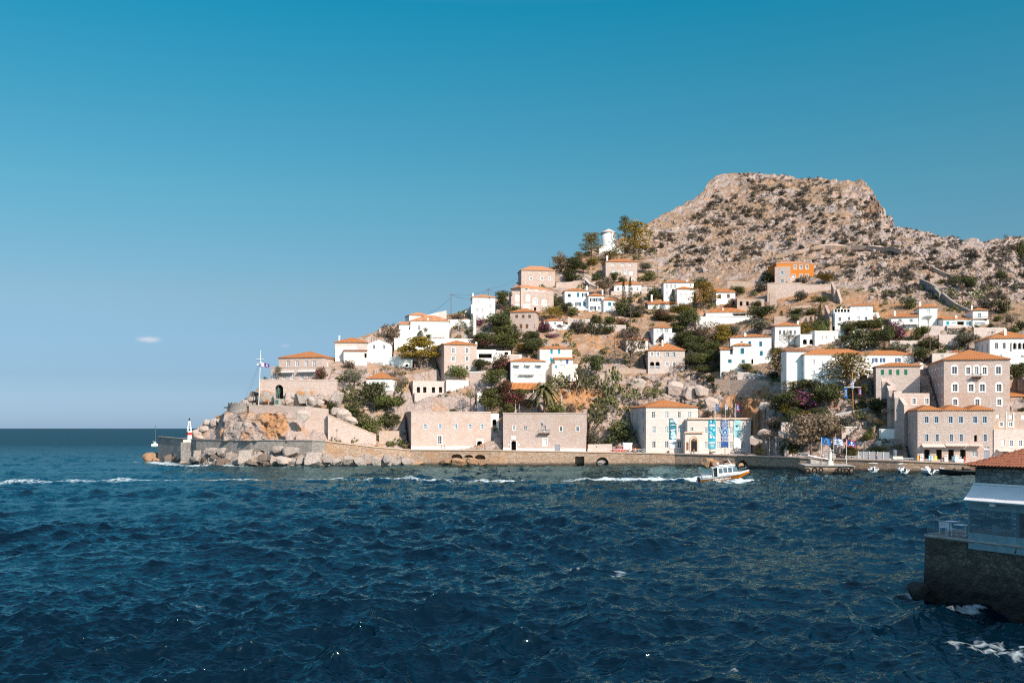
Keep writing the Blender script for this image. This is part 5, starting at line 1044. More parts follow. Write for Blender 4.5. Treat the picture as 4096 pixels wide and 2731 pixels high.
# ---------------------------------------------------------------- garden walls, terraces, fort
def walls():
    def w(name,label,c,pts,*a,**k):
        if 'Ys' not in k and name in ('terrace_wall','retaining_wall','garden_wall','wall_ruin'):
            Y=[DEP(*cp(c,p[0],p[2])) for p in pts]; m=sum(Y)/len(Y); q=.7 if 'long tall' in label else .1; k['Ys']=[m+(y-m)*q-.3 for y in Y]; k.setdefault('ext',5 if q<.5 else 2.2)
        return wall(name,label,c,pts,*a,**k)
    Ysh=lambda c,x,o: Yshore(cp(c,x,0)[0])+o
    w('fort_wall','tall stone fort wall with parapet between the bastion and the sloping wall','L2',[(-440,767,1172),(-100,772,1172),(60,778,1172),(200,783,1172),(460,812,1176)],'stone',2.,Ys=[Ysh('L2',x,9.5) for x in (-440,-100,60,200,460)],ext=3)
    w('ramp_wall','sloping stone wall running down from the fort towards the small gate','L2',[(462,880,1178),(600,945,1182),(700,985,1186),(850,1048,1196),(1012,1112,1206)],'stone',1.2,Ys=[Ysh('L2',x,7.5) for x in (462,600,700,850,1012)],ext=3,cap='trim')
    w('garden_wall','low stone wall with a white panel at the foot of the bush gully','L2',[(1045,1065,1185),(1275,1062,1190)],'stone_rubble',.6,Ys=[Ysh('L2',x,8) for x in (1045,1275)])
    w('ridge_wall','rough stone wall on the rocky ridge left of the low villa','U1',[(60,1045,1090),(200,1000,1060),(375,965,1060)],'stone_rubble')
    w('garden_wall','white garden wall above the vine pergola, left of the slender cypress','U1',[(1150,892,990),(1540,888,1000)],'white',.5)
    w('garden_wall','tall white end wall with a rounded top beside the low villa terrace','U1',[(1545,892,1200),(1585,900,1200)],'white',1.)
    w('sloping_wall','white sloping wall climbing behind the low villa roof on the skyline','U1',[(780,835,900),(1000,775,880),(1112,752,890)],'white_worn',.6)
    w('sloping_wall','pale sloping wall rising to the tall white block on the skyline','U1',[(1330,850,900),(1400,795,860),(1505,690,800)],'white_worn',.6)
    w('zigzag_wall','white topped zigzag stair wall left of the square stone house','U2',[(1055,778,850),(1145,822,860)],'stone_rubble',.5,'white')
    w('zigzag_wall','white topped stair wall running down to the blue window house','U2',[(1065,842,890),(1115,893,950),(1218,938,985)],'stone_rubble',.5,'white')
    w('terrace_wall','stone terrace wall right of the upper stone house','U2',[(705,878,950),(860,872,940),(1000,848,930)],'stone')
    w('terrace_wall','white capped terrace wall under the blue window house','U2',[(850,1318,1380),(905,1345,1400),(1130,1350,1405)],'stone_pale',.6,'white')
    w('terrace_wall','plain stone terrace wall behind the oleander bushes','U2',[(1150,1390,1480),(1360,1400,1488),(1582,1412,1495)],'stone_pale')
    w('terrace_wall','stone terrace wall between the half stone house and the twin white house','U2',[(1775,952,1010),(1985,952,1010)],'stone_pale',.6,'white')
    w('garden_wall','white curved garden wall left of the tall white house','L3',[(630,370,420),(690,255,330),(735,205,290),(960,202,280)],'stone_pale',.6,'white')
    w('garden_wall','stone wall with a white rounded cap below the tall stone house','L3',[(365,400,470),(550,392,545)],'stone',.8,'white')
    w('terrace_wall','low rubble terrace wall in front of the stone villa','L4',[(220,338,385),(470,345,395),(690,365,405),(900,372,408)],'stone_rubble')
    w('terrace_wall','long tall rubble retaining wall below the teal shutter villa','L5',[(-260,470,570),(-90,478,590),(100,480,605),(300,492,630),(480,512,665),(560,540,670)],'stone_rubble',1.)
    w('garden_wall','white topped garden wall leading to the arched gateway','L5',[(0,402,470),(150,415,478),(330,440,490),(545,458,505)],'stone_pale',.5,'white')
    house('gateway','white arched gateway with a brown wooden door above the rubble wall','gate','L5',[B(545,668,452,535,D=1.5,mat='white',wins=[('d+brown_wood+A',605,498,38,66)],roof=('par',),ext=3)])
    w('path_wall','pale wall along the path climbing to the curved gable house','L5',[(900,928,965),(1050,895,935),(1300,848,885),(1545,795,832)],'stone_pale',.5,'white')
    w('terrace_wall','white terrace wall below the tall cross flagpole','L5',[(1190,1025,1085),(1410,1028,1090)],'stone_pale',.6,'white')
    w('terrace_wall','long white seat wall with a cannon left of the big brown bush','L5',[(498,962,1000),(640,962,1000),(740,950,995)],'stone_pale',.6)
    w('ramp_wall','white ramp wall above the grey hoarding','L5',[(1360,1190,1245),(1500,1180,1240),(1640,1172,1235)],'white_worn',.6)
    w('stair_wall','white wall beside the shaded steps left of the shop building','L5',[(1618,1040,1170),(1790,1042,1165),(1945,1012,1150)],'white',.6)
    w('retaining_wall','great stone retaining wall below the orange house','U4',[(-95,582,700),(60,575,722),(190,573,722),(290,576,726),(370,593,724),(725,602,728)],'stone',1.2,'trim')
    w('sloping_wall','dark sloping wall running downhill right of the orange house','U4',[(735,560,700),(770,650,800),(815,790,840)],'stone_rubble',.9)
    w('sloping_wall','stone wall beside the shaded lane left of the loggia house','U4',[(655,845,990),(690,930,1080),(722,1000,1165)],'stone_rubble',.9)
    w('terrace_wall','rubble wall behind the hidden house','U3',[(1125,548,650),(1300,552,645),(1465,562,640)],'stone_rubble')
    w('wall_ruin','tall broken wall fragment right of the ruined cottage','U3',[(1655,700,885),(1700,690,885),(1745,745,885)],'stone_rubble',1.2,cat='ruin')
    w('terrace_wall','stone terrace wall behind the hip roof house','U4',[(-10,985,1065),(300,985,1070),(640,995,1085)],'stone_rubble')
    w('terrace_wall','heap of pale rubble walling on the field above the cypresses','U4',[(200,865,905),(340,855,895),(480,842,885)],'stone_rubble')
    w('stair_wall','white stair wall zigzagging down from the loggia house','U4',[(1228,938,990),(1292,938,990),(1330,1040,1075),(1372,1150,1175)],'white',.6)
    w('hill_wall','long dark stone wall running diagonally down the hill','U5',[(570,515,590),(700,572,690),(780,625,735),(850,692,800),(940,770,860),(1030,832,905),(1200,912,955)],'stone_grey',.9)
    w('hill_wall','thin stone wall high on the slope beneath the cliffs','U5',[(575,275,305),(690,345,385),(810,408,450),(970,472,505)],'stone_rubble',.7)
    w('hill_wall','short sloping stone wall right of the dark hill tree','U5',[(1270,642,690),(1350,712,765),(1460,778,805)],'stone_rubble',.8)
    w('terrace_wall','small terrace wall above the long dark hill wall','U5',[(705,512,540),(945,510,540)],'stone_rubble')
    w('terrace_wall','small terrace wall beside the hill cactus','U5',[(1130,682,725),(1280,678,725)],'stone_pale')
    w('terrace_wall','stone terrace wall under the balcony house','U5',[(600,1105,1200),(715,1105,1235),(830,1108,1255)],'stone_pale')
    w('terrace_wall','tall stone terrace wall below the bright blue house','U5',[(815,1218,1400),(950,1216,1395),(1070,1215,1375)],'stone_pale')
    w('terrace_wall','stone wall right of the bright blue house','U5',[(1255,1130,1235),(1450,1128,1230),(1645,1128,1225)],'stone_pale')
    w('terrace_wall','stone terrace wall below the bougainvillea','U5',[(200,1292,1400),(400,1290,1400),(610,1290,1400)],'stone_pale')
    ys=lambda a,b,n: [a+(b-a)*k/(n-1) for k in range(n)]; Yg=Yshore(3570)
    w('curved_gable_wall','dark stepped gable wall with curved shoulders above the white steps','L5',[(1642,472,720),(1668,460,730),(1692,466,745),(1702,515,755),(1730,538,780),(1758,560,800),(1778,612,820),(1840,628,850),(1848,700,880),(1900,778,900)],'stone',1.2,'stone',Ys=ys(Yg+24,Yg+10,10),ext=8)
    # hillside path
    mb=MB(); P0=[]
    for (x,y) in [(10,285),(150,255),(300,222),(420,195),(520,172),(620,162),(760,150),(960,140),(1150,146),(1320,165),(1450,195),(1560,240)]:
        u,v=cp('U4',x,y); P0.append((ground(u,v),ground(u,v-6)))
    for (a,b),(c,d) in zip(P0,P0[1:]):
        up=Vector((0,0,1.3)); mb.face([a+up*.3,c+up*.3,c+up*1.6-Vector((0,.6,0)),a+up*1.6-Vector((0,.6,0))]); mb.face([a+up*1.6-Vector((0,.6,0)),c+up*1.6-Vector((0,.6,0)),d+up,b+up])
    o=mb.build('hill_path',MT['stone_rubble']); tag(o,'pale footpath with a low wall crossing the rocky hill above the orange house','path',kind='structure')
# ---------------------------------------------------------------- boulders
def rock_mesh(seed,sub=3,cuts=24,rough=.14):
    bm=bmesh.new(); bmesh.ops.create_icosphere(bm,subdivisions=sub,radius=1.); rg=random.Random(seed); o=Vector((rg.random()*50,rg.random()*50,rg.random()*50))
    pl=[]
    for ax in ((1,0,0),(-1,0,0),(0,1,0),(0,-1,0),(0,0,1),(0,0,-1)): pl.append(((Vector(ax)+Vector((rg.gauss(0,.3),rg.gauss(0,.3),rg.gauss(0,.3)))).normalized(),.5+.25*rg.random()))
    for _ in range(max(3,cuts//5)): pl.append((Vector((rg.gauss(0,1),rg.gauss(0,1),rg.gauss(0,1))).normalized(),.52+.2*rg.random()))
    for vt in bm.verts:
        p=vt.co
        for n,d in pl:
            e=p.dot(n)-d
            if e>0: p-=n*e*.985
        p*=1.25+rough*mn.noise(p*1.7+o)+rough*.7*(.5-abs(mn.noise(p*3.+o)))
        vt.co=p
    me=bpy.data.meshes.new('boulder'); bm.to_mesh(me); bm.free(); return me
ROCKS=[]
def rock_mat(name,c1,c2,stain,amt=.5,wet=True):
    t=NT(name); v=t.coord('Object',(1,1,1)); g=t.new('ShaderNodeNewGeometry'); sp=t.new('ShaderNodeSeparateXYZ'); t.l(g.outputs['Position'],sp.inputs[0])
    wv=t.new('ShaderNodeVectorMath',operation='SCALE'); tt=t.new('ShaderNodeNewGeometry'); t.l(tt.outputs['Position'],wv.inputs[0]); wv.inputs['Scale'].default_value=1.; p=wv.outputs[0]
    n=t.noise(p,.5,6,.7); n2=t.noise(p,2.,5,.7); c=t.mix(n2,c1,c2); c=t.mix(t.math('MULTIPLY',t.ramp(n,[(.48,(0,0,0)),(.62,(1,1,1))]),amt),c,stain)
    vo=t.new('ShaderNodeTexVoronoi',feature='DISTANCE_TO_EDGE'); t.l(p,vo.inputs['Vector']); vo.inputs['Scale'].default_value=.7
    c=t.mix(t.math('MULTIPLY',t.ramp(vo.outputs['Distance'],[(0,(1,1,1)),(.04,(0,0,0))]),.55),c,tuple(x*.35 for x in c1))
    if wet:
        f=t.ramp(t.math('ADD',sp.outputs[2],t.math('MULTIPLY',n,1.2)),[(.25,(1,1,1)),(.95,(0,0,0))]); c=t.mix(t.math('MULTIPLY',f,.8),c,(.055,.042,.034))
    t.col(c); t.rough(.9); t.bump(t.math('ADD',n2,t.math('MULTIPLY',vo.outputs['Distance'],.6)),.9,.25); MT[name]=t.mat
rock_mat('rock_grey',(.24,.20,.18),(.42,.355,.32),(.36,.22,.13),.35); rock_mat('rock_pale',(.36,.29,.255),(.54,.45,.40),(.46,.30,.19),.3); rock_mat('rock_orange',(.28,.15,.08),(.45,.29,.19),(.33,.15,.06),.6)
rock_mat('rock_dark',(.11,.085,.07),(.23,.18,.15),(.2,.1,.05),.4); rock_mat('rock_stain',(.30,.27,.25),(.42,.37,.34),(.40,.16,.045),.95,False)
rock_mat('rock_hill',(.29,.225,.20),(.46,.37,.33),(.42,.24,.12),.25,False)
RMESH={}
def boulder(label,c,x,y,w,h,mat='rock_grey',dep=None,Y=None,group=None,dpt=.8,rng=random.Random(3),name='boulder',ry=None):
    """boulder seen at (x, y centre) with its size in survey pixels"""
    u,v=cp(c,x,y); Y=Y if Y is not None else Yshore(u)-2; p=px(u,v,Y); s=CR[c][2]/F*Y
    k=(rng.randrange(7),mat)
    if k not in RMESH:
        me=rock_mesh(k[0]*13+5).copy(); me.materials.append(MT[mat]); RMESH[k]=me
    o=link(bpy.data.objects.new(name,RMESH[k])); o.location=p; o.scale=(w*s/2*1.18,max(w,h)*s/2*dpt*1.1,h*s/2*1.18); o.rotation_euler=(rng.uniform(-.2,.2),rng.uniform(-.25,.25) if ry is None else ry,rng.uniform(-.5,.5) if ry is None else 0)
    return tag(o,label,'rock',group)
# ---------------------------------------------------------------- harbour things
def flag_mesh(t,name,W,Hh,kind,rz=0.,sag=.18,attach=(0,0,0)):
    """cloth flying to +x from its hoist, local coordinates"""
    nx,ny=27,18; mb=MB()
    def P_(i,j):
        x=W*i/nx; f=i/nx; z=-Hh*(1-j/ny)-sag*W*f*f; y=.13*W*math.sin(f*7.+j*.12)*f**.7
        return Vector(attach)+Vector((x*.94,y,z))
    def col(i,j):
        if kind=='greek':
            if i<10 and j>=8: return 1 if (4<=i<6 or 12<=j<14) else 0
            return 0 if ((17-j)//2)%2==0 else 1
        if kind=='eu': return 0
        if kind=='hydra':
            if i<2 or i>24 or j<2 or j>15: return 2
            if (12<=i<14 and 4<=j<14) or (9<=i<17 and 10<=j<12) or (7<=i<9 and 4<=j<7) or (17<=i<19 and 4<=j<7) or (8<=i<18 and 4<=j<6): return 1
            return 0
    for i in range(nx):
        for j in range(ny): mb.face([P_(i,j),P_(i+1,j),P_(i+1,j+1),P_(i,j+1)],m=col(i,j))
    o=mb.build(name,[MT['flag_blue' if kind!='eu' else 'flag_eu'],MT['sign_white'],MT['red_paint']],t,True,world=False)
    if kind=='eu':
        m=MB()
        for k in range(12):
            a=2*math.pi*k/12; i=13.5+5*math.cos(a)*1.; j=9+5*math.sin(a); c=P_(i,j); r=.055*Hh
            for s in (-.03,.03): m.face([c+Vector((r*(1 if q%2==0 else .4)*math.sin(q*math.pi/5),s,r*(1 if q%2==0 else .4)*math.cos(q*math.pi/5))) for q in range(10)])
        m.build('star',MT['flag_star'],o,world=False)
    return o
P('flag_blue',(.012,.06,.26),.8); P('flag_eu',(.01,.10,.32),.8); P('flag_star',(.75,.55,.05),.8); P('pole_white',(.70,.68,.64),.5); P('pole_orange',(.45,.20,.07),.6); P('bronze',(.06,.13,.11),.5,var=.3); P('hoard',(.50,.49,.49),.7)
P('orange_hull',(.70,.20,.01),.35,var=.04); P('hull_white',(.78,.78,.77),.3,var=.03); P('hull_navy',(.02,.025,.05),.4); P('rubber',(.015,.015,.016),.7); P('truck_red',(.50,.045,.03),.35); P('truck_orange',(.60,.16,.02),.4); P('chrome',(.55,.56,.58),.25,.8)
P('boat_black',(.02,.021,.023),.5); P('rib_white',(.62,.61,.60),.5); P('tarp_pink',(.62,.50,.46),.7); P('concrete',(.36,.33,.30),.9,var=.25)
def pole(name,label,c,x,y0,y1,r=.07,mat='wood_grey',Y=None,group=None,cat='pole',dx=0.,arm=None,dy=0.):
    u,v=cp(c,x,y0); Y=(DEP(u,v) if Y is None else Y)+dy; b=px(u,v,Y); t_=px(*cp(c,x+dx,y1),Y)
    t=thing(name,label,cat,b,0,group); m=MB(); m.tube([b-Vector((0,0,1.)),t_],[r,r*.75],7); m.build('shaft',MT[mat],t)
    if arm:
        m=MB(); z=t_.z-arm[1]; m.box((t_.x-arm[0]/2,b.y-.06,z),(arm[0],0,0),(0,.12,0),(0,0,.12)); m.build('crossarm',MT[mat],t)
    return t,b,t_
def railing(label,c,x0,x1,y0,y1,h=1.05,mat='paint_white',step=1.9,off=1.,cross=True):
    (u0,v0),(u1,v1)=cp(c,x0,y0),cp(c,x1,y1); a=px(u0,v0,Yshore(u0)+off); b=px(u1,v1,Yshore(u1)+off); t=thing('railing',label,'railing',(a+b)/2); n=max(1,int((b-a).length/step)); m=MB(); q=MB(); up=Vector((0,0,h))
    for i in range(n+1): p=a+(b-a)*i/n; m.tube([p,p+up],.045,5)
    m.build('post',MT[mat],t); m=MB(); m.tube([a+up,b+up],.05,5); m.tube([a+up*.1,b+up*.1],.04,5)
    if cross:
        for i in range(n): p,r=a+(b-a)*i/n,a+(b-a)*(i+1)/n; m.tube([p+up*.1,r+up],.035,4); m.tube([p+up,r+up*.1],.035,4)
    m.build('lattice',MT[mat],t)
def loft(mb,secs,m=None,close=True):
    """secs: list of rings of equal length"""
    n=len(secs[0]); base=len(mb.v)
    for s in secs: mb.v+=[Vector(p) for p in s]
    for i in range(len(secs)-1):
        for k in range(n-1): 
            mb.f.append([base+i*n+k,base+i*n+k+1,base+(i+1)*n+k+1,base+(i+1)*n+k])
            if m: mb.m[len(mb.f)-1]=m[k] if isinstance(m,list) else m
def taxi():
    # water taxi heading right, bow up
    v=1926.; Y=H*F/(v-CV); p=px(2898,v,Y); p.z=.75
    t=thing('water_taxi','orange and white water taxi speeding to the right with its bow raised','boat',p,R(-4)); t.rotation_euler=(R(2),R(-6.5),R(-3))
    L=10.6; st=[(-5.2,1.35,0.55),(-4.6,1.45,.55),(-2,1.55,.62),(1,1.5,.75),(3,1.15,.92),(4.4,.6,1.1),(5.3,.06,1.25)]
    def hull(f0,f1,name,mat,grow=1.):
        mb=MB(); rings=[]
        for x,w,d in st:
            keel=-.35 if x<3 else -.35+(x-3)*.42
            zz=[keel+(d-keel)*f0,keel+(d-keel)*f1]; ww=[w*(.25+.75*f0**.6)*grow,w*(.25+.75*f1**.6)*grow]
            rings.append([(x,-ww[1],zz[1]),(x,-ww[0],zz[0]),(x,ww[0],zz[0]),(x,ww[1],zz[1])])
        loft(mb,rings); mb.face([rings[0][k] for k in (3,2,1,0)]); 
        return mb.build(name,MT[mat],t,world=False)
    hull(.0,.60,'hull','orange_hull'); hull(.605,.69,'stripe','hull_navy',1.02); hull(.695,1.0,'topside','hull_white',1.01)
    mb=MB(); top=[(x,w*1.0,d-.04) for x,w,d in st]; vs=[]
    for x,w,d in top: vs+=[(x,-w,d),(x,w,d)]
    mb.mesh(vs,[(2*i,2*i+2,2*i+3,2*i+1) for i in range(len(top)-1)]); mb.build('deck',MT['hull_white'],t,world=False)
    # lettering on the side
    m=MB()
    for k in range(11): x=-2.6+.34*k; m.mesh([(x,-1.40,-.06),(x+.24,-1.40,-.06),(x+.3,-1.46,.14+.05*(k%3)),(x+.06,-1.46,.14+.05*(k%3))],[(0,1,2,3)])
    m.build('side_lettering',MT['sign_white'],t,world=False)
    # cabin
    W=1.12; z0=.66; zr=2.55; prof=[(-1.55,z0),(-1.45,zr),(2.15,zr-.06),(3.05,z0+.22)]
    mb=MB(); A=[Vector((x,-W,z)) for x,z in prof]; Bq=[Vector((x,W*.98,z)) for x,z in prof]
    mb.face(A); mb.face(Bq[::-1])
    for i in range(4): j=(i+1)%4; mb.face([A[j],A[i],Bq[i],Bq[j]])
    mb.build('cabin',MT['hull_white'],t,world=False)
    for i in range(4):
        for sy in (-1,1):
            x0=-1.2+i*.98; x1=x0+.8; zb,zt=1.22,2.28; k=.0 if i<3 else .0
            m=MB(); sl=.08 if i<3 else .3
            m.mesh([(x0,sy*(W+.015),zb),(x1+(sl if i==3 else 0),sy*(W+.015),zb),(x1,sy*(W+.015),zt),(x0,sy*(W+.015),zt)],[(0,1,2,3)]); m.build('window',MT['pane_blue'],t,world=False)
    m=MB(); m.mesh([(2.24,-.95,2.4),(2.24,.95,2.4),(2.96,.95,1.12),(2.96,-.95,1.12)],[(0,1,2,3)]); m.build('windscreen',MT['pane'],t,world=False)
    m=MB(); m.cbox((.35,0,zr+.0),4.1,2.5,.1); m.cbox((.9,0,zr+.1),1.9,1.6,.16); m.cbox((-.4,0,zr+.1),.9,1.,.28); m.build('roof',MT['hull_white'],t,world=False)
    m=MB(); m.cbox((-1.9,-.95,z0),.7,.06,1.75); m.cbox((-1.75,.95,z0),.5,.06,1.75); m.cbox((-1.62,0,z0),.06,1.9,1.6); m.build('door',MT['pane'],t,world=False)
    m=MB(); m.cbox((-1.95,0,zr-.06),1.1,2.3,.09); 
    for sy in (-1,1): m.tube([(-2.4,sy*1.05,z0),(-2.35,sy*1.05,zr)],.05,6)
    m.build('canopy',MT['hull_white'],t,world=False)
    
    for a_,b_ in (((1.6,-.7,zr),(1.0,-.75,4.0)),((2.0,.5,zr),(1.3,.55,3.8))): m=MB(); m.tube([a_,b_],.03,5); m.build('antenna',MT['paint_white'],t,world=False)
    m=MB(); m.tube([(-.9,-.7,zr),(-1.1,-.7,3.25)],.05,5); m.tube([(-.9,.7,zr),(-1.1,.7,3.25)],.05,5); m.cbox((-1.15,0,3.25),.35,1.7,.16); m.build('radar_arch',MT['paint_white'],t,world=False)
    m=MB()
    for sy in (-1,1):
        m.tube([(-4.9,sy*1.25,.6),(-4.9,sy*1.25,1.5),(-2.6,sy*1.3,1.5),(-2.5,sy*1.3,.6)],.035,5); m.tube([(-3.7,sy*1.28,.6),(-3.7,sy*1.28,1.5)],.03,5); m.tube([(-4.9,sy*1.25,1.1),(-2.5,sy*1.3,1.1)],.025,5)
    m.tube([(3.3,-.95,1.0),(3.5,-.9,1.6),(5.0,-.15,1.85),(5.0,.15,1.85),(3.5,.9,1.6),(3.3,.95,1.)],.03,5); m.tube([(4.6,0,1.15),(4.7,0,2.3)],.04,5); m.build('rail',MT['chrome'],t,world=False)
    m=MB(); m.cbox((-3.7,0,.62),2.,1.9,.42); m.build('bench',MT['rib_white'],t,world=False)
    for sy in (-.45,.45):
        m=MB(); m.cbox((-5.45,sy,-.2),.45,.4,1.); m.tube([(-5.5,sy,-.2),(-5.6,sy,-.7)],.1,6); m.build('outboard',MT['boat_black'],t,world=False)
def small_boat(label,c,x,y,length,kind,rz,name='motor_boat',canopy=False,off=None):
    u,v=cp(c,x,y); Y=H*F/(v-CV) if off is None else Yshore(u)+off; p=px(u,v,Y); p.z=.0
    t=thing(name,label,'boat',p,rz,'boats moored along the quay'); L=length; w=L*.2; hullm={'white':'hull_white','rib':'rib_white','black':'boat_black'}[kind]
    st=[(-L/2,w*.92,.75),(-L*.25,w,.75),(L*.1,w*.95,.8),(L*.33,w*.62,.95),(L*.46,w*.2,1.08),(L*.5,.03,1.12)]; mb=MB(); rings=[]
    for x_,w_,d in st: rings.append([(x_,-w_,d),(x_,-w_*.8,.2),(x_,0,-.35),(x_,w_*.8,.2),(x_,w_,d)])
    loft(mb,rings); mb.face([rings[0][k] for k in (4,3,2,1,0)]); mb.build('hull',MT[hullm],t,world=False)
    mb=MB(); vs=[]
    for x_,w_,d in st: vs+=[(x_,-w_*.9,.5),(x_,w_*.9,.5)]
    mb.mesh(vs,[(2*i,2*i+2,2*i+3,2*i+1) for i in range(len(st)-1)]); mb.build('deck',MT['rib_white' if kind!='black' else 'concrete'],t,world=False)
    mb=MB(); g=.2 if kind!='white' else .09
    for s in (-1,1): mb.tube([(x_,s*w_,d) for x_,w_,d in st],g,7)
    mb.build('gunwale',MT['boat_black' if kind=='black' else 'rib_white'],t,True,world=False)
    m=MB(); m.cbox((-.1*L,0,.5),.16*L,w*.8,.85); m.cbox((-.03*L,0,1.3),.02*L,w*.75,.45); m.build('console',MT[hullm],t,world=False)
    m=MB(); m.cbox((-.28*L,0,.5),.12*L,w*1.4,.4); m.build('seat',MT['canvas_white' if kind!='black' else 'boat_black'],t,world=False)
    n=2 if kind=='black' else 1
    for k in range(n):
        y_=(k-.5*(n-1))*.6; m=MB(); m.cbox((-L/2-.25,y_,.55),.5,.38,.75); m.tube([(-L/2-.3,y_,.6),(-L/2-.32,y_,-.5)],.1,6); m.build('outboard',MT['boat_black'],t,world=False)
    if canopy:
        m=MB(); 
        for sx in (-.2,.12):
            for s in (-1,1): m.tube([(sx*L,s*w*.8,.6),(sx*L,s*w*.75,2.25)],.04,5)
        m.build('canopy_frame',MT['chrome'],t,world=False); m=MB(); m.mesh([(-.27*L,-w*.9,2.2),(.18*L,-w*.9,2.25),(.18*L,0,2.42),(-.27*L,0,2.38),(.18*L,w*.9,2.25),(-.27*L,w*.9,2.2)],[(0,1,2,3),(3,2,4,5),(5,4,2,3),(3,2,1,0)]); m.build('canopy',MT['canvas_white'],t,world=False)
    return t
def wheel(t,x,y,r,w=.22,name='wheel'):
    m=MB(); m.tube([(x,y-w/2,r),(x,y+w/2,r)],r,16); o=m.build(name,MT['rubber'],t,world=False); m=MB(); m.tube([(x,y-w/2-.012,r),(x,y+w/2+.012,r)],r*.55,12); m.build('rim',MT['chrome'],o,world=False)
def vehicles():
    p=px(*cp('T1',520,870),Yshore(2480)+2.6); p.z=zquay(2480)+.05
    t=thing('pickup_truck','red pickup truck with a white box load behind the quay railing','pickup',p,R(183))
    prof=[(-2.6,.5),(-2.62,1.0),(-.75,1.05),(-.55,1.72),(.75,1.75),(1.35,1.12),(2.45,1.0),(2.6,.75),(2.6,.45)]
    def side(pr,w,nm,mat):
        m=MB(); A=[Vector((x,-w,z)) for x,z in pr]; B_=[Vector((x,w,z)) for x,z in pr]; m.face(A); m.face(B_[::-1])
        for i in range(len(pr)): j=(i+1)%len(pr); m.face([A[i],B_[i],B_[j],A[j]])
        return m.build(nm,MT[mat],t,world=False)
    side(prof,.92,'body','truck_red')
    for s in (-1,1):
        m=MB(); m.mesh([(-.42,s*.935,1.15),(.2,s*.935,1.15),(.2,s*.935,1.6),(-.38,s*.935,1.6),(.28,s*.935,1.15),(1.1,s*.935,1.15),(.68,s*.935,1.62),(.28,s*.935,1.62)],[(0,1,2,3),(4,5,6,7)]); m.build('window',MT['pane_blue'],t,world=False)
        for x in (-1.7,1.7): wheel(t,x,s*.82,.39)
        m=MB(); m.cbox((2.6,s*.65,.72),.06,.4,.18); m.build('headlight',MT['chrome'],t,world=False)
    m=MB(); m.mesh([(.79,-.8,1.7),(.79,.8,1.7),(1.36,.85,1.16),(1.36,-.85,1.16)],[(0,1,2,3)]); m.build('windscreen',MT['pane'],t,world=False)
    m=MB(); m.cbox((2.62,0,.42),.12,1.8,.25); m.build('bumper',MT['boat_black'],t,world=False)
    p=px(*cp('T1',850,850),Yshore(2515)+4.6); p.z=zquay(2515)+.05
    t=thing('box_trailer','white box load on a low trailer behind the red pickup','trailer',p,R(180)); m=MB(); m.cbox((0,0,.7),2.6,1.9,1.9); m.build('box',MT['hull_white'],t,world=False); m=MB(); m.cbox((0,0,2.62),2.9,2.1,.5); m.build('cover',MT['canvas_white'],t,world=False)
    m=MB(); m.cbox((0,0,.5),2.8,1.7,.19); m.build('chassis',MT['boat_black'],t,world=False)
    for s in (-1,1): wheel(t,0,s*.8,.35)
    p=px(*cp('T1',1170,870),Yshore(2542)+5.6); p.z=zquay(2542)+.05
    t=thing('fire_truck','orange red off-road truck facing the harbour beside the museum wall','truck',p,R(-70))
    m=MB(); m.cbox((1.2,0,.75),1.6,2.,.85); m.build('bonnet',MT['truck_orange'],t,world=False); m=MB(); m.cbox((-.1,0,.75),1.2,2.05,1.75); m.build('cab',MT['truck_orange'],t,world=False); m=MB(); m.cbox((.53,0,1.65),.04,1.7,.65); m.build('windscreen',MT['pane_blue'],t,world=False)
    m=MB(); m.cbox((-2.1,0,.8),2.6,2.05,1.75); m.build('body',MT['truck_red'],t,world=False); m=MB(); m.cbox((2.05,0,.55),.16,2.,.25); m.build('bumper',MT['chrome'],t,world=False)
    for s in (-1,1):
        for x in (1.1,-2.2): wheel(t,x,s*.88,.5,.3)
        m=MB(); m.cbox((2.02,s*.75,.95),.05,.25,.25); m.build('headlight',MT['sign_white'],t,world=False)
def tyre(label,c,x,y,r):
    u,v=cp(c,x,y); Y=250.3+(3274-u)*.011; p=px(u,v,Y); R0=r*CR[c][2]/F*Y; o=MB(); N,M=18,8
    for i in range(N):
        a=2*math.pi*i/N
        for k in range(M):
            b=2*math.pi*k/M; rr_=R0*(.74+.26*math.cos(b)); o.v.append(Vector((rr_*math.cos(a),R0*.34*math.sin(b),rr_*math.sin(a))))
    for i in range(N):
        for k in range(M): o.f.append([i*M+k,((i+1)%N)*M+k,((i+1)%N)*M+(k+1)%M,i*M+(k+1)%M])
    ob=o.build('tyre',MT['rubber'],None,True); ob.location=p; ob.rotation_euler=(0,0,random.uniform(-.3,.3)); tag(ob,label,'tyre','tyre fenders on the stone jetty')
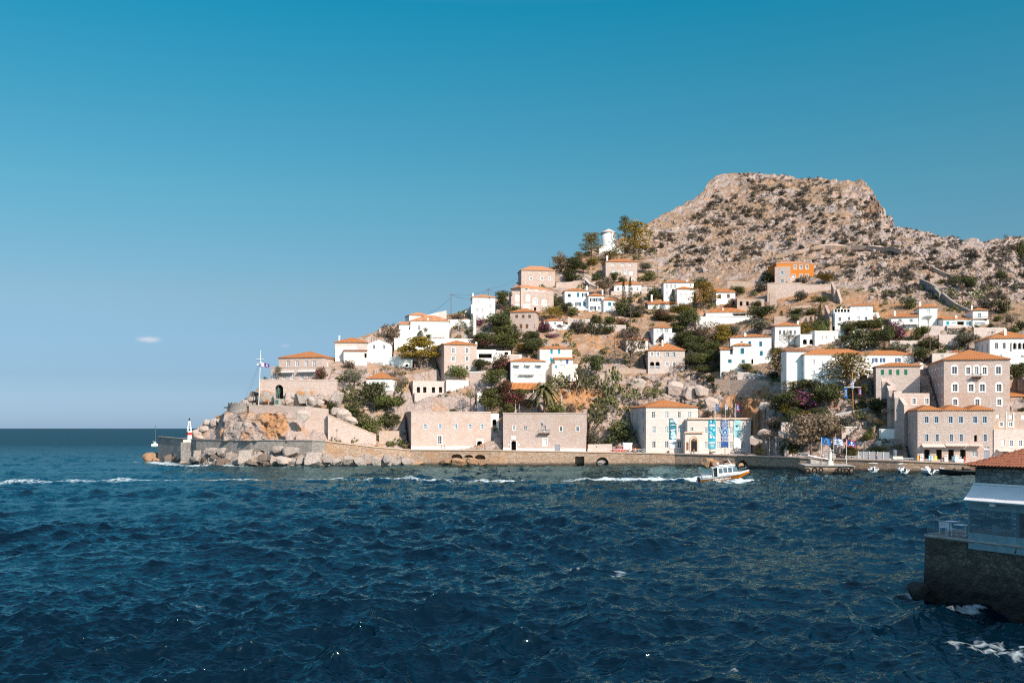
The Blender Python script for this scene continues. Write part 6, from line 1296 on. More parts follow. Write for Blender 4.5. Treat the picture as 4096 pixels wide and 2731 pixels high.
def jetty():
    u0,_=cp('L5',775,0); u1,_=cp('L5',1338,0); a=px(u0,0,252.); b=px(u1,0,250.); zt=H+(CV-cp('L5',0,1462)[1])/F*(a.y+.5)
    t=thing('jetty','low stone landing jetty hung with black tyres','jetty',((a.x+b.x)/2,a.y,0)); m=MB(); d=Vector((b.x-a.x,b.y-a.y,0)); n=Vector((-d.y,d.x,0)).normalized()*17
    m.box(Vector((a.x,a.y,-2)),d,n,(0,0,zt+2)); m.build('body',MT['stone_quay'],t); m=MB(); m.box(Vector((a.x,a.y,zt+.005))-n*.02,d,n*.98,(0,0,.12)); m.build('coping',MT['concrete'],t)
    for x,y,r,lb in ((800,1515,30,'black tyre nearest the left end of the jetty'),(880,1512,33,'large black tyre second from the left on the jetty'),(952,1508,30,'black tyre alone beside the mooring post'),(1135,1518,28,'black tyre at the left of the right hand cluster'),(1165,1510,33,'black tyre second in the right hand cluster'),(1205,1514,30,'black tyre third in the right hand cluster'),(1240,1515,30,'black tyre fourth in the right hand cluster'),(1303,1515,38,'largest black tyre at the right end of the jetty')): tyre(lb,'L5',x,y,r)
    # landing steps beside the jetty
    u,_=cp('L5',900,0); p=px(u,0,Yshore(u)-.2); t=thing('landing_steps','stone landing steps with railings down to the jetty','steps',(p.x,p.y,zt)); m=MB(); dz=(zquay(u)-zt)/8
    for k in range(8): m.cbox((p.x-1.8+k*.75,p.y-1.,zt-.5),.752,2.2,(zquay(u)-zt)-dz*k+.5-.02)
    m.build('step',MT['concrete'],t); m=MB()
    for yy in (-2.05,.0): m.tube([(p.x-2.2,p.y+yy,zquay(u)+1.),(p.x+4.2,p.y+yy,zt+1.)],.05,5); [m.tube([(p.x-2.2+.8*k,p.y+yy,zquay(u)+1-(zquay(u)-zt)*k/8),(p.x-2.2+.8*k,p.y+yy,zquay(u)-(zquay(u)-zt)*k/8)],.03,4) for k in range(9)]
    m.build('handrail',MT['chrome'],t)
    p=px(cp('L5',1055,0)[0],0,256.); t=thing('fountain','small white stone monument with a bowl on the jetty','monument',(p.x,p.y,zt)); m=MB(); m.lathe((p.x,p.y,0),[(.95,zt),(.6,zt+1.2),(.45,zt+1.3),(.4,zt+3.2),(.55,zt+3.3),(.3,zt+3.5)],12); m.build('pedestal',MT['white_worn'],t); m=MB(); m.lathe((p.x,p.y,0),[(.2,zt+3.5),(.9,zt+3.9),(.85,zt+3.95),(.15,zt+3.75),(.1,zt+4.5),(.01,zt+4.6)],14); m.build('bowl',MT['white_worn'],t)
    pole('mooring_post','rusty mooring post with a white lamp head on the jetty','L5',942,1478,1395,.11,'rust',Y=253.)
def harbour():
    taxi(); vehicles(); jetty()
    small_boat('small white motor boat with a flat white sunshade near the jetty','L5',1548,1520,6.2,'rib',R(70),canopy=True,off=-3.2)
    small_boat('motor boat with a pink fender bundle and a square white canopy','L5',1880,1530,5.8,'rib',R(80),canopy=True,off=-3.2)
    small_boat('small white boat stern-on with two white fenders','L6',600,1535,5.2,'white',R(95),canopy=False,off=-3.2)
    small_boat('white open boat with blue marks and a green cloth at the stern','L6',745,1535,6.4,'white',R(160),off=-3.2)
    small_boat('long black inflatable boat with twin outboards','L6',1000,1530,10.5,'black',R(172),name='inflatable_boat',off=-4.2)
    # sailing yacht far out
    p=px(*cp('P1',350,735),620.); p.z=0; t=thing('sailing_yacht','white sailing yacht with bare mast far out beyond the sea wall','boat',p,R(25)); s=620/F*.17007; L=160*s; m=MB(); rings=[]
    for f,w in ((-.5,.5),(-.2,.62),(.15,.55),(.4,.25),(.5,.03)): rings.append([(f*L,-w*L*.3,1.5),(f*L,-w*L*.22,.2),(f*L,0,-.6),(f*L,w*L*.22,.2),(f*L,w*L*.3,1.5)])
    loft(m,rings); m.face([rings[0][k] for k in (4,3,2,1,0)]); m.face([r[0] for r in rings]+[r[4] for r in rings][::-1]); m.build('hull',MT['hull_white'],t,world=False)
    m=MB(); m.cbox((0,0,1.5),L*.35,L*.2,1.1); m.build('cabin',MT['hull_white'],t,world=False); hm=500*s; m=MB(); m.tube([(L*.08,0,1),(L*.08,0,hm)],.12,5); m.tube([(L*.08,0,3),(-L*.35,0,3)],.2,5); m.build('mast',MT['chrome'],t,world=False); m=MB(); m.tube([(L*.5,0,1.5),(L*.08,0,hm)],.05,4); m.tube([(-L*.5,0,1.5),(L*.08,0,hm)],.05,4); m.build('stay',MT['iron'],t,world=False)
    # flags
    def flagpole(c,x,y0,y1,kind,label,Y,W=2.6,Hh=1.75,mat='pole_white',r=.08,fy=None):
        t,b,tp=pole('flagpole',label,c,x,y0,y1,r,mat,Y=Y,cat='flagpole',group='flagpoles flying flags'); 
        if kind: flag_mesh(t,'flag',W,Hh,kind,attach=(r+.03+tp.x-b.x,0,(fy if fy is not None else tp.z)-b.z-.1))
        return t
    yj=258.
    flagpole('L5',955,1460,1133,'eu','flagpole with the blue flag of gold stars by the jetty',yj,2.55,1.8); flagpole('L5',1098,1460,1140,'greek','flagpole with the striped blue and white flag by the jetty',yj,2.55,1.8); flagpole('L5',1243,1455,1158,'hydra','flagpole with the red edged blue flag by the jetty',yj,2.55,1.8)
    ym=Yshore(2880)+10
    flagpole('L4',1455,925,750,'eu','museum roof flagpole with the limp blue flag',ym,1.1,2.2); flagpole('L4',1570,925,755,'greek','museum roof flagpole with the limp striped flag',ym,.7,1.8); flagpole('L4',1690,925,752,'hydra','museum roof flagpole with the red and blue flag',ym,1.1,2.2)
    # tall cross mast
    t,b,tp=pole('flagpole','tall orange ship mast flagpole with a white yard and three flags','L5',1322,1000,390,.17,'pole_orange',Y=Yshore(3410)+20,cat='flagpole',dx=-14); z=H+(CV-cp('L5',0,566)[1])/F*b.y; m=MB(); m.tube([(b.x-2.6,b.y,z),(b.x+2.2,b.y,z)],.09,6); m.build('yard',MT['pole_white'],t)
    flag_mesh(t,'flag',.7,2.2,'greek',attach=(-.6,-.2,tp.z-b.z-2.6)); flag_mesh(t,'flag',1.,2.8,'eu',attach=(-2.7,-.2,z-b.z-.2)); flag_mesh(t,'flag',.9,2.,'hydra',attach=(1.4,-.2,z-b.z-.2))
    # fort flagstaff
    t,b,tp=pole('flagpole','tall white flagstaff with a cross spar at the fort tip','L1',1381,765,142,.13,'pole_white',cat='flagpole',dx=25,Y=DEP(cp('L1',1381,0)[0],cp('L1',0,765)[1])-5); m=MB(); z=H+(CV-cp('L1',0,245)[1])/F*b.y; m.tube([(tp.x-1.4,b.y,z),(tp.x+1.,b.y,z)],.06,5); m.build('yard',MT['pole_white'],t)
    x0=(px(*cp('L1',1362,0),b.y)).x-b.x; zf=H+(CV-cp('L1',0,266)[1])/F*b.y-b.z; flag_mesh(t,'flag',2.5,1.65,'greek',attach=(x0,-.15,zf)); flag_mesh(t,'flag',1.7,1.3,'hydra',attach=(x0+2.3,.1,zf-.7))
    m=MB()
    for x,y in ((1200,750),(1240,760)): q=px(*cp('L1',x,y),b.y); m.tube([tp-Vector((0,0,3)),q],.025,3)
    m.build('stay',MT['iron'],t)
    # balcony flag on the warehouse
    t,b,tp=pole('flagpole','short slanting pole with a small striped flag on the warehouse balcony','L3',1222,1060,950,.04,'pole_white',Y=Yshore(2180)+4.,cat='flagpole',dx=-25); flag_mesh(t,'flag',.4,.9,'greek',attach=(-.5,0,tp.z-b.z-.1))
    # bust on its pedestal, beach wall
    u,_=cp('L5',555,0); Y=Yshore(u)+4; b=px(u,cp('L5',0,1350)[1],Y); b.z=zquay(u)+.04; s=.3507/F*Y; t=thing('bust','green bronze bust on a pale stone pedestal by the promenade','statue',b); m=MB(); m.cbox((b.x,b.y,b.z),40*s,1.1,75*s); m.cbox((b.x,b.y,b.z+75*s+.005),46*s,1.3,.2); m.cbox((b.x+55*s,b.y+.3,b.z),140*s,.8,45*s); m.build('pedestal',MT['stone_pale'],t)
    m=MB(); z=b.z+78*s; m.lathe((b.x,b.y,0),[(.3,z),(.46,z+.25),(.5,z+.5),(.25,z+.68),(.14,z+.75),(.15,z+.82),(.22,z+.95),(.24,z+1.1),(.18,z+1.24),(.01,z+1.3)],12); m.cbox((b.x,b.y-.24,z+1.0),.07,.1,.1); m.build('bust_figure',MT['bronze'],t,True)
    # hoarding
    for k,(x0,x1,y0,y1,lb) in enumerate(((1376,1432,1305,1372,'grey hoarding panel turned sideways at the left'),(1432,1500,1310,1382,'grey hoarding panel with a person before it'),(1503,1573,1311,1384,'grey hoarding panel left of the narrow gap'),(1592,1660,1313,1386,'grey hoarding panel right of the narrow gap'),(1663,1732,1315,1388,'grey hoarding panel at the right end'))):
        u0,u1=cp('L5',x0,0)[0],cp('L5',x1,0)[0]; a=px(u0,0,Yshore(u0)+3.4); q=px(u1,0,Yshore(u1)+3.4); z0=zquay(u0)+.1; z1=z0+2.15; t=thing('hoarding',lb,'hoarding',(a.x,a.y,z0),0,'grey hoarding panels on the promenade'); d=Vector((q.x-a.x,q.y-a.y,0)); m=MB(); m.box((a.x+.06,a.y,z0+.12),d*.97,(0,.06,0),(0,0,z1-z0-.12)); m.build('panel',MT['hoard'],t); m=MB(); m.box((a.x-.03,a.y-.03,z0),(.08,0,0),(0,.12,0),(0,0,z1-z0+.1)); m.build('post',MT['pole_white'],t)
    railing('white crossed railing in front of the red pickup','T1',170,930,950,958,off=.8); railing('white crossed railing between the pickup and the museum','T1',990,1690,960,975,off=.8); railing('white crossed railing near the palm terrace warehouse','L3',1712,1760,1305,1306,off=.8); railing('white crossed railing left of the pickup','L3',1815,1930,1306,1308,off=.8)
    railing('low railing on the quay right of the bust','L5',690,815,1352,1356,.9,off=.8); railing('low railing behind the flags','L5',980,1120,1362,1366,.9,off=.8); railing('low railing before the hoarding','L5',1230,1400,1380,1388,.8,off=.8); railing('low grey railing before the white steps','Q2',300,680,725,742,.8,off=.8); railing('low railing in front of the open shops','Q2',780,1240,745,770,.8,off=.8,cross=False)
    # white steps in the shade of the shop building
    u,v=cp('L5',1830,1375); Y0=Yshore(u)+6; z0=zquay(u); t=thing('white_steps','wide whitewashed steps climbing beside the shop building','steps',px(u,v,Y0)); 
    m=MB(); x0=px(*cp('L5',1640,0),Y0).x; x1=px(*cp('L5',1960,0),Y0).x
    for k in range(14): m.cbox(((x0+x1)/2,Y0+.6+k*.95+6,z0-1),x1-x0,13-.01*k,1+.1+.36*(k+1))
    m.build('flight',MT['white_worn'],t); m=MB(); m.cbox((x0+(x1-x0)*.72,Y0+6,z0+.2),.5,13,2.6,rz=-.25); m.build('side_wall',MT['white'],t)
    wall('terrace_wall','white terrace wall with potted plants at the top of the steps','L5',[(1640,1045,1180),(1790,1042,1160)],'white',.6); wall('terrace_wall','grey stone wall in shade above the white steps','L5',[(1795,1030,1150),(1960,1012,1150)],'stone_pale',.6,'white')
    wall('garden_wall','pale wall with a tin roof shelter left of the red pickup','L3',[(1715,1215,1295),(1990,1212,1300)],'stone_pale',.5,Ys=[Yshore(2352)+6,Yshore(2448)+6])
    # lamps
    for c,x,y0,y1,lb in (('L2',564,1172,1068,'street lamp in front of the sloping fort wall'),('L5',322,1340,1205,'green street lamp beside the two bare white poles'),('L5',1452,1300,1210,'street lamp on the white ramp')):
        u,_=cp(c,x,0); t,b,tp=pole('street_lamp',lb,c,x,y0,y1,.07,'bronze' if c=='L5' else 'iron',Y=Yshore(u)+4.5,cat='street lamp'); m=MB(); m.lathe((tp.x,tp.y,0),[(.05,tp.z),(.22,tp.z+.1),(.28,tp.z+.5),(.32,tp.z+.52),(.02,tp.z+.75)],8); m.build('lantern',MT['pane_pale'],t)
    for c,x,y0,y1,lb,mt,r in (('L5',362,1315,1125,'left one of two bare white poles by the promenade','pole_white',.09),('L5',438,1330,1115,'right one of two bare white poles by the promenade','pole_white',.09),('L5',1055,1005,905,'short white pole left of the tall mast','pole_white',.09),('L5',1153,1005,945,'shorter white post beside the tall mast','pole_white',.09),
        ('L3',1415,862,640,'tall pale pole standing behind the right warehouse','pole_white',.09),('L3',890,858,690,'pale pole behind the warehouse roof left of the palm','pole_white',.07),('L3',932,858,760,'short pale pole left of the palm tree','pole_white',.06),('L3',560,795,740,'thin white post on the warehouse roof','pole_white',.05),
        ('L4',308,155,-10,'dark leaning pole on the slope left of the bare trees','wood_grey',.1),('L4',350,590,340,'brown pole standing among the cactus','wood_grey',.12),('U1',1193,815,485,'dark utility pole on the skyline left of the tall white block','wood_grey',.13),('U1',1777,520,405,'grey utility pole behind the tall white block','wood_grey',.12),
        ('U2',622,700,585,'thin pole behind the upper stone house roof','wood_grey',.09),('U2',1718,605,462,'white aerial mast beside the square stone house','pole_white',.08),('U2',1975,860,640,'dark pole on the slope right of the square stone house','wood_grey',.1),('U2',1640,1470,1180,'dark pole below the two slim cypresses','wood_grey',.14),('U2',240,1210,990,'dark pole in front of the arched stone house','wood_grey',.12),
        ('U4',1222,640,365,'lone brown utility pole on the bare rocky slope','rust',.13),('U5',697,640,375,'brown utility pole rising behind the long hill wall','rust',.13),('U5',1112,880,600,'brown utility pole beside the hill cactus','rust',.13),('U5',1670,1030,690,'tall grey utility pole at the far right slope','wood_grey',.13),('U5',680,1380,1040,'tall dark pole in front of the balcony house','wood_grey',.14),('U5',702,1560,1230,'dark utility pole behind the open shutter house','wood_grey',.14),('U4',1005,1145,1045,'short dark pole before the loggia house','wood_grey',.1)):
        pole('utility_pole' if 'utility' in lb or 'dark' in lb else 'pole',lb,c,x,y0,y1,r,mt,arm=(1.6,.5) if 'utility' in lb else None)
    def wire(label,A,Bp,YA,YB,sag=1.2,name='power_line'):
        a=px(*A,YA); b=px(*Bp,YB); m=MB(); m.tube([a+(b-a)*f-Vector((0,0,4*sag*f*(1-f))) for f in [i/10 for i in range(11)]],.045,4); o=m.build(name,MT['iron']); tag(o,label,'cable','overhead cables on the skyline')
    YA=DEP(*cp('U1',1193,815)); YB=DEP(*cp('U1',1777,520)); YC=DEP(*cp('U2',228,935))
    wire('highest cable between the two skyline utility poles',cp('U1',1200,497),cp('U1',1777,420),YA,YB); wire('lower sagging cable between the two skyline poles',cp('U1',1200,505),cp('U1',1777,440),YA,YB,2.2); wire('cable climbing from the pole to the upper stone house',cp('U1',1777,412),cp('U1',2240,245),YB,YC,.8); wire('cable sloping down left from the first skyline pole',cp('U1',1193,540),cp('U1',870,780),YA,YA+2,.7); wire('cable from the white block pole to the arched stone house',cp('U1',1785,425),cp('U1',2105,490),YB,YC-2,.9)
    # monument anchors and such before the museum
    def anchor(label,x,y,s_,rz):
        u,_=cp('L4',x,0); Y=Yshore(u)+2.2; p=px(u,0,Y); p.z=zquay(u)+.1; t=thing('anchor',label,'anchor',p,rz,'old anchors before the museum'); m=MB(); m.tube([(0,0,.1),(0,0,2.1*s_)],.09*s_,6); m.build('shank',MT['iron'],t,world=False); m=MB(); m.tube([(-1.1*s_,0,.55*s_),(-.8*s_,0,.2*s_),(0,0,.08),(.8*s_,0,.2*s_),(1.1*s_,0,.55*s_)],.1*s_,6); m.build('arms',MT['iron'],t,world=False); m=MB(); m.tube([(0,-.7*s_,1.8*s_),(0,.7*s_,1.8*s_)],.06*s_,6); m.build('stock',MT['iron'],t,world=False)
    anchor('tall black anchor standing under the blue swallow tailed banner',1568,1325,1.,0.); anchor('small black anchor lying right of the tall anchor',1690,1330,.55,.4); anchor('thin rusty anchor leaning left of the museum windows',745,1305,.9,.3)
    for x,lb,rz in ((1422,'black cannon on a carriage under the turquoise banner',.3),(1797,'black cannon at the right end of the museum front',2.7),(925,'small black cannon left of the museum doorway',1.2)):
        u,_=cp('L4',x,0); p=px(u,0,Yshore(u)+2.5); p.z=zquay(u)+.75; c=thing('cannon',lb,'cannon',p,rz,'cannons before the museum'); m=MB(); m.tube([(1.1,0,.3),(.0,0,.12),(-.9,0,-.03)],[.13,.17,.22],10); m.build('barrel',MT['iron'],c,True,world=False); m=MB(); m.cbox((-.35,0,-.45),1.1,.45,.3); m.build('carriage',MT['wood_grey'],c,world=False)
        for sx in (-.7,.05):
            for sy in (-.3,.3): m=MB(); m.tube([(sx,sy-.05,-.42),(sx,sy+.05,-.42)],.24,10); m.build('wheel',MT['wood_grey'],c,world=False)
    shop_goods()
def shop_goods():
    rg=random.Random(9); Y=Yshore(3790)+3.2
    def stand(label,x,y,kind,cat):
        u,v=cp('Q2',x,y); p=px(u,v,Y); p.z=zquay(u)+.08; t=thing(kind,label,cat,p,0,None); return t
    cols=['sign_white','aqua','canvas','flag_star','red_paint','ban_pale']
    for x,lb,cs in ((690,'rack of yellow and pink bags at the left shop corner',(3,4,0)),(960,'rail of pale blue shirts between the first two shop doors',(5,1,0)),(1075,'yellow dress hanging beside the second shop door',(3,3)),(1500,'rail of teal dresses beside the third shop door',(1,1,5)),(1645,'pale blue dress hanging left of the fourth shop door',(5,5)),(1780,'red and green clothes beside the fourth shop door',(4,1))):
        t=stand(lb,x,720,'clothes_rail','clothes rail'); m=MB(); w=.35*len(cs); m.tube([(-w/2,0,0),(-w/2,0,1.75),(w/2,0,1.75),(w/2,0,0)],.03,5); m.build('frame',MT['chrome'],t,world=False)
        for k,ci in enumerate(cs):
            x_=-w/2+.18+.35*k; m=MB(); m.mesh([(x_-.2,-.05,1.6),(x_+.2,-.05,1.6),(x_+.13,-.05,1.3),(x_+.2,-.06,.45),(x_-.2,-.06,.45),(x_-.13,-.05,1.3),(x_,.08,1.65),(x_+.1,.06,.45),(x_-.1,.06,.45)],[(0,5,4,3,2,1),(0,1,6),(6,1,2,3,7),(0,6,8,4,5),(6,7,8)]); m.build('garment',MT[cols[ci]],t,world=False)
    for x,lb in ((1320,'white postcard rack left of the third shop door'),(1575,'white picture rack between the third and fourth doors'),(1965,'tall white jewellery board left of the postcard wall'),(2050,'tall white board of red necklaces by the closed shop'),(740,'white rack with leaflets near the first shop door')):
        t=stand(lb,x,725,'display_rack','display rack'); m=MB(); m.cbox((0,0,.25),.75,.12,1.75); m.build('board',MT['sign_white'],t,world=False); m=MB()
        for s in (-.3,.3): m.tube([(s,.1,0),(s,.0,.26)],.03,4)
        m.build('leg',MT['chrome'],t,world=False)
        for r in range(4):
            m=MB(); m.cbox((rg.uniform(-.1,.1),-.075,.42+.38*r),.5,.025,.2); m.build('card_row',MT[rg.choice(['rust','canvas','ban_pale','wood_grey'])],t,world=False)
    u,v=cp('Q2',1625,760); p=px(u,v,Yshore(u)+1.); p.z=zquay(u)+.3; t=thing('quay_sign','white blank banner on the shop front railing','sign',p); m=MB(); m.cbox((0,-.1,.15),2.1,.05,.75); m.build('panel',MT['sign_white'],t,world=False); m=MB()
    for s in (-.9,.9): m.tube([(s,0,0),(s,0,1.)],.04,5)
    m.build('post',MT['chrome'],t,world=False)
    u,v=cp('Q2',195,690); p=px(u,v,Yshore(u)+2.); p.z=zquay(u)+.1; t=thing('bench','bench with coloured panels before the white steps','bench',p); m=MB(); m.cbox((0,0,.45),2.6,.5,.1); m.build('seat',MT['sign_white'],t,world=False); m=MB(); m.cbox((0,.25,.56),2.6,.06,.6); m.build('backrest',MT['canvas'],t,world=False)
    for s in (-1.1,1.1): m=MB(); m.cbox((s,0,0),.1,.45,.44); m.build('leg',MT['iron'],t,world=False)
# ---------------------------------------------------------------- people
def skin_mesh(chains,levels=1):
    """chains: lists of (point, radius); first chain rooted at the pelvis, others start at an index of an earlier vertex"""
    vs=[];es=[];rs=[]
    for start,pts in chains:
        prev=start
        for p,r in pts:
            vs.append(p); rs.append(r); i=len(vs)-1
            if prev is not None: es.append((prev,i))
            prev=i
    me=bpy.data.meshes.new('body'); me.from_pydata(vs,es,[]); o=bpy.data.objects.new('body',me); link(o); o.modifiers.new('s','SKIN'); sk=me.skin_vertices[0].data
    for i,r in enumerate(rs): sk[i].radius=(r,r) if not isinstance(r,tuple) else r; sk[i].use_root=(i==0)
    o.modifiers.new('u','SUBSURF').levels=levels
    out=bpy.data.meshes.new_from_object(o.evaluated_get(bpy.context.evaluated_depsgraph_get())); bpy.data.objects.remove(o)
    out.polygons.foreach_set('use_smooth',[True]*len(out.polygons)); return out
def figure(pose):
    """pose: joints by name; returns body, shirt, trousers, hair meshes"""
    J=dict(pel=(0,0,.95),waist=(0,0,1.1),chest=(0,0,1.32),neck=(0,.0,1.5),head=(0,-.02,1.62),top=(0,-.01,1.74))
    for s,n in ((-1,'l'),(1,'r')):
        J.update({'hip'+n:(.1*s,0,.9),'kne'+n:(.11*s,-.02,.5),'ank'+n:(.11*s,.02,.09),'toe'+n:(.12*s,-.16,.03),'sho'+n:(.19*s,0,1.42),'elb'+n:(.24*s,.03,1.14),'wri'+n:(.25*s,-.05,.89)})
    J.update(pose); V=Vector; ch=[(None,[(J['pel'],(.15,.11)),(J['waist'],(.135,.10)),(J['chest'],(.165,.115)),(J['neck'],.055),(J['head'],(.085,.10)),(J['top'],(.06,.075))])]; n=6
    for s in 'lr':
        ch.append((0,[(J['hip'+s],.095),(J['kne'+s],.06),(J['ank'+s],.042),(J['toe'+s],.035)])); n+=4
        w=V(J['wri'+s]); e=V(J['elb'+s]); d=(w-e).normalized(); ch.append((2,[(J['sho'+s],.065),(J['elb'+s],.045),(J['wri'+s],.03),(tuple(w+d*.07),(.034,.018))])); n+=4; pal=n-1; a=d.orthogonal().normalized()
        for k in range(5):
            if k<4: r=w+d*.09+a*(.026*(k-1.5)); L=(.062,.075,.07,.052)[k]; ch.append((pal,[(tuple(r),.010),(tuple(r+d*L*.6+V((0,-.008,0))),.009),(tuple(r+d*L+V((0,-.02,0))),.007)]))
            else: r=w+d*.04+a*.045; ch.append((pal-1,[(tuple(r),.011),(tuple(r+d*.03+a*.015),.010),(tuple(r+d*.055+a*.012),.008)]))
            n+=3
    body=skin_mesh(ch)
    # nose on the face
    sh=[(None,[(J['waist'],(.155,.12)),(J['chest'],(.185,.135)),(tuple(V(J['neck'])*.9+V(J['chest'])*.1),(.08,.07))])]
    for s in 'lr': sh.append((1,[(J['sho'+s],.085),(tuple((V(J['sho'+s])+V(J['elb'+s]))/2),.07)]))
    shirt=skin_mesh(sh); tr=[(None,[(tuple(V(J['waist'])*.6+V(J['pel'])*.4),(.155,.12)),(J['pel'],(.17,.125))])]
    for s in 'lr': tr.append((1,[(J['hip'+s],.115),(J['kne'+s],.082),(tuple(V(J['ank'+s])*.8+V(J['kne'+s])*.2),.068)]))
    trou=skin_mesh(tr); h=V(J['head']); hair=skin_mesh([(None,[(tuple(h+V((0,.035,-.02))),(.088,.075)),(tuple(h+V((0,.02,.07))),(.095,.10)),(tuple(h+V((0,.0,.12))),(.06,.07))])])
    return body,shirt,trou,hair
POSES={'stand':{}, 'walk':{'knel':(-.11,-.22,.52),'ankl':(-.11,-.27,.09),'toel':(-.12,-.45,.05),'kner':(.11,.06,.5),'ankr':(.11,.36,.16),'toer':(.12,.2,.04),'elbl':(-.25,.12,1.16),'wril':(-.25,.12,.92),'elbr':(.25,-.05,1.15),'wrir':(.24,-.26,.97)},
 'arms':{'elbl':(-.3,-.12,1.2),'wril':(-.12,-.3,1.3),'elbr':(.3,-.12,1.2),'wrir':(.1,-.3,1.32)},
 'sit':{'pel':(0,0,.5),'waist':(0,.02,.65),'chest':(0,-.02,.87),'neck':(0,-.04,1.05),'head':(0,-.07,1.17),'top':(0,-.07,1.29),'hipl':(-.1,-.02,.48),'hipr':(.1,-.02,.48),'knel':(-.13,-.42,.5),'kner':(.13,-.42,.5),'ankl':(-.13,-.44,.09),'ankr':(.13,-.44,.09),'toel':(-.14,-.62,.04),'toer':(.14,-.62,.04),'shol':(-.19,-.02,.97),'shor':(.19,-.02,.97),'elbl':(-.24,-.12,.72),'wril':(-.15,-.35,.58),'elbr':(.24,-.12,.72),'wrir':(.15,-.35,.58)}}
P('skin',(.42,.22,.14),.6,var=.06); P('hair_dark',(.03,.02,.015),.7); P('cloth_black',(.02,.02,.022),.9); P('cloth_white',(.66,.66,.66),.9); P('cloth_blue',(.06,.13,.28),.9); P('cloth_red',(.36,.05,.04),.9); P('cloth_grey',(.16,.16,.17),.9); P('cloth_orange',(.50,.20,.05),.9); P('cloth_sand',(.42,.34,.26),.9)
FIG={}
def person(label,c,x,y,pose,shirt,trou,rz=0.,Y=None,h=1.,dz=0.,mat=None):
    u,v=cp(c,x,y); Y=Y if Y is not None else DEP(u,v); p=px(u,v,Y); p.z+=dz
    if pose not in FIG:
        FIG[pose]=figure(POSES[pose])
        for m in FIG[pose]: m.materials.append(MT['skin'])
    b,s,t_,hr=FIG[pose]; o=link(bpy.data.objects.new('person',b)); o.location=p; o.rotation_euler=(0,0,rz); o.scale=(h,h,h); tag(o,label,'person')
    for m,nm,mt in ((s,'shirt',shirt),(t_,'trousers',trou),(hr,'hair','hair_dark')):
        k=link(bpy.data.objects.new(nm,m)); k.parent=o; k.material_slots[0].link='OBJECT'; k.material_slots[0].material=MT[mat or mt]
    if mat: o.material_slots[0].link='OBJECT'; o.material_slots[0].material=MT[mat]
    return o
def people_all():
    q=lambda c,x,o: Yshore(cp(c,x,0)[0])+o
    def pe(lb,c,x,pose,s,t_,rz=0.,off=2.5,**k):
        u,_=cp(c,x,0); p=person(lb,c,x,0,pose,s,t_,rz,Y=Yshore(u)+off,**k); p.location.z=zquay(u)+.05+k.get('dz',0); return p
    pe('person in white top and dark shorts walking on the ramp by the sea wall','L1',888,'stand','cloth_white','cloth_grey',2.4,1.2)
    pe('person all in black standing among the fort rocks','L1',1040,'stand','cloth_black','cloth_black',1.,1.2); pe('person with a pale top sitting on the sea wall','L1',1130,'sit','cloth_white','cloth_black',.5,.8); pe('person in a light blue shirt at the foot of the fort wall','L1',1803,'arms','cloth_blue','cloth_black',.2,2.)
    for x,lb,s in ((1495,'person leaning at the fort parapet under the statue','cloth_black'),(1708,'person with black top and pale shorts sitting on the fort parapet','cloth_black'),(1925,'person walking past the fort arch rocks','cloth_red')):
        u,v=cp('L1',x,775); person(lb,'L1',x,770,'walk' if x>1900 else 'stand',s,'cloth_sand',.6,Y=Yshore(u)+10.6)
    pe('woman in a pale skirt walking along the white plinth of the warehouse','L3',48,'walk','cloth_sand','cloth_sand',1.5,3.); pe('person with a red top walking behind the pale skirted one','L3',78,'walk','cloth_red','cloth_sand',1.5,3.3)
    for x,lb,s,t_,o in ((430,'person in black at the left of the group by the warehouse arch','cloth_black','cloth_sand',2.2),(448,'second person in black in the group by the warehouse arch','cloth_black','cloth_grey',3.2),(464,'person with a white top in the group by the warehouse arch','cloth_white','cloth_sand',2.),(487,'person in dark shirt at the right of the arch group','cloth_black','cloth_white',2.4),(538,'person in black standing apart right of the warehouse arch','cloth_black','cloth_grey',2.)): pe(lb,'L3',x,'stand' if x%2 else 'arms',s,t_,x*.1,o)
    pe('person in grey standing in the museum doorway','L4',1213,'stand','cloth_grey','cloth_blue',0.,3.); pe('person in orange beside the white box trailer','T1',950,'arms','cloth_orange','cloth_sand',1.,2.)
    pe('person in dark clothes standing under the turquoise banner','L4',1398,'stand','cloth_blue','cloth_grey',.4,3.)
    pe('woman in black striding past the flags','Q1',908,'walk','cloth_black','cloth_black',1.2,2.); 
    for x,lb,s in ((418,'person in orange sitting on the promenade wall left of the flags','cloth_orange'),(465,'person in white sitting on the promenade wall','cloth_white'),(515,'person in a white top sitting nearest the striped flag','cloth_white')): pe(lb,'Q1',x,'sit',s,'cloth_black',.3,3.)
    pe('person in dark blue standing before the grey hoarding','Q1',1537,'stand','cloth_black','cloth_blue',0.,2.); pe('person in a bright vest at the gap in the hoarding','Q1',1722,'arms','cloth_orange','cloth_blue',.4,2.2)
    pe('person in dark clothes by the closed parts of the rail left of the steps','Q1',1455,'stand','cloth_black','cloth_grey',0.,7.,dz=2.6); 
    for x,lb,s,dz,off in ((1537,'person in black walking up the white ramp','cloth_black',3.4,9.),(1590,'person in red crouching on the white ramp','cloth_red',3.,9.)): pe(lb,'L5',x,'walk' if x<1550 else 'sit',s,'cloth_blue',.8,off,dz=dz)
    for x,lb,s in ((120,'person in dark clothes on the shaded steps, left of two','cloth_grey'),(248,'person in black on the shaded steps, right of two','cloth_black')):
        u,_=cp('Q2',x,0); p=person(lb,'Q2',x,0,'walk',s,'cloth_black',.5,Y=Yshore(u)+5.6); p.location.z=zquay(u)+.3
    pe('person in a teal dress in front of the third shop door','Q2',1490,'stand','cloth_blue','cloth_blue',.3,3.); pe('shopper in a light blue top before the fourth shop','Q2',1652,'arms','cloth_white','cloth_blue',2.8,2.6); pe('shopper in red by the fourth shop door','Q2',1735,'stand','cloth_red','cloth_grey',1.4,3.2)
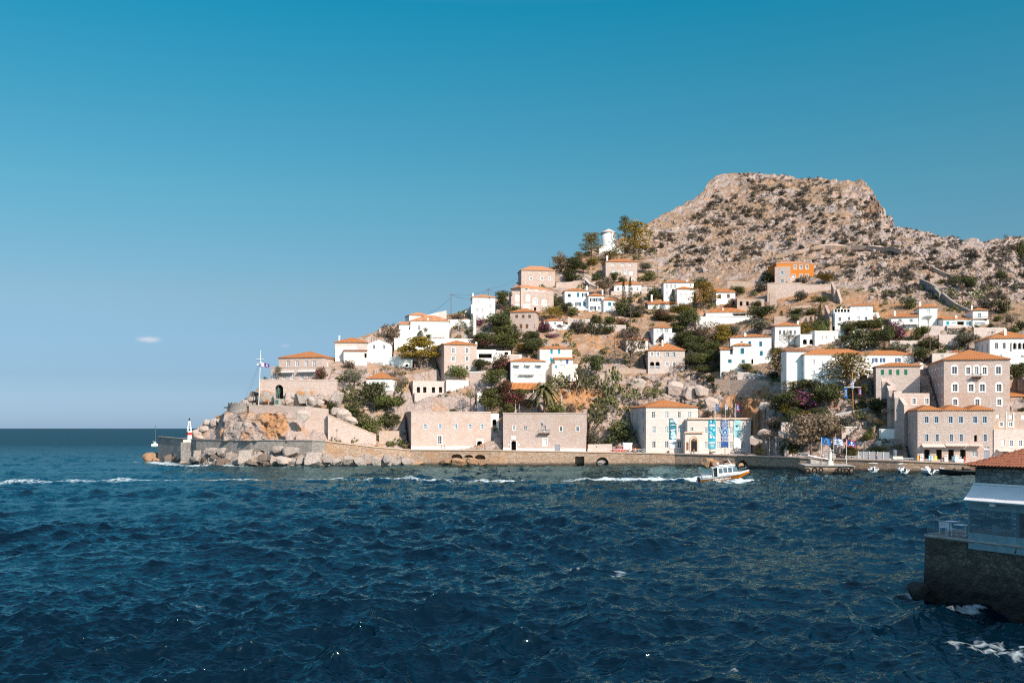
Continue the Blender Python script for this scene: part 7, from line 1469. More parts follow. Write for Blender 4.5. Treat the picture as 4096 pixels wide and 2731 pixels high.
    # crew at the taxi's cabin door
    t=next(o for o in bpy.data.objects if o.name=='water_taxi'); p=person('crew member in a white shirt standing at the stern of the water taxi','L1',0,0,'stand','cloth_white','cloth_sand',1.5,Y=200.); p.location=frame_of(t)@Vector((-2.15,-.75,.66))
    # bronze statue on the fort
    u,v=cp('L1',1606,768); Y=Yshore(u)+13.; b=px(u,v,Y); s=.3507/F*Y; t=thing('statue','dark green bronze statue of a standing man on a tall pedestal at the fort','statue',b); m=MB(); m.cbox((b.x,b.y,b.z-1.5),60*s,1.6,1.5+66*s); m.cbox((b.x,b.y,b.z+66*s+.005),50*s,1.4,.2); m.build('pedestal',MT['concrete'],t); m=MB(); m.cbox((b.x-8*s,b.y-.83,b.z+.2),36*s,.05,50*s); m.build('plaque',MT['bronze'],t)
    hgt=136*s/1.76; me=FIG['stand'][0].copy(); me.materials.clear(); me.materials.append(MT['bronze']); o=link(bpy.data.objects.new('bronze_figure',me)); o.parent=t; o.location=(0,0,66*s+.2); o.scale=(hgt,)*3
    for k,nm in ((1,'coat'),(2,'trousers'),(3,'hair')):
        me=FIG['stand'][k].copy(); me.materials.clear(); me.materials.append(MT['bronze']); q=link(bpy.data.objects.new(nm,me)); q.parent=o
# ---------------------------------------------------------------- restaurant on its pier, near right
P('rail_grey',(.16,.18,.19),.6); P('blue_frame',(.22,.33,.37),.5,var=.08); P('curtain_solid',(.20,.30,.34),.5,var=.15); P('shade_canvas',(.80,.74,.72),.85,var=.04); P('deck_floor',(.24,.21,.18),.85)
t=NT('clear_curtain'); t.col((.16,.23,.27)); t.rough(.25); tr=t.new('ShaderNodeBsdfTransparent'); tr.inputs[0].default_value=(.72,.80,.84,1); mx=t.new('ShaderNodeMixShader'); mx.inputs[0].default_value=.30; t.l(tr.outputs[0],mx.inputs[1]); t.l(t.p.outputs[0],mx.inputs[2]); t.l(mx.outputs[0],t.out.inputs[0]); MT['clear_curtain']=t.mat
def terra(name):
    t=NT(name); v=t.coord('Object',(1,1,1)); n=t.noise(v,1.2,4); n2=t.noise(v,7.,2); t.col(t.mix(t.math('ADD',t.math('MULTIPLY',n,.5),t.math('MULTIPLY',n2,.5)),(.15,.048,.026),(.34,.13,.075))); t.rough(.9); MT[name]=t.mat
terra('barrel_tile')
def restaurant():
    ZD=4.15; A=Vector((27.75,66.9,0)); d=Vector((.44,-.898,0)).normalized(); e=Vector((.898,.44,0)).normalized(); rz=math.atan2(d.y,d.x)
    L=lambda a,b,z=0.: A+d*a+e*b+Vector((0,0,z)); Z=lambda z:Vector((0,0,z))
    def lbox(m,a,b,z,la,lb,lz): m.box(L(a,b,z),d*la,e*lb,(0,0,lz))
    C1=Vector((30.9,69.8,0)); poly=[A,C1,Vector((36,70.2,0)),Vector((62,74,0)),L(26,22),L(26,0)]
    t=thing('pier','rough dark stone pier wall dropping straight into the sea under the restaurant','pier',(30,60,0)); m=MB(); n=len(poly)
    for i in range(n):
        p,q=poly[i],poly[(i+1)%n]; LL=(q-p).length; k=max(1,int(LL/.4)); ex=(q-p)/k; nn=Vector((-(q-p).y,(q-p).x,0)).normalized()
        for a in range(k):
            for b in range(14):
                f=[]
                for (aa,bb) in ((a,b),(a+1,b),(a+1,b+1),(a,b+1)):
                    z=-1.5+(ZD-.05+1.5)*bb/14; w=p+ex*aa; bat=(1-bb/14)**2*.25+((.12*mn.noise(Vector((w.x*1.6,w.y*1.6,z*1.6)))+.07*(mn.cell(Vector((w.x*2.4,w.y*2.4,z*2.8)))-.5)) if 0<aa<k and bb<14 else 0); f.append(w+nn*bat+Z(z))
                m.face(f[::-1])
    m.build('wall_body',MT['stone_pier'],t); m=MB(); m.face([p+Z(ZD) for p in poly][::-1]); m.build('deck',MT['deck_floor'],t)
    m=MB(); m.tube([p+Z(ZD-.06) for p in (L(26,0),A,C1,poly[2])],.12,5); m.build('edge_kerb',MT['concrete'],t)
    boulder('black wet rock at the waterline corner of the restaurant pier','R6',170,1275,160,130,'rock_black',Y=66.2,dpt=.8)
    t=thing('restaurant','single storey stone restaurant with a tiled roof, grey awning and clear curtain walls','restaurant',L(8,2,ZD),rz)
    az=[3.45+3.45*k for k in range(7)]; m=MB()
    for a in az: lbox(m,a-.08,.04,ZD-.3,.16,.14,3.0)
    lbox(m,3.45,.03,ZD+2.5,20.7,.12,.2); m.build('frame',MT['blue_frame'],t)
    for a0,a1 in zip(az,az[1:]):
        for z0,z1,nm,mt in ((ZD-.55,ZD+.5,'curtain_base','curtain_solid'),(ZD+.5,ZD+2.,'curtain_window','clear_curtain'),(ZD+2.,ZD+2.55,'curtain_top','curtain_solid')):
            q=MB(); N=14
            for k in range(N):
                w=lambda k_:L(a0+(a1-a0)*k_/N,-.05+.025*math.sin((a0+k_*.25)*4.)+(.03*math.sin(k_*1.9) if z1<ZD+1 else 0)); x,y=w(k),w(k+1); q.face([x+Z(z0),y+Z(z0),y+Z(z1),x+Z(z1)])
            q.build(nm,MT[mt],t)
    q=MB(); q.face([L(3.45,.1,ZD+.01),L(3.45,4,ZD+.01),L(3.45,4,ZD+2.6),L(3.45,.1,ZD+2.6)]); q.build('end_curtain',MT['clear_curtain'],t)
    m=MB(); lbox(m,3.4,4.6,ZD,21,.3,4.4); m.build('inner_wall',MT['wood_grey'],t); m=MB(); lbox(m,3.3,.3,ZD+2.75,21,4.2,.1); m.build('ceiling',MT['wood_grey'],t)
    m=MB(); lbox(m,3.22,.9,ZD+2.9,21,14,8.78-ZD-2.9); m.build('wall',MT['stone_deck'],t)
    m=MB(); lbox(m,3.15,.78,7.66,21,.1,.13); m.build('gutter',MT['shade_canvas'],t)
    m=MB(); N=44; f0,f1,b0,b1=L(3.46,-.5,6.74),L(24.5,-.5,6.74),L(3.1,.86,7.68),L(24.5,.86,7.68)
    for k in range(N):
        r=lambda s_,u: (f0+(f1-f0)*u)+((b0+(b1-b0)*u)-(f0+(f1-f0)*u))*s_-Z(.07*math.sin(math.pi*s_)*(.7+.3*math.sin(u*60)))
        for s_ in range(5): m.face([r(s_/5,k/N),r(s_/5,(k+1)/N),r(s_/5+.2,(k+1)/N),r(s_/5+.2,k/N)])
        h=Z(.10); m.face([r(0,k/N)-h,r(0,(k+1)/N)-h,r(0,(k+1)/N),r(0,k/N)])
    m.build('awning',MT['shade_canvas'],t); m=MB(); m.tube([f0-Z(.04),f1-Z(.04)],.05,6); m.build('awning_bar',MT['blue_frame'],t)
    for a in (5.3,8.3,11.5,15.): m=MB(); lbox(m,a,-.42,6.45,.34,.2,.16); m.tube([L(a+.15,-.3,6.6),L(a+.15,-.2,6.72)],.04,5); m.build('lamp',MT['shade_canvas'],t)
    # roof of barrel tiles: hip with its far end towards the harbour
    ez=8.86; sl=.427; T=lambda p,q_,z: L(3.0+p,.45+q_,z); m=MB(); H_=6.; base=MB(); o_=-.05
    base.face([T(0,0,ez+o_),T(21,0,ez+o_),T(21,H_,ez+H_*sl+o_),T(H_,H_,ez+H_*sl+o_)]); base.face([T(0,0,ez+o_),T(H_,H_,ez+H_*sl+o_),T(H_,16,ez+H_*sl+o_),T(0,16,ez+o_)]); base.face([T(0,0,ez-.12),T(0,16,ez-.12),T(21,16,ez-.12),T(21,0,ez-.12)])
    base.build('roof',MT['barrel_tile'],t); rg=random.Random(2)
    def barrel(mb,o,du,dv,up,LL,r0,r1):
        N=5
        for k in range(N):
            a0,a1=math.pi*k/N,math.pi*(k+1)/N; c=lambda a,r:du*(-r*math.cos(a))+up*(r*.75*math.sin(a)); mb.face([o+c(a0,r0),o+c(a1,r0),o+dv*LL+c(a1,r1),o+dv*LL+c(a0,r1)])
        mb.face([o+du*(-r0*math.cos(math.pi*k/N))+up*(r0*.75*math.sin(math.pi*k/N)) for k in range(N+1)][::-1])
    dv=(e+Z(sl)).normalized(); up=d.cross(dv).normalized(); up=up if up.z>0 else -up; p=.12
    while p<15:
        w=-.08; lim=min(5.8,p-.05)
        while w<lim: barrel(m,T(p+rg.uniform(-.012,.012),w,ez+w*sl+.045+rg.uniform(0,.014)),d,dv,up+dv*.06,.42,.125,.10); w+=.34
        p+=.25
    m.build('roof_tiles',MT['barrel_tile'],t); m=MB(); hv=(d+e+Z(sl)).normalized(); hu=(d-e).normalized(); hup=hv.cross(hu); hup=hup if hup.z>0 else -hup; w=-.12
    while w<5.8: barrel(m,T(w,w,ez+w*sl+.06+(.05 if w<.1 else 0)),hu,hv,hup,.48,.16,.13); w+=.26
    m.build('hip_tiles',MT['barrel_tile'],t)
    def table(label,x,y,rz,w=.95,dd_=.95):
        t=thing('table',label,'table',(x,y,ZD+.005),rz,'white restaurant tables'); m=MB(); m.cbox((0,0,.72),w,dd_,.045); m.build('tabletop',MT['canvas_white'],t,world=False); m=MB(); m.cbox((0,0,.03),.12,.12,.69); m.cbox((0,0,0),.55,.55,.03); m.build('pedestal',MT['canvas_white'],t,world=False)
    def chair(label,x,y,rz):
        t=thing('chair',label,'chair',(x,y,ZD+.005),rz,'white restaurant chairs'); m=MB(); m.cbox((0,0,.43),.46,.46,.04); m.build('seat',MT['canvas_white'],t,world=False); m=MB(); m.box((-.23,.2,.5),(.46,0,0),(0,.03,0),(0,.07,.4)); m.build('backrest',MT['canvas_white'],t,world=False)
        for sx in (-.19,.19):
            for sy in (-.19,.19): m=MB(); m.tube([(sx*1.1,sy*1.1,0),(sx,sy,.43)],.022,5); m.build('leg',MT['canvas_white'],t,world=False)
    table('white square table at the outer corner of the terrace',30.05,68.35,.1); chair('white chair with its back to the rail beside the corner table',29.25,67.5,2.5); table('white table half hidden behind the curtain frame',30.1,65.9,.05,1.3,1.); chair('white chair pulled up to the half hidden table',29.25,66.2,1.9)
    m=MB(); m.lathe((30.0,66.0,ZD+.775),[(.01,0),(.1,0),(.13,.06),(.1,.07)],10); o=m.build('bowl',MT['canvas_white']); tag(o,'small white bowl on the half hidden terrace table','bowl')
    for a,b,lb in ((5.6,1.3,'white table behind the first clear curtain'),(9.2,1.4,'white table behind the second clear curtain'),(13,1.4,'white table furthest right behind the curtains')): p=L(a,b); table(lb,p.x,p.y,rz)
    for a,b,r_,lb in ((4.5,1.2,0.6,'white chair left of the first indoor table'),(6.9,1.2,2.2,'white chair near the second curtain post'),(8.1,1.2,.6,'white chair left of the second indoor table'),(10.4,1.2,2.2,'white chair right of the second indoor table')): p=L(a,b); chair(lb,p.x,p.y,rz+r_)
    t=thing('railing','thin grey metal railing round the open end of the restaurant terrace','railing',(28,67,ZD)); pts=[L(3.3,.12,ZD),L(1.9,.12,ZD),L(.6,.12,ZD),A+e*.25+Z(ZD),C1+Vector((-.05,-.2,ZD)),Vector((33,69.75,ZD))]
    for z in (1.0,.35): m=MB(); m.tube([p+Z(z) for p in pts],.028,6); m.build('rail',MT['rail_grey'],t)
    for p in pts: m=MB(); m.tube([p,p+Z(1.0)],.03,6); m.build('post',MT['rail_grey'],t)
rock_mat('rock_black',(.03,.027,.025),(.06,.055,.05),(.02,.018,.016),.5)
# ---------------------------------------------------------------- vegetation
def leaf_mat(name,c1,c2,flower=None,famt=.25):
    t=NT(name); v=t.coord('Object',(1,1,1)); n=t.noise(v,2.3,3); oi=t.new('ShaderNodeObjectInfo'); g=t.new('ShaderNodeNewGeometry')
    w=t.new('ShaderNodeTexWhiteNoise',noise_dimensions='1D'); t.l(g.outputs['Random Per Island'],w.inputs['W'])
    c=t.mix(t.math('ADD',t.math('MULTIPLY',n,.5),t.math('MULTIPLY',g.outputs['Random Per Island'],.5)),c1,c2)
    hs=t.new('ShaderNodeHueSaturation'); t.l(c,hs.inputs['Color']); t.l(t.math('MULTIPLY_ADD',oi.outputs['Random'],.5,.75),hs.inputs['Value']); t.l(t.math('MULTIPLY_ADD',oi.outputs['Random'],.03,.485),hs.inputs['Hue']); c=hs.outputs[0]
    if flower: c=t.mix(t.math('MULTIPLY',t.math('GREATER_THAN',w.outputs[0],1-famt),1.),c,flower)
    t.col(c); t.rough(.7); t.p.inputs['Specular IOR Level'].default_value=.15
    tl=t.new('ShaderNodeBsdfTranslucent'); t.l(c,tl.inputs[0]); mx=t.new('ShaderNodeMixShader'); mx.inputs[0].default_value=.22; t.l(t.p.outputs[0],mx.inputs[1]); t.l(tl.outputs[0],mx.inputs[2]); t.l(mx.outputs[0],t.out.inputs[0]); MT[name]=t.mat
leaf_mat('lf_pine',(.085,.068,.014),(.23,.15,.03)); leaf_mat('lf_gold',(.13,.09,.012),(.30,.19,.03)); leaf_mat('lf_dark',(.040,.048,.018),(.115,.112,.042)); leaf_mat('lf_green',(.058,.070,.020),(.165,.160,.05)); leaf_mat('lf_olive',(.085,.082,.055),(.19,.175,.12)); leaf_mat('lf_dry',(.12,.08,.055),(.26,.185,.13))
leaf_mat('lf_scrub',(.068,.058,.044),(.145,.122,.095)); leaf_mat('lf_cypress',(.018,.025,.012),(.05,.055,.026)); leaf_mat('lf_pink',(.04,.045,.018),(.10,.09,.035),(.36,.07,.20),.35); leaf_mat('lf_red',(.05,.045,.02),(.12,.085,.035),(.22,.04,.06),.25); leaf_mat('lf_white',(.05,.055,.022),(.12,.12,.05),(.55,.48,.42),.12); leaf_mat('lf_cactus',(.075,.08,.03),(.21,.19,.085)); leaf_mat('lf_palm',(.06,.06,.022),(.16,.14,.06))
P('bark',(.12,.085,.065),.9,var=.3,scale=5)
CROWN={}
def leaves(mb_v,mb_f,c,r,n,size,rg,flat=.5):
    """n leaf clumps on and inside an ellipsoid"""
    for _ in range(n):
        while True:
            d=Vector((rg.gauss(0,1),rg.gauss(0,1),rg.gauss(0,1)))
            if d.length>.1: break
        d.normalize(); k=(.55+.5*rg.random()**.6); p=Vector((c[0]+d.x*r[0]*k,c[1]+d.y*r[1]*k,c[2]+d.z*r[2]*k))
        nn=(d+Vector((rg.gauss(0,.6),rg.gauss(0,.6),rg.gauss(0,.6)+.25))).normalized(); a=nn.orthogonal().normalized(); q=rg.random()*6.28; b=nn.cross(a); u=(a*math.cos(q)+b*math.sin(q)); w=nn.cross(u); s=size*(.6+.8*rg.random()); i=len(mb_v)
        mb_v+= [p-u*s-w*s*flat*.6,p+u*s*.3-w*s*flat,p+u*s+w*s*flat*.4,p-u*s*.2+w*s*flat]; mb_f.append((i,i+1,i+2,i+3))
def crown(kind,var,mat):
    key=(kind,var,mat)
    if key in CROWN: return CROWN[key]
    rg=random.Random(hash((kind,var))%9999 if False else sum(map(ord,kind))*7+var*31); v=[];f=[]
    if kind=='bush':
        for _ in range(9): a=rg.random()*6.28; q=.30*rg.random()**.5; z=.15+.55*rg.random()*(1-q); leaves(v,f,(q*math.cos(a),q*math.sin(a),z),(.2+.08*rg.random(),.2+.08*rg.random(),.17+.08*rg.random()),150,.032,rg,.7)
    elif kind=='tree':
        for _ in range(13): a=rg.random()*6.28; q=.34*rg.random()**.5; z=.38+.5*rg.random()*(1-q*.9); leaves(v,f,(q*math.cos(a),q*math.sin(a),z),(.17+.07*rg.random(),.17+.07*rg.random(),.12+.06*rg.random()),150,.028,rg,.6)
    elif kind=='pine':
        for k in range(17): a=k*2.4+rg.random(); z=.24+.7*(k/17.); q=(.36*(1.05-z)+.06)*rg.uniform(.4,1.); leaves(v,f,(q*math.cos(a),q*math.sin(a),z),(.20+.08*rg.random(),.20+.08*rg.random(),.055+.03*rg.random()),130,.026,rg,.4)
    elif kind=='umbrella':
        for k in range(22): a=k*2.4+rg.random(); q=.36*(k/22.)**.5; z=.84-.42*(q/.36)**2+rg.uniform(-.1,.06); leaves(v,f,(q*math.cos(a),q*math.sin(a),z),(.15,.15,.07+.02*rg.random()),150,.024,rg,.5)
        for k in range(8): a=k*.8; leaves(v,f,(.33*math.cos(a),.33*math.sin(a),.36),(.13,.13,.07),70,.024,rg,.5)
    elif kind=='cypress':
        for k in range(16): z=.05+.9*k/16.; r=.42*math.sin(min(1.,z*1.7+.25)*math.pi*.5)*(1-z**2.2)+.04; leaves(v,f,(rg.uniform(-.06,.06),rg.uniform(-.06,.06),z),(r,r,.07),90,.03,rg,.5)
    elif kind=='loose':
        for _ in range(16): a=rg.random()*6.28; q=.40*rg.random()**.5; z=.3+.62*rg.random()*(1-q*.7); leaves(v,f,(q*math.cos(a),q*math.sin(a),z),(.13+.06*rg.random(),.13+.06*rg.random(),.11),62,.024,rg,.45)
    elif kind=='cactus':
        for _ in range(150):
            a=rg.random()*6.28; q=.45*rg.random()**.5; p=Vector((q*math.cos(a),q*math.sin(a),.12+.75*rg.random()*(1-q))); n=Vector((rg.gauss(0,1),rg.gauss(0,1),rg.gauss(0,.35))).normalized(); u=n.orthogonal().normalized(); w=n.cross(u); s=.055*(.7+.6*rg.random()); i=len(v); v+=[p+u*(s*.75*math.cos(k*math.pi/3))+w*(s*math.sin(k*math.pi/3)) for k in range(6)]; f.append(tuple(range(i,i+6)))
    elif kind=='palm':
        for k in range(34):
            a=k*2.4; e=1.1-1.7*(k/34.); L=.52; pr=None
            for s in range(7):
                h=s/6.; x=L*h*math.cos(e)*(1-.1*h); z=.72+L*(h*math.sin(e)-.75*h*h); p=Vector((x*math.cos(a),x*math.sin(a),z)); sd=Vector((-math.sin(a),math.cos(a),0))*(.055*(1-h*.75)); dr=Vector((0,0,-.03*(1-h)))
                if pr: i=len(v); v+=[pr[0],p,p+sd+dr,pr[0]+pr[1]+pr[2],p-sd+dr,pr[0]-pr[1]+pr[2]]; f.append((i,i+1,i+2,i+3)); f.append((i+1,i,i+5,i+4))
                pr=(p,sd,dr)
    elif kind=='agave':
        for k in range(26):
            a=k*2.4; e=.35+.9*rg.random(); L=.5; d=Vector((math.cos(a)*math.cos(e),math.sin(a)*math.cos(e),math.sin(e)*1.5)); s=Vector((-math.sin(a),math.cos(a),0))*.05; i=len(v); v+=[s*.6,-s*.6,d*L*.5-s,d*L*.5+s,d*L]; f+=[(i,i+1,i+2,i+3),(i+3,i+2,i+4)]
    A=np.array([tuple(p) for p in v]); lo=np.percentile(A,2,axis=0); hi=np.percentile(A,98,axis=0); lo[2]=min(0,lo[2]) if kind not in('bush',) else lo[2]
    A[:,0]=(A[:,0]-(lo[0]+hi[0])/2)/(hi[0]-lo[0]); A[:,1]=(A[:,1]-(lo[1]+hi[1])/2)/(hi[1]-lo[1]); A[:,2]=(A[:,2]-lo[2])/(hi[2]-lo[2])
    me=bpy.data.meshes.new(kind); me.from_pydata(A.tolist(),[],f); me.materials.append(MT[mat]); CROWN[key]=me; return me
TRUNK={}
def trunk(kind):
    if kind in TRUNK: return TRUNK[kind]
    mb=MB(); rg=random.Random(5)
    top={'tree':.5,'pine':.92,'umbrella':.5,'loose':.45,'palm':.74,'cypress':.5,'bush':.3}[kind]; r=.03 if kind!='umbrella' else .035
    mb.tube([(0,0,-.12),(.01,0,top*.4),(-.015,.01,top)],[r*1.25,r,r*.6],7)
    if kind in('tree','umbrella','loose','pine','bush'):
        for k in range(7 if kind!='bush' else 4):
            a=k*2.2; z=top*(.45+.5*rg.random()) if kind!='umbrella' else top*.75; e=(.30*math.cos(a),.30*math.sin(a),z+.16 if kind!='bush' else z+.1); mb.tube([(0,0,z),(e[0]*.5,e[1]*.5,z+.09),e],[r*.6,r*.4,r*.15],5)
    o=mb.build('trunk',MT['bark'],None); me=o.data; bpy.data.objects.remove(o); TRUNK[kind]=me; return me
NM={'tree':('tree','tree'),'pine':('pine_tree','pine'),'umbrella':('pine_tree','pine'),'cypress':('cypress_tree','cypress'),'loose':('tree','tree'),'bush':('bush','bush'),'cactus':('prickly_pear','cactus'),'palm':('palm_tree','palm'),'agave':('agave','agave')}
SHRUB=('shrub','shrub')
PV=[0]
def plant(kind,mat,label,c,x,yb,w,h,Y=None,dy=-.4,group=None,gz=None):
    u,v=cp(c,x,yb); s=CR[c][2]/F
    if Y is None: g=ground(u,v); Y=g.y+dy; p=px(u,v,Y)
    else: p=px(u,v,Y)
    W=w*s*p.y; Hh=h*s*p.y; PV[0]+=1; nm,cat=SHRUB if group=='shrubs on the bare hill' else NM[kind]
    t=thing(nm,label,cat,p,(PV[0]*1.7)%6.28,group); t.scale=(W,min(W,Hh*1.3),Hh)
    o=link(bpy.data.objects.new('crown' if kind not in('cactus','agave') else ('pads' if kind=='cactus' else 'leaves'),crown(kind,PV[0]%3,mat))); o.parent=t
    if kind in('tree','pine','umbrella','cypress','loose','palm','bush'): k=link(bpy.data.objects.new('trunk',trunk(kind))); k.parent=t
    return t
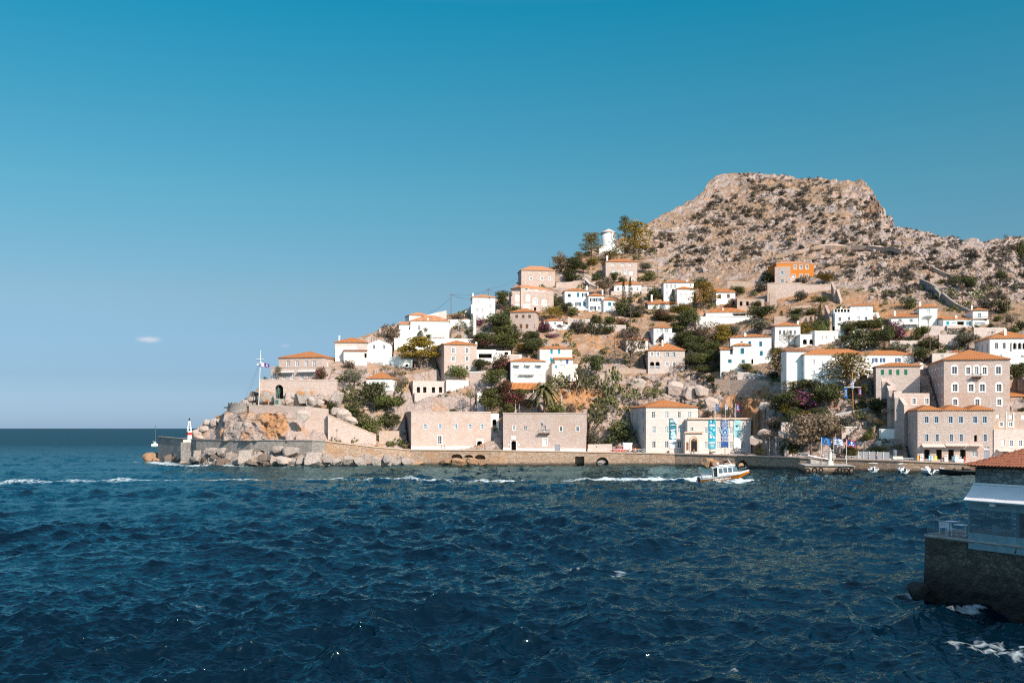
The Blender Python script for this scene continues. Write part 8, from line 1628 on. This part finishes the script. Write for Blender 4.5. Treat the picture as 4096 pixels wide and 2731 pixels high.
VEG='''
L2|umbrella|gold|1500|335|385|305|round topped golden pine in front of the white terrace wall
L2|bush|dry|700|345|110|75|brown bush at the right corner of the fort house
L2|loose|olive|760|610|260|240|grey green tree left of the small orange roofed house
L2|loose|olive|1215|480|200|150|pale green tree behind the small orange roofed house
L2|loose|dry|1305|620|120|200|grey bare tree right of the small orange roofed house
L2|cactus|cactus|720|740|190|170|prickly pear thicket below the grey green tree
L2|cactus|cactus|760|920|190|190|prickly pear thicket on the gully edge
L2|cactus|cactus|870|1010|160|130|lower prickly pear clump near the ramp wall crest
L2|tree|dark|970|840|240|300|dark green tree in the gully under the small house
L2|tree|green|1150|880|240|210|bright green tree in the gully
L2|bush|green|960|1090|200|180|green bush at the bottom of the gully
L2|bush|dark|1170|1000|180|140|dark bush low in the gully
L2|bush|dark|1275|770|110|110|dark bush beside the scaffold of the ruin
L2|bush|dark|497|890|100|150|dark shrub in the corner of the fort wall
L2|bush|dry|1370|1345|180|130|dry brown bush hanging over the quay wall
L2|bush|red|385|482|105|125|dark red creeper on the front of the fort house
L2|bush|green|1935|445|220|115|bright green bush at the foot of the tall stone house
L1|loose|dark|1610|480|80|140|dark climbing shrub left on the fort house front
L1|bush|green|1455|495|36|45|small green plant at the left end of the arched wall
U1|bush|dry|260|1190|220|200|dry brown scrub on the slope left of the low villa
U1|cypress|dark|715|1190|85|115|dark conical shrub left of two before the low villa
U1|tree|green|785|1150|80|120|small green tree before the low villa chimney
U1|agave|green|835|1195|100|80|spiky yellow green plant before the low villa
U1|bush|green|630|1195|90|30|low green plants at the end of the villa terrace
U1|loose|green|1330|1075|330|160|green vine spread over the pergola right of the low villa
U1|cypress|cypress|1515|1075|60|250|dark slender cypress at the white end wall
U1|agave|olive|1510|1185|80|100|blue green agave below the slender cypress
U1|bush|dry|1300|890|260|80|brown bushes on the skyline right of the first pole
U1|bush|pink|1640|990|120|110|small bush with pink flowers below the tall white block
U1|tree|green|1990|760|220|280|green and gold tree on the skyline right of the tall white block
U1|bush|red|2090|830|180|140|reddish bush below the arched stone house
U1|tree|dark|1930|1100|400|270|big dark carob tree right of the tall white block
U1|bush|green|2070|1200|260|200|green bush beside the brown window house
U1|bush|olive|2200|1200|160|170|grey green bush under the brown window house
U1|tree|red|1720|1370|330|210|dark reddish tree above the flat roofed loggia house
U1|tree|green|2040|1400|320|220|green tree below the brown window house
L3|tree|dark|550|140|220|170|dark tree above the flat roofed loggia house
L3|tree|green|800|140|260|160|green tree in the row above the loggia house
L3|tree|dark|1110|200|260|180|dark tree left of the blue shutter house
L3|tree|dark|520|390|190|130|dark tree under the white loggia house
L3|bush|red|740|390|170|180|bush with red flowers left of the tall white house
L3|tree|green|650|590|190|210|green tree left of the tiled porch
L3|bush|red|770|640|150|140|reddish bush beside the tiled porch
L3|loose|green|375|755|150|150|young green tree in the court of the ruin
L3|bush|green|610|790|220|190|green bushes behind the left warehouse
L3|bush|red|850|790|270|160|flowering bush below the tiled porch
L3|bush|green|800|860|300|100|green hedge bush on the roof edge between the warehouses
L3|palm|palm|1215|865|330|310|date palm between the tiled porch and the orange cliff
L3|bush|dry|1050|800|130|90|dry bush left of the palm
L3|bush|green|1340|860|190|110|green bush right of the palm
L3|bush|dry|1500|865|210|100|dry bushes under the orange cliff
L3|cactus|cactus|1390|600|190|170|prickly pear clump on the crag under the blue shutter house
L3|cactus|cactus|1650|640|160|330|hanging prickly pears left of the dark crag tree
L3|tree|dark|1810|470|220|250|dark round tree standing on the crag
L3|cactus|cactus|1780|600|160|170|prickly pears under the dark round crag tree
L3|bush|dark|180|843|110|30|low dark plants on the warehouse roof
L3|bush|olive|1790|1225|160|170|oleander bush right of the right warehouse
L3|bush|green|1950|1210|120|60|low green hedge left of the museum
L4|cactus|cactus|290|700|190|330|prickly pear thicket with a brown pole
L4|cactus|cactus|190|900|300|230|big prickly pear thicket left of the museum
L4|cactus|cactus|90|1010|190|200|prickly pear thicket lower left of the museum
L4|cactus|cactus|490|740|200|150|pale prickly pear bank above the museum roof
L4|cactus|cactus|760|700|220|120|green prickly pear bank behind the museum ridge
L4|bush|dark|380|1190|230|230|dark bush in the shade of the museum left wall
L4|bush|scrub|640|500|90|50|low bush on the rock shelf
L4|loose|dry|490|330|310|380|tall bare eucalyptus left of the stone villa
L4|loose|dark|590|310|180|250|dark bare tree beside the stone villa
L4|loose|dry|1060|400|150|110|thin bare tree at the stone villa corner
L4|tree|dark|1060|110|180|100|dark tree behind the stone villa ridge
L4|tree|dark|1225|230|230|150|dark tree right of the stone villa roof
L4|loose|olive|1170|300|160|150|silver olive tree right of the stone villa
L4|tree|green|1330|340|240|150|green trees along the hedge
L4|tree|dark|1480|340|140|160|dark tree left of the teal shutter villa
L4|bush|dark|1400|385|360|65|long clipped hedge right of the stone villa
L4|bush|scrub|1290|470|120|70|dry bush on the cliff edge
L4|bush|dark|1410|510|130|90|dark bush on the cliff edge below the hedge
L4|bush|dark|1515|610|70|70|small dark bush against the rubble wall
L4|loose|green|1660|360|130|130|thin green tree before the teal shutter villa
L4|loose|dark|1770|310|110|130|slim araucaria before the teal shutter villa
L4|tree|green|1800|400|190|100|green bush at the foot of the teal shutter villa
L4|bush|dark|1900|440|170|60|dark plants on the garden wall
L4|bush|scrub|1370|905|150|70|dry scrub on the ledge behind the limp blue flag
L4|bush|olive|1560|880|150|80|grey scrub on the crag behind the limp striped flag
L4|bush|dry|1740|800|150|80|dry scrub on the crag above the museum right end
L4|bush|green|1090|1310|45|30|small green plant by the museum steps
L5|tree|dark|430|210|140|90|dark tree left of the long white house upper roof
L5|pine|pine|530|450|280|290|ochre and green pine left of the long white house
L5|bush|dark|410|460|140|70|dark bush beside the arched gateway
L5|pine|pine|1250|560|470|350|big ochre pine in front of the long white house
L5|pine|pine|640|690|280|180|ochre pine under the arched gateway
L5|tree|dark|830|650|230|160|dark tree below the long white house
L5|bush|pink|770|800|290|170|bright pink bougainvillea on the slope
L5|tree|dark|520|870|250|220|dark pine low on the slope left of the bougainvillea
L5|tree|dark|1010|810|240|260|dark palm and tree group right of the bougainvillea
L5|tree|dark|1400|700|140|160|dark tree behind the tall mast
L5|bush|dark|1430|820|170|110|dark bush right of the tall mast
L5|bush|gold|800|930|200|90|yellow bush below the bougainvillea
L5|bush|green|650|960|200|120|green bush left of the yellow bush
L5|bush|green|870|890|120|60|green shrub under the palms
L5|cactus|cactus|1000|1000|130|150|prickly pear left of the tall mast
L5|bush|olive|1190|990|200|90|grey bush beside the tall mast foot
L5|cactus|cactus|1390|950|120|120|prickly pear right of the tall mast
L5|tree|dark|1620|900|190|190|dark green tree below the curved gable house
L5|loose|dry|1740|985|230|200|brown feathery tamarisk below the curved gable house
L5|tree|dry|840|1350|400|440|huge grey brown tamarisk behind the flags
L5|tree|dry|1090|1200|220|220|grey brown tamarisk right half behind the flags
L5|bush|dark|600|1340|190|150|dark bush behind the bronze bust
L5|loose|scrub|360|1250|160|180|bare scrub tree behind the two white poles
L5|bush|scrub|420|1040|170|110|grey scrub bush left of the seat wall
L5|bush|green|260|1315|100|50|low green bush right of the museum
L5|bush|green|1310|1345|150|120|green bush behind the red edged flag
L5|bush|green|1600|1310|230|70|green hedge above the grey hoarding
L5|bush|green|1480|1170|150|80|green plants on the white ramp terrace
L5|bush|dark|1520|1110|60|90|dark shrub above the ramp terrace
U2|pine|pine|1145|560|220|280|dark ochre pine left of the windmill
U2|pine|gold|1690|580|400|430|large golden pine right of the windmill
U2|pine|dark|1570|300|130|230|dark pine tip rising behind the windmill
U2|pine|pine|1380|610|280|120|spreading ochre pine in front of the windmill
U2|pine|pine|985|600|160|100|small ochre pine on the skyline
U2|tree|dark|880|640|90|60|small dark tree on the skyline left of the pines
U2|loose|dry|745|760|190|240|leafless pinkish tree on the skyline
U2|tree|dark|950|790|200|190|dark tree above the stair wall
U2|bush|dark|900|860|300|130|dark bushes on the terrace of the upper stone house
U2|bush|pine|1160|660|140|90|ochre bush below the windmill rocks
U2|bush|dark|1210|850|100|80|dark bush beside the zigzag wall
U2|tree|dark|1430|900|120|130|dark tree at the front of the square stone house
U2|bush|dark|1530|880|100|70|dark bush right front of the square stone house
U2|tree|olive|1820|750|130|110|olive green tree right of the square stone house
U2|bush|green|1860|850|190|110|bright green bush below the olive green tree
U2|tree|dry|1310|1060|180|220|brown tree left of the half stone house
U2|cypress|cypress|1553|1130|44|260|slim cypress left of the pair at the half stone house
U2|cypress|cypress|1632|1150|40|310|taller slim cypress right of the pair at the half stone house
U2|cypress|cypress|2165|1240|64|250|dark cypress standing against the twin white house
U2|bush|dark|1540|1280|180|170|dark bush below the slim cypresses
U2|bush|scrub|1650|1300|200|130|grey bush below the half stone house
U2|loose|dry|1770|1310|120|190|small pinkish tree with a bare trunk
U2|bush|dark|1940|1080|150|130|dark round tree left of the twin white house
U2|bush|dark|2030|1340|180|110|dark bush before the lower wing of the twin white house
U2|pine|gold|640|1350|340|150|flat golden pine right of the brown window house
U2|bush|dark|715|1180|100|110|dark bush left of the blue window house
U2|tree|dark|820|1290|150|140|dark tree below the blue window house
U2|bush|green|920|1290|110|90|green bush on the blue window house terrace
U2|bush|dark|1180|1370|80|80|round dark bush left of two at the blue window house
U2|bush|dark|1245|1380|80|80|round dark bush right of two at the blue window house
U2|bush|green|1380|1400|190|90|green bush right of the round dark bushes
U2|bush|red|1520|1430|150|90|reddish bush at the terrace end
U2|bush|white|1120|1500|150|110|oleander with pale flowers, left of two
U2|bush|white|1310|1520|200|130|oleander with pale flowers, right of two
U2|bush|scrub|1000|1500|130|140|grey bush left of the oleanders
U2|bush|scrub|1550|1560|130|90|grey shrub on the orange slope
U2|bush|dark|1670|1550|150|110|dark shrub on the orange slope left of the conservatory house
U2|bush|pink|575|1490|140|110|bougainvillea left of the flower house
U2|bush|pink|720|1435|160|30|row of pink flowers on the flower house terrace
U2|bush|dark|80|1400|160|170|dark tree left of the brown window house
U2|bush|pink|650|1565|150|40|pink creeper along the flower house base
U3|pine|gold|830|890|280|300|golden pine left of the hidden house
U3|bush|dark|780|620|190|110|dark bushes behind the twin white house
U3|tree|green|1250|730|150|110|bright green carob above the ruined cottage
U3|bush|red|1200|900|180|120|dark red bush left of the ruined cottage
U3|cypress|cypress|720|920|50|200|slim cypress at the right edge of the twin white house
U3|bush|red|300|1030|170|110|dark red bush at the twin house lower wing
U3|tree|pine|560|1020|260|150|ochre tree below the twin white house
U3|tree|dark|620|1200|220|260|dark tree left of the terrace villa
U3|tree|green|520|1200|180|130|green tree right of the conservatory house
U3|loose|dry|850|1350|290|270|large grey olive under the terrace villa
U3|pine|gold|1070|1350|200|240|golden pine under the terrace villa
U3|tree|dark|560|1370|260|160|dark tree above the stone villa
U3|tree|dark|720|1420|240|180|dark tree between the stone villa and the teal villa
U3|bush|olive|1200|1220|200|110|olive bush below the terrace villa right part
U3|tree|olive|1550|1210|220|160|silver olive right of the terrace villa
U3|tree|dark|1570|1060|300|180|dark yucca tree behind the terrace villa
U3|bush|dark|1500|870|110|70|dark bush inside the ruined cottage
U3|bush|red|280|1320|150|80|bare red shrub before the conservatory house
U3|bush|dark|1640|560|110|140|dark bush left of the orange house wing
U3|bush|scrub|1560|680|170|110|grey scrub above the ruined cottage
U4|loose|white|175|1330|180|150|pale oleander in front of the hip roof house
U4|tree|gold|620|575|180|105|golden green vine tree right of the orange house
U4|bush|scrub|330|780|150|100|grey scrub on the terrace under the orange house
U4|bush|green|560|800|180|60|green bush at the foot of the big retaining wall
U4|cypress|cypress|80|1050|44|120|small dark cypress behind the hip roof house
U4|loose|dry|560|970|170|150|bare grey tree with an ivy trunk
U4|cypress|dark|565|1080|50|220|ivy covered trunk left of the loggia house
U4|tree|dark|270|1080|170|110|dark palm like tree behind the hip roof house
U4|bush|green|280|960|260|70|grassy green patch of shrubs on the field
U4|bush|green|470|960|170|70|green shrubs right on the field
U4|cypress|cypress|450|1090|36|90|small round cypress in the garden row
U4|cypress|cypress|502|1080|24|90|tiny cypress in the garden row
U4|bush|green|580|1180|180|130|green bush left of the loggia house wall
U4|bush|pine|400|1210|180|130|ochre bush behind the arcade house
U4|tree|green|1100|1210|420|160|wide green pine below the loggia house
U4|tree|green|920|1230|170|120|round green tree left below the loggia house
U4|bush|white|1060|1400|340|230|large oleander right of the arcade house
U4|tree|dark|1370|1400|200|260|dark tree left of the bougainvillea
U4|bush|pink|1500|1270|200|190|bougainvillea below the balcony house
U4|bush|dark|1290|1110|80|90|dark bush beside the white stair wall
U4|bush|olive|1540|1440|260|110|grey olive bush above the open shutter house
U4|bush|dark|1680|890|150|140|dark round bush on the orange slope
U5|bush|green|530|1280|110|150|green bush right of the bougainvillea
U5|tree|green|650|1270|110|140|green tree at the tall dark pole
U5|tree|dark|430|1360|140|100|dark tree under the balcony house
U5|bush|dark|720|1390|260|120|dark bushes round the tall dark pole
U5|tree|olive|1180|1400|230|190|grey olive tree below the bright blue house
U5|tree|dark|610|1570|190|170|dark tree right of the open shutter house
U5|agave|olive|1020|1410|130|70|blue agave clump behind the mansion roof
U5|tree|dark|1150|660|230|165|lone dark green tree on the upper slope
U5|bush|olive|990|570|110|100|grey bush left of the lone dark hill tree
U5|agave|green|860|570|100|60|spiky plant on the hill terrace
U5|cactus|cactus|980|750|140|110|prickly pears below the hill terrace
U5|cactus|cactus|1300|780|130|110|prickly pears right of the lone dark hill tree
U5|cactus|cactus|1160|890|150|80|prickly pears above the bright blue house
U5|bush|scrub|1400|900|280|130|dry scrub behind the tower room
U5|bush|dark|1600|930|170|150|dark scrub by the tall grey pole
U5|loose|scrub|1720|1120|170|160|bare tree at the right edge slope
U5|bush|dark|1840|1160|130|110|dark bush above the arcaded villa roof
U5|bush|dark|1600|510|130|90|dark bush high on the right slope
U5|bush|scrub|1250|270|120|110|dark tuft under the right cliffs
U5|bush|dark|1850|270|100|220|dark cleft bush in the right hand cliff
U5|bush|olive|1000|1330|120|160|creeper on the stone terrace wall
L6|tree|dark|1650|560|200|250|dark tree right of the stone mansion
L6|bush|dark|1690|840|80|40|dark hedge at the right edge above the ochre house
'''
def plants():
    for ln in VEG.strip().split('\n'):
        c,k,m,x,y,w,h,lb=ln.split('|'); plant(k,'lf_'+m,lb,c,float(x),float(y),float(w)*1.12,float(h)*1.08,dy=8. if 'windmill' in lb and ('right' in lb or 'behind' in lb) else -.4)
    # thickets between the houses
    rg=random.Random(77)
    for c,x0,x1,y0,y1,n,kinds,lb in (('L4',1120,1530,150,370,12,('tree dark','tree green','tree olive'),'leafy tree in the thicket between the stone villa and the teal shutter villa'),('L3',470,1130,40,230,13,('tree dark','tree green','bush red','tree pine'),'leafy tree in the dense garden belt above the loggia house'),('U3',430,720,1050,1400,8,('tree dark','tree green'),'leafy tree in the gully right of the conservatory house'),
        ('U3',720,1130,1200,1450,9,('tree dark','tree olive','pine pine'),'leafy tree in the grove below the terrace villa'),('L5',390,1050,600,930,12,('tree dark','pine pine','tree green'),'leafy tree on the planted slope under the long white house'),('U1',1620,2330,830,1390,15,('tree dark','tree green','bush dark','bush red'),'leafy tree in the garden under the tall white block'),
        ('L3',530,1000,470,850,11,('tree green','bush red','tree dark'),'leafy tree in the court between ruin and tiled porch'),('U2',640,1130,650,860,8,('tree dark','bush dark','tree pine'),'leafy tree on the terraces left of the square stone house'),('U2',1470,1870,1120,1330,7,('bush dark','tree green'),'leafy shrub on the bank below the half stone house'),('U2',860,1650,1400,1560,9,('bush white','bush dark','bush green'),'leafy shrub in the oleander bank below the blue window house'),
        ('U4',860,1500,1120,1420,10,('tree green','bush dark','tree dark'),'leafy tree in the garden below the loggia house'),('U5',200,760,1230,1560,8,('bush dark','tree green','bush olive'),'leafy shrub between the balcony house and the open shutter house'),('U5',1080,1880,900,1190,9,('bush scrub','bush dark','loose scrub'),'leafy shrub on the slope right of the tower room'),('L2',640,1300,560,1060,9,('bush green','cactus cactus','tree dark','bush dark'),'leafy shrub in the gully beside the ramp wall')):
        for k in range(n):
            x,y=rg.uniform(x0,x1),rg.uniform(y0,y1); u,v=cp(c,x,y); g=ground(u,v)
            if any(-1<(g.x-O.x)*dx.x+(g.y-O.y)*dx.y<W+1 and -2.5<-(g.x-O.x)*dx.y+(g.y-O.y)*dx.x<D for O,dx,W,D,zb in FOOT): continue
            kk,mm=kinds[k%len(kinds)].split(); s=rg.uniform(26,50)/CR[c][2]*(.62 if kk in('bush','cactus') else 1); plant(kk,'lf_'+mm,lb,c,x,y,s*1.15,s*(.95 if kk!='bush' else .7),group='thicket: '+lb[lb.index(' in ' if ' in ' in lb else ' on ' if ' on ' in lb else ' between ')+1:])
    # scrub of the bare hill
    rg=random.Random(21); pts=[]
    def inside(): 
        while True:
            u=rg.uniform(2570,4110); s=lerp_tab(SKY,u); v=rg.uniform(s+2,1290)
            lo=1010 if u<2700 else (1080 if u<3050 else (1130 if u<3480 else 1200))
            if v<lo and mn.noise(Vector((u/60.,v/30.,3)))>-.12+.3*rg.random()-.12*(v<900) and not (v-s<75 and (u<2950 or 3360<u<3600)): return u,v
    for k in range(3800): pts.append(inside())
    szs=[rg.uniform(6,23)*(.7 if q_[1]-lerp_tab(SKY,q_[0])<40 else 1)*(1.25 if rg.random()<.15 else .8) for q_ in pts]; order=sorted(range(len(pts)),key=lambda k:-szs[k])
    rest=[]
    for n,k in enumerate(order):
        u,v=pts[k]
        if n<280: plant('bush',('lf_scrub','lf_scrub','lf_dry','lf_scrub')[n%4],'low grey green shrub among the pale rocks of the bare hill','N',u,v,szs[k]*.95,szs[k]*.6,group='shrubs on the bare hill')
        else: rest.append((u,v,szs[k]))
    V=[];Fc=[]
    for u,v,s in rest:
        g=ground(u,v); r=s/F*g.y*.5; leaves(V,Fc,(g.x,g.y-.3,g.z+r*.4),(r,r,r*.75),36,r*.26,rg,.7)
    me=bpy.data.meshes.new('hill_scrub'); me.from_pydata([tuple(p) for p in V],[],Fc); me.materials.append(MT['lf_scrub']); o=link(bpy.data.objects.new('hill_scrub',me)); tag(o,'low dry scrub dotted over the whole bare hill','scrub',kind='stuff')
    # undergrowth between the houses
    V=[];Fc=[]
    for _ in range(1700):
        u=rg.uniform(1330,4100); s=lerp_tab(SKY,u); v=rg.uniform(max(s+12,1000 if u<2700 else 1150),1800)
        if mn.noise(Vector((u/45.,v/30.,8)))<-.05: continue
        g=ground(u,v); r=rg.uniform(5,19)/F*g.y
        if any(-1<(g.x-O.x)*dx.x+(g.y-O.y)*dx.y<W+1 and -1.5<-(g.x-O.x)*dx.y+(g.y-O.y)*dx.x<D+.5 for O,dx,W,D,zb in FOOT): continue
        leaves(V,Fc,(g.x,g.y-.3,g.z+r*.35),(r,r,r*.7),40,r*.25,rg,.7)
    me=bpy.data.meshes.new('undergrowth'); me.from_pydata([tuple(p) for p in V],[],Fc); me.materials.append(MT['lf_green']); o=link(bpy.data.objects.new('undergrowth',me)); tag(o,'mixed low undergrowth between the houses of the town','undergrowth',kind='stuff')
def rocks():
    rg=random.Random(33); protos=[]
    for k in range(6):
        me=rock_mesh(k*17+3,2,11,.2); me.materials.append(MT['rock_hill']); protos.append(me)
    low=[]
    for k in range(6):
        me=rock_mesh(k*7+1,1,8,.15); n=len(me.vertices); a=np.empty(n*3); me.vertices.foreach_get('co',a); low.append((a.reshape(-1,3),np.array([tuple(p.vertices) for p in me.polygons])))
    def rnd(lowv):
        while True:
            u=rg.uniform(2560,4120); s=lerp_tab(SKY,u); v=rg.uniform(s+3,1260); lo=1020 if u<2700 else (1090 if u<3050 else (1140 if u<3480 else 1215))
            if v<lo and mn.noise(Vector((u/70.,v/40.,11)))>-.3: return u,v
    for k in range(170):
        u,v=rnd(0); v=max(v,lerp_tab(SKY,u)+60+90*rg.random()); g=ground(u,v); s=rg.uniform(8,17)*(.6+.6*(v>900))/F*g.y*.7
        o=link(bpy.data.objects.new('boulder',protos[k%6])); o.location=g+Vector((0,.1,-s*.1)); o.scale=(s*rg.uniform(.8,1.5),s,s*rg.uniform(.6,1.1)); o.rotation_euler=(rg.uniform(-.4,.4),rg.uniform(-.4,.4),rg.uniform(0,6)); tag(o,'pale weathered limestone boulder lying on the bare hill','rock','boulders on the bare hill')
    Vs=[];Fs=[];n=0
    for k in range(3400):
        u,v=rnd(0); v=max(v,lerp_tab(SKY,u)+12+20*rg.random()); g=ground(u,v); s=rg.uniform(2.5,7.5)*(.5+.6*(v>880))/F*g.y*.75; a,f=low[k%6]; t_=rg.uniform(0,6.28); M=np.array([[math.cos(t_),-math.sin(t_),0],[math.sin(t_),math.cos(t_),0],[0,0,1]])*np.array([rg.uniform(.8,1.6),1,rg.uniform(.6,1.3)])
        Vs.append(a@M.T*s+np.array([g.x,g.y-.1,g.z-s*.1])); Fs.append(f+n); n+=len(a)
    for k in range(1500):       # rubble between the houses and on the harbour cliff
        u=rg.uniform(2160,3560) if k%2 else rg.uniform(1330,4100); v=rg.uniform(max(lerp_tab(SKY,u)+8,1020),1790) if k%2==0 else rg.uniform(1500,1790)
        g=ground(u,v)
        if any(-1<(g.x-O.x)*dx.x+(g.y-O.y)*dx.y<W+1 and -1.2<-(g.x-O.x)*dx.y+(g.y-O.y)*dx.x<D+.5 for O,dx,W,D,zb in FOOT): continue
        s=rg.uniform(3,11)/F*g.y*.7; a,f=low[k%6]; Vs.append(a*np.array([s*rg.uniform(.8,1.6),s,s*rg.uniform(.6,1.2)])+np.array([g.x,g.y-.1,g.z+s*.1])); Fs.append(f+n); n+=len(a)
    me=bpy.data.meshes.new('rubble'); me.from_pydata(np.concatenate(Vs).tolist(),[],np.concatenate(Fs).tolist()); me.materials.append(MT['rock_hill']); o=link(bpy.data.objects.new('rubble',me)); tag(o,'countless pale stones and rubble strewn over the bare hill','rubble',kind='stuff')
    # the ochre stained harbour cliff
    for c,x,y,w,h,mt,lb in (('L4',1010,590,220,190,'rock_pale','grey pale crag with a dark cleft behind the museum'),('L4',1160,640,180,200,'rock_pale','grey leaning crag right of the cleft'),('L4',1330,620,220,170,'rock_pale','grey broken crag above the museum wing'),('L4',1420,760,220,160,'rock_pale','pale crag behind the museum flags'),('L4',560,520,260,130,'rock_pale','pale rock shelf below the stone villa'),('L5',300,800,170,150,'rock_pale','pale crag left of the dark pine'),('L5',330,1090,220,130,'rock_pale','pale slanting slab right of the museum'),('L5',200,1180,150,130,'rock_pale','pale boulder beside the museum right corner'),('L5',1530,930,170,120,'rock_ochre','orange boulder below the dark green tree'),('L5',1620,960,150,100,'rock_ochre','orange rock under the tamarisk'),('L5',560,1120,200,120,'rock_pale','pale rock under the seat wall')):
        u,v=cp(c,x,y); boulder(lb,c,x,y,w*.72,h*.72,mt,Y=DEP(u,v+h*.12)-.2,dpt=.4,name='crag',ry=.2)
rock_mat('rock_ochre',(.46,.25,.11),(.60,.42,.28),(.52,.20,.04),.9,False)
# ---------------------------------------------------------------- assemble
town()
for fn in ('walls','shore','windmill_parts','harbour','restaurant','people_all'):
    if fn in globals(): globals()[fn]()
carve(); build_land()
for fn in ('plants','rocks'):
    if fn in globals(): globals()[fn]()
build_sea(); light_and_camera()
SC.cycles.use_denoising=False
SC.cycles.filter_width=1.15
SC.cycles.max_bounces=6
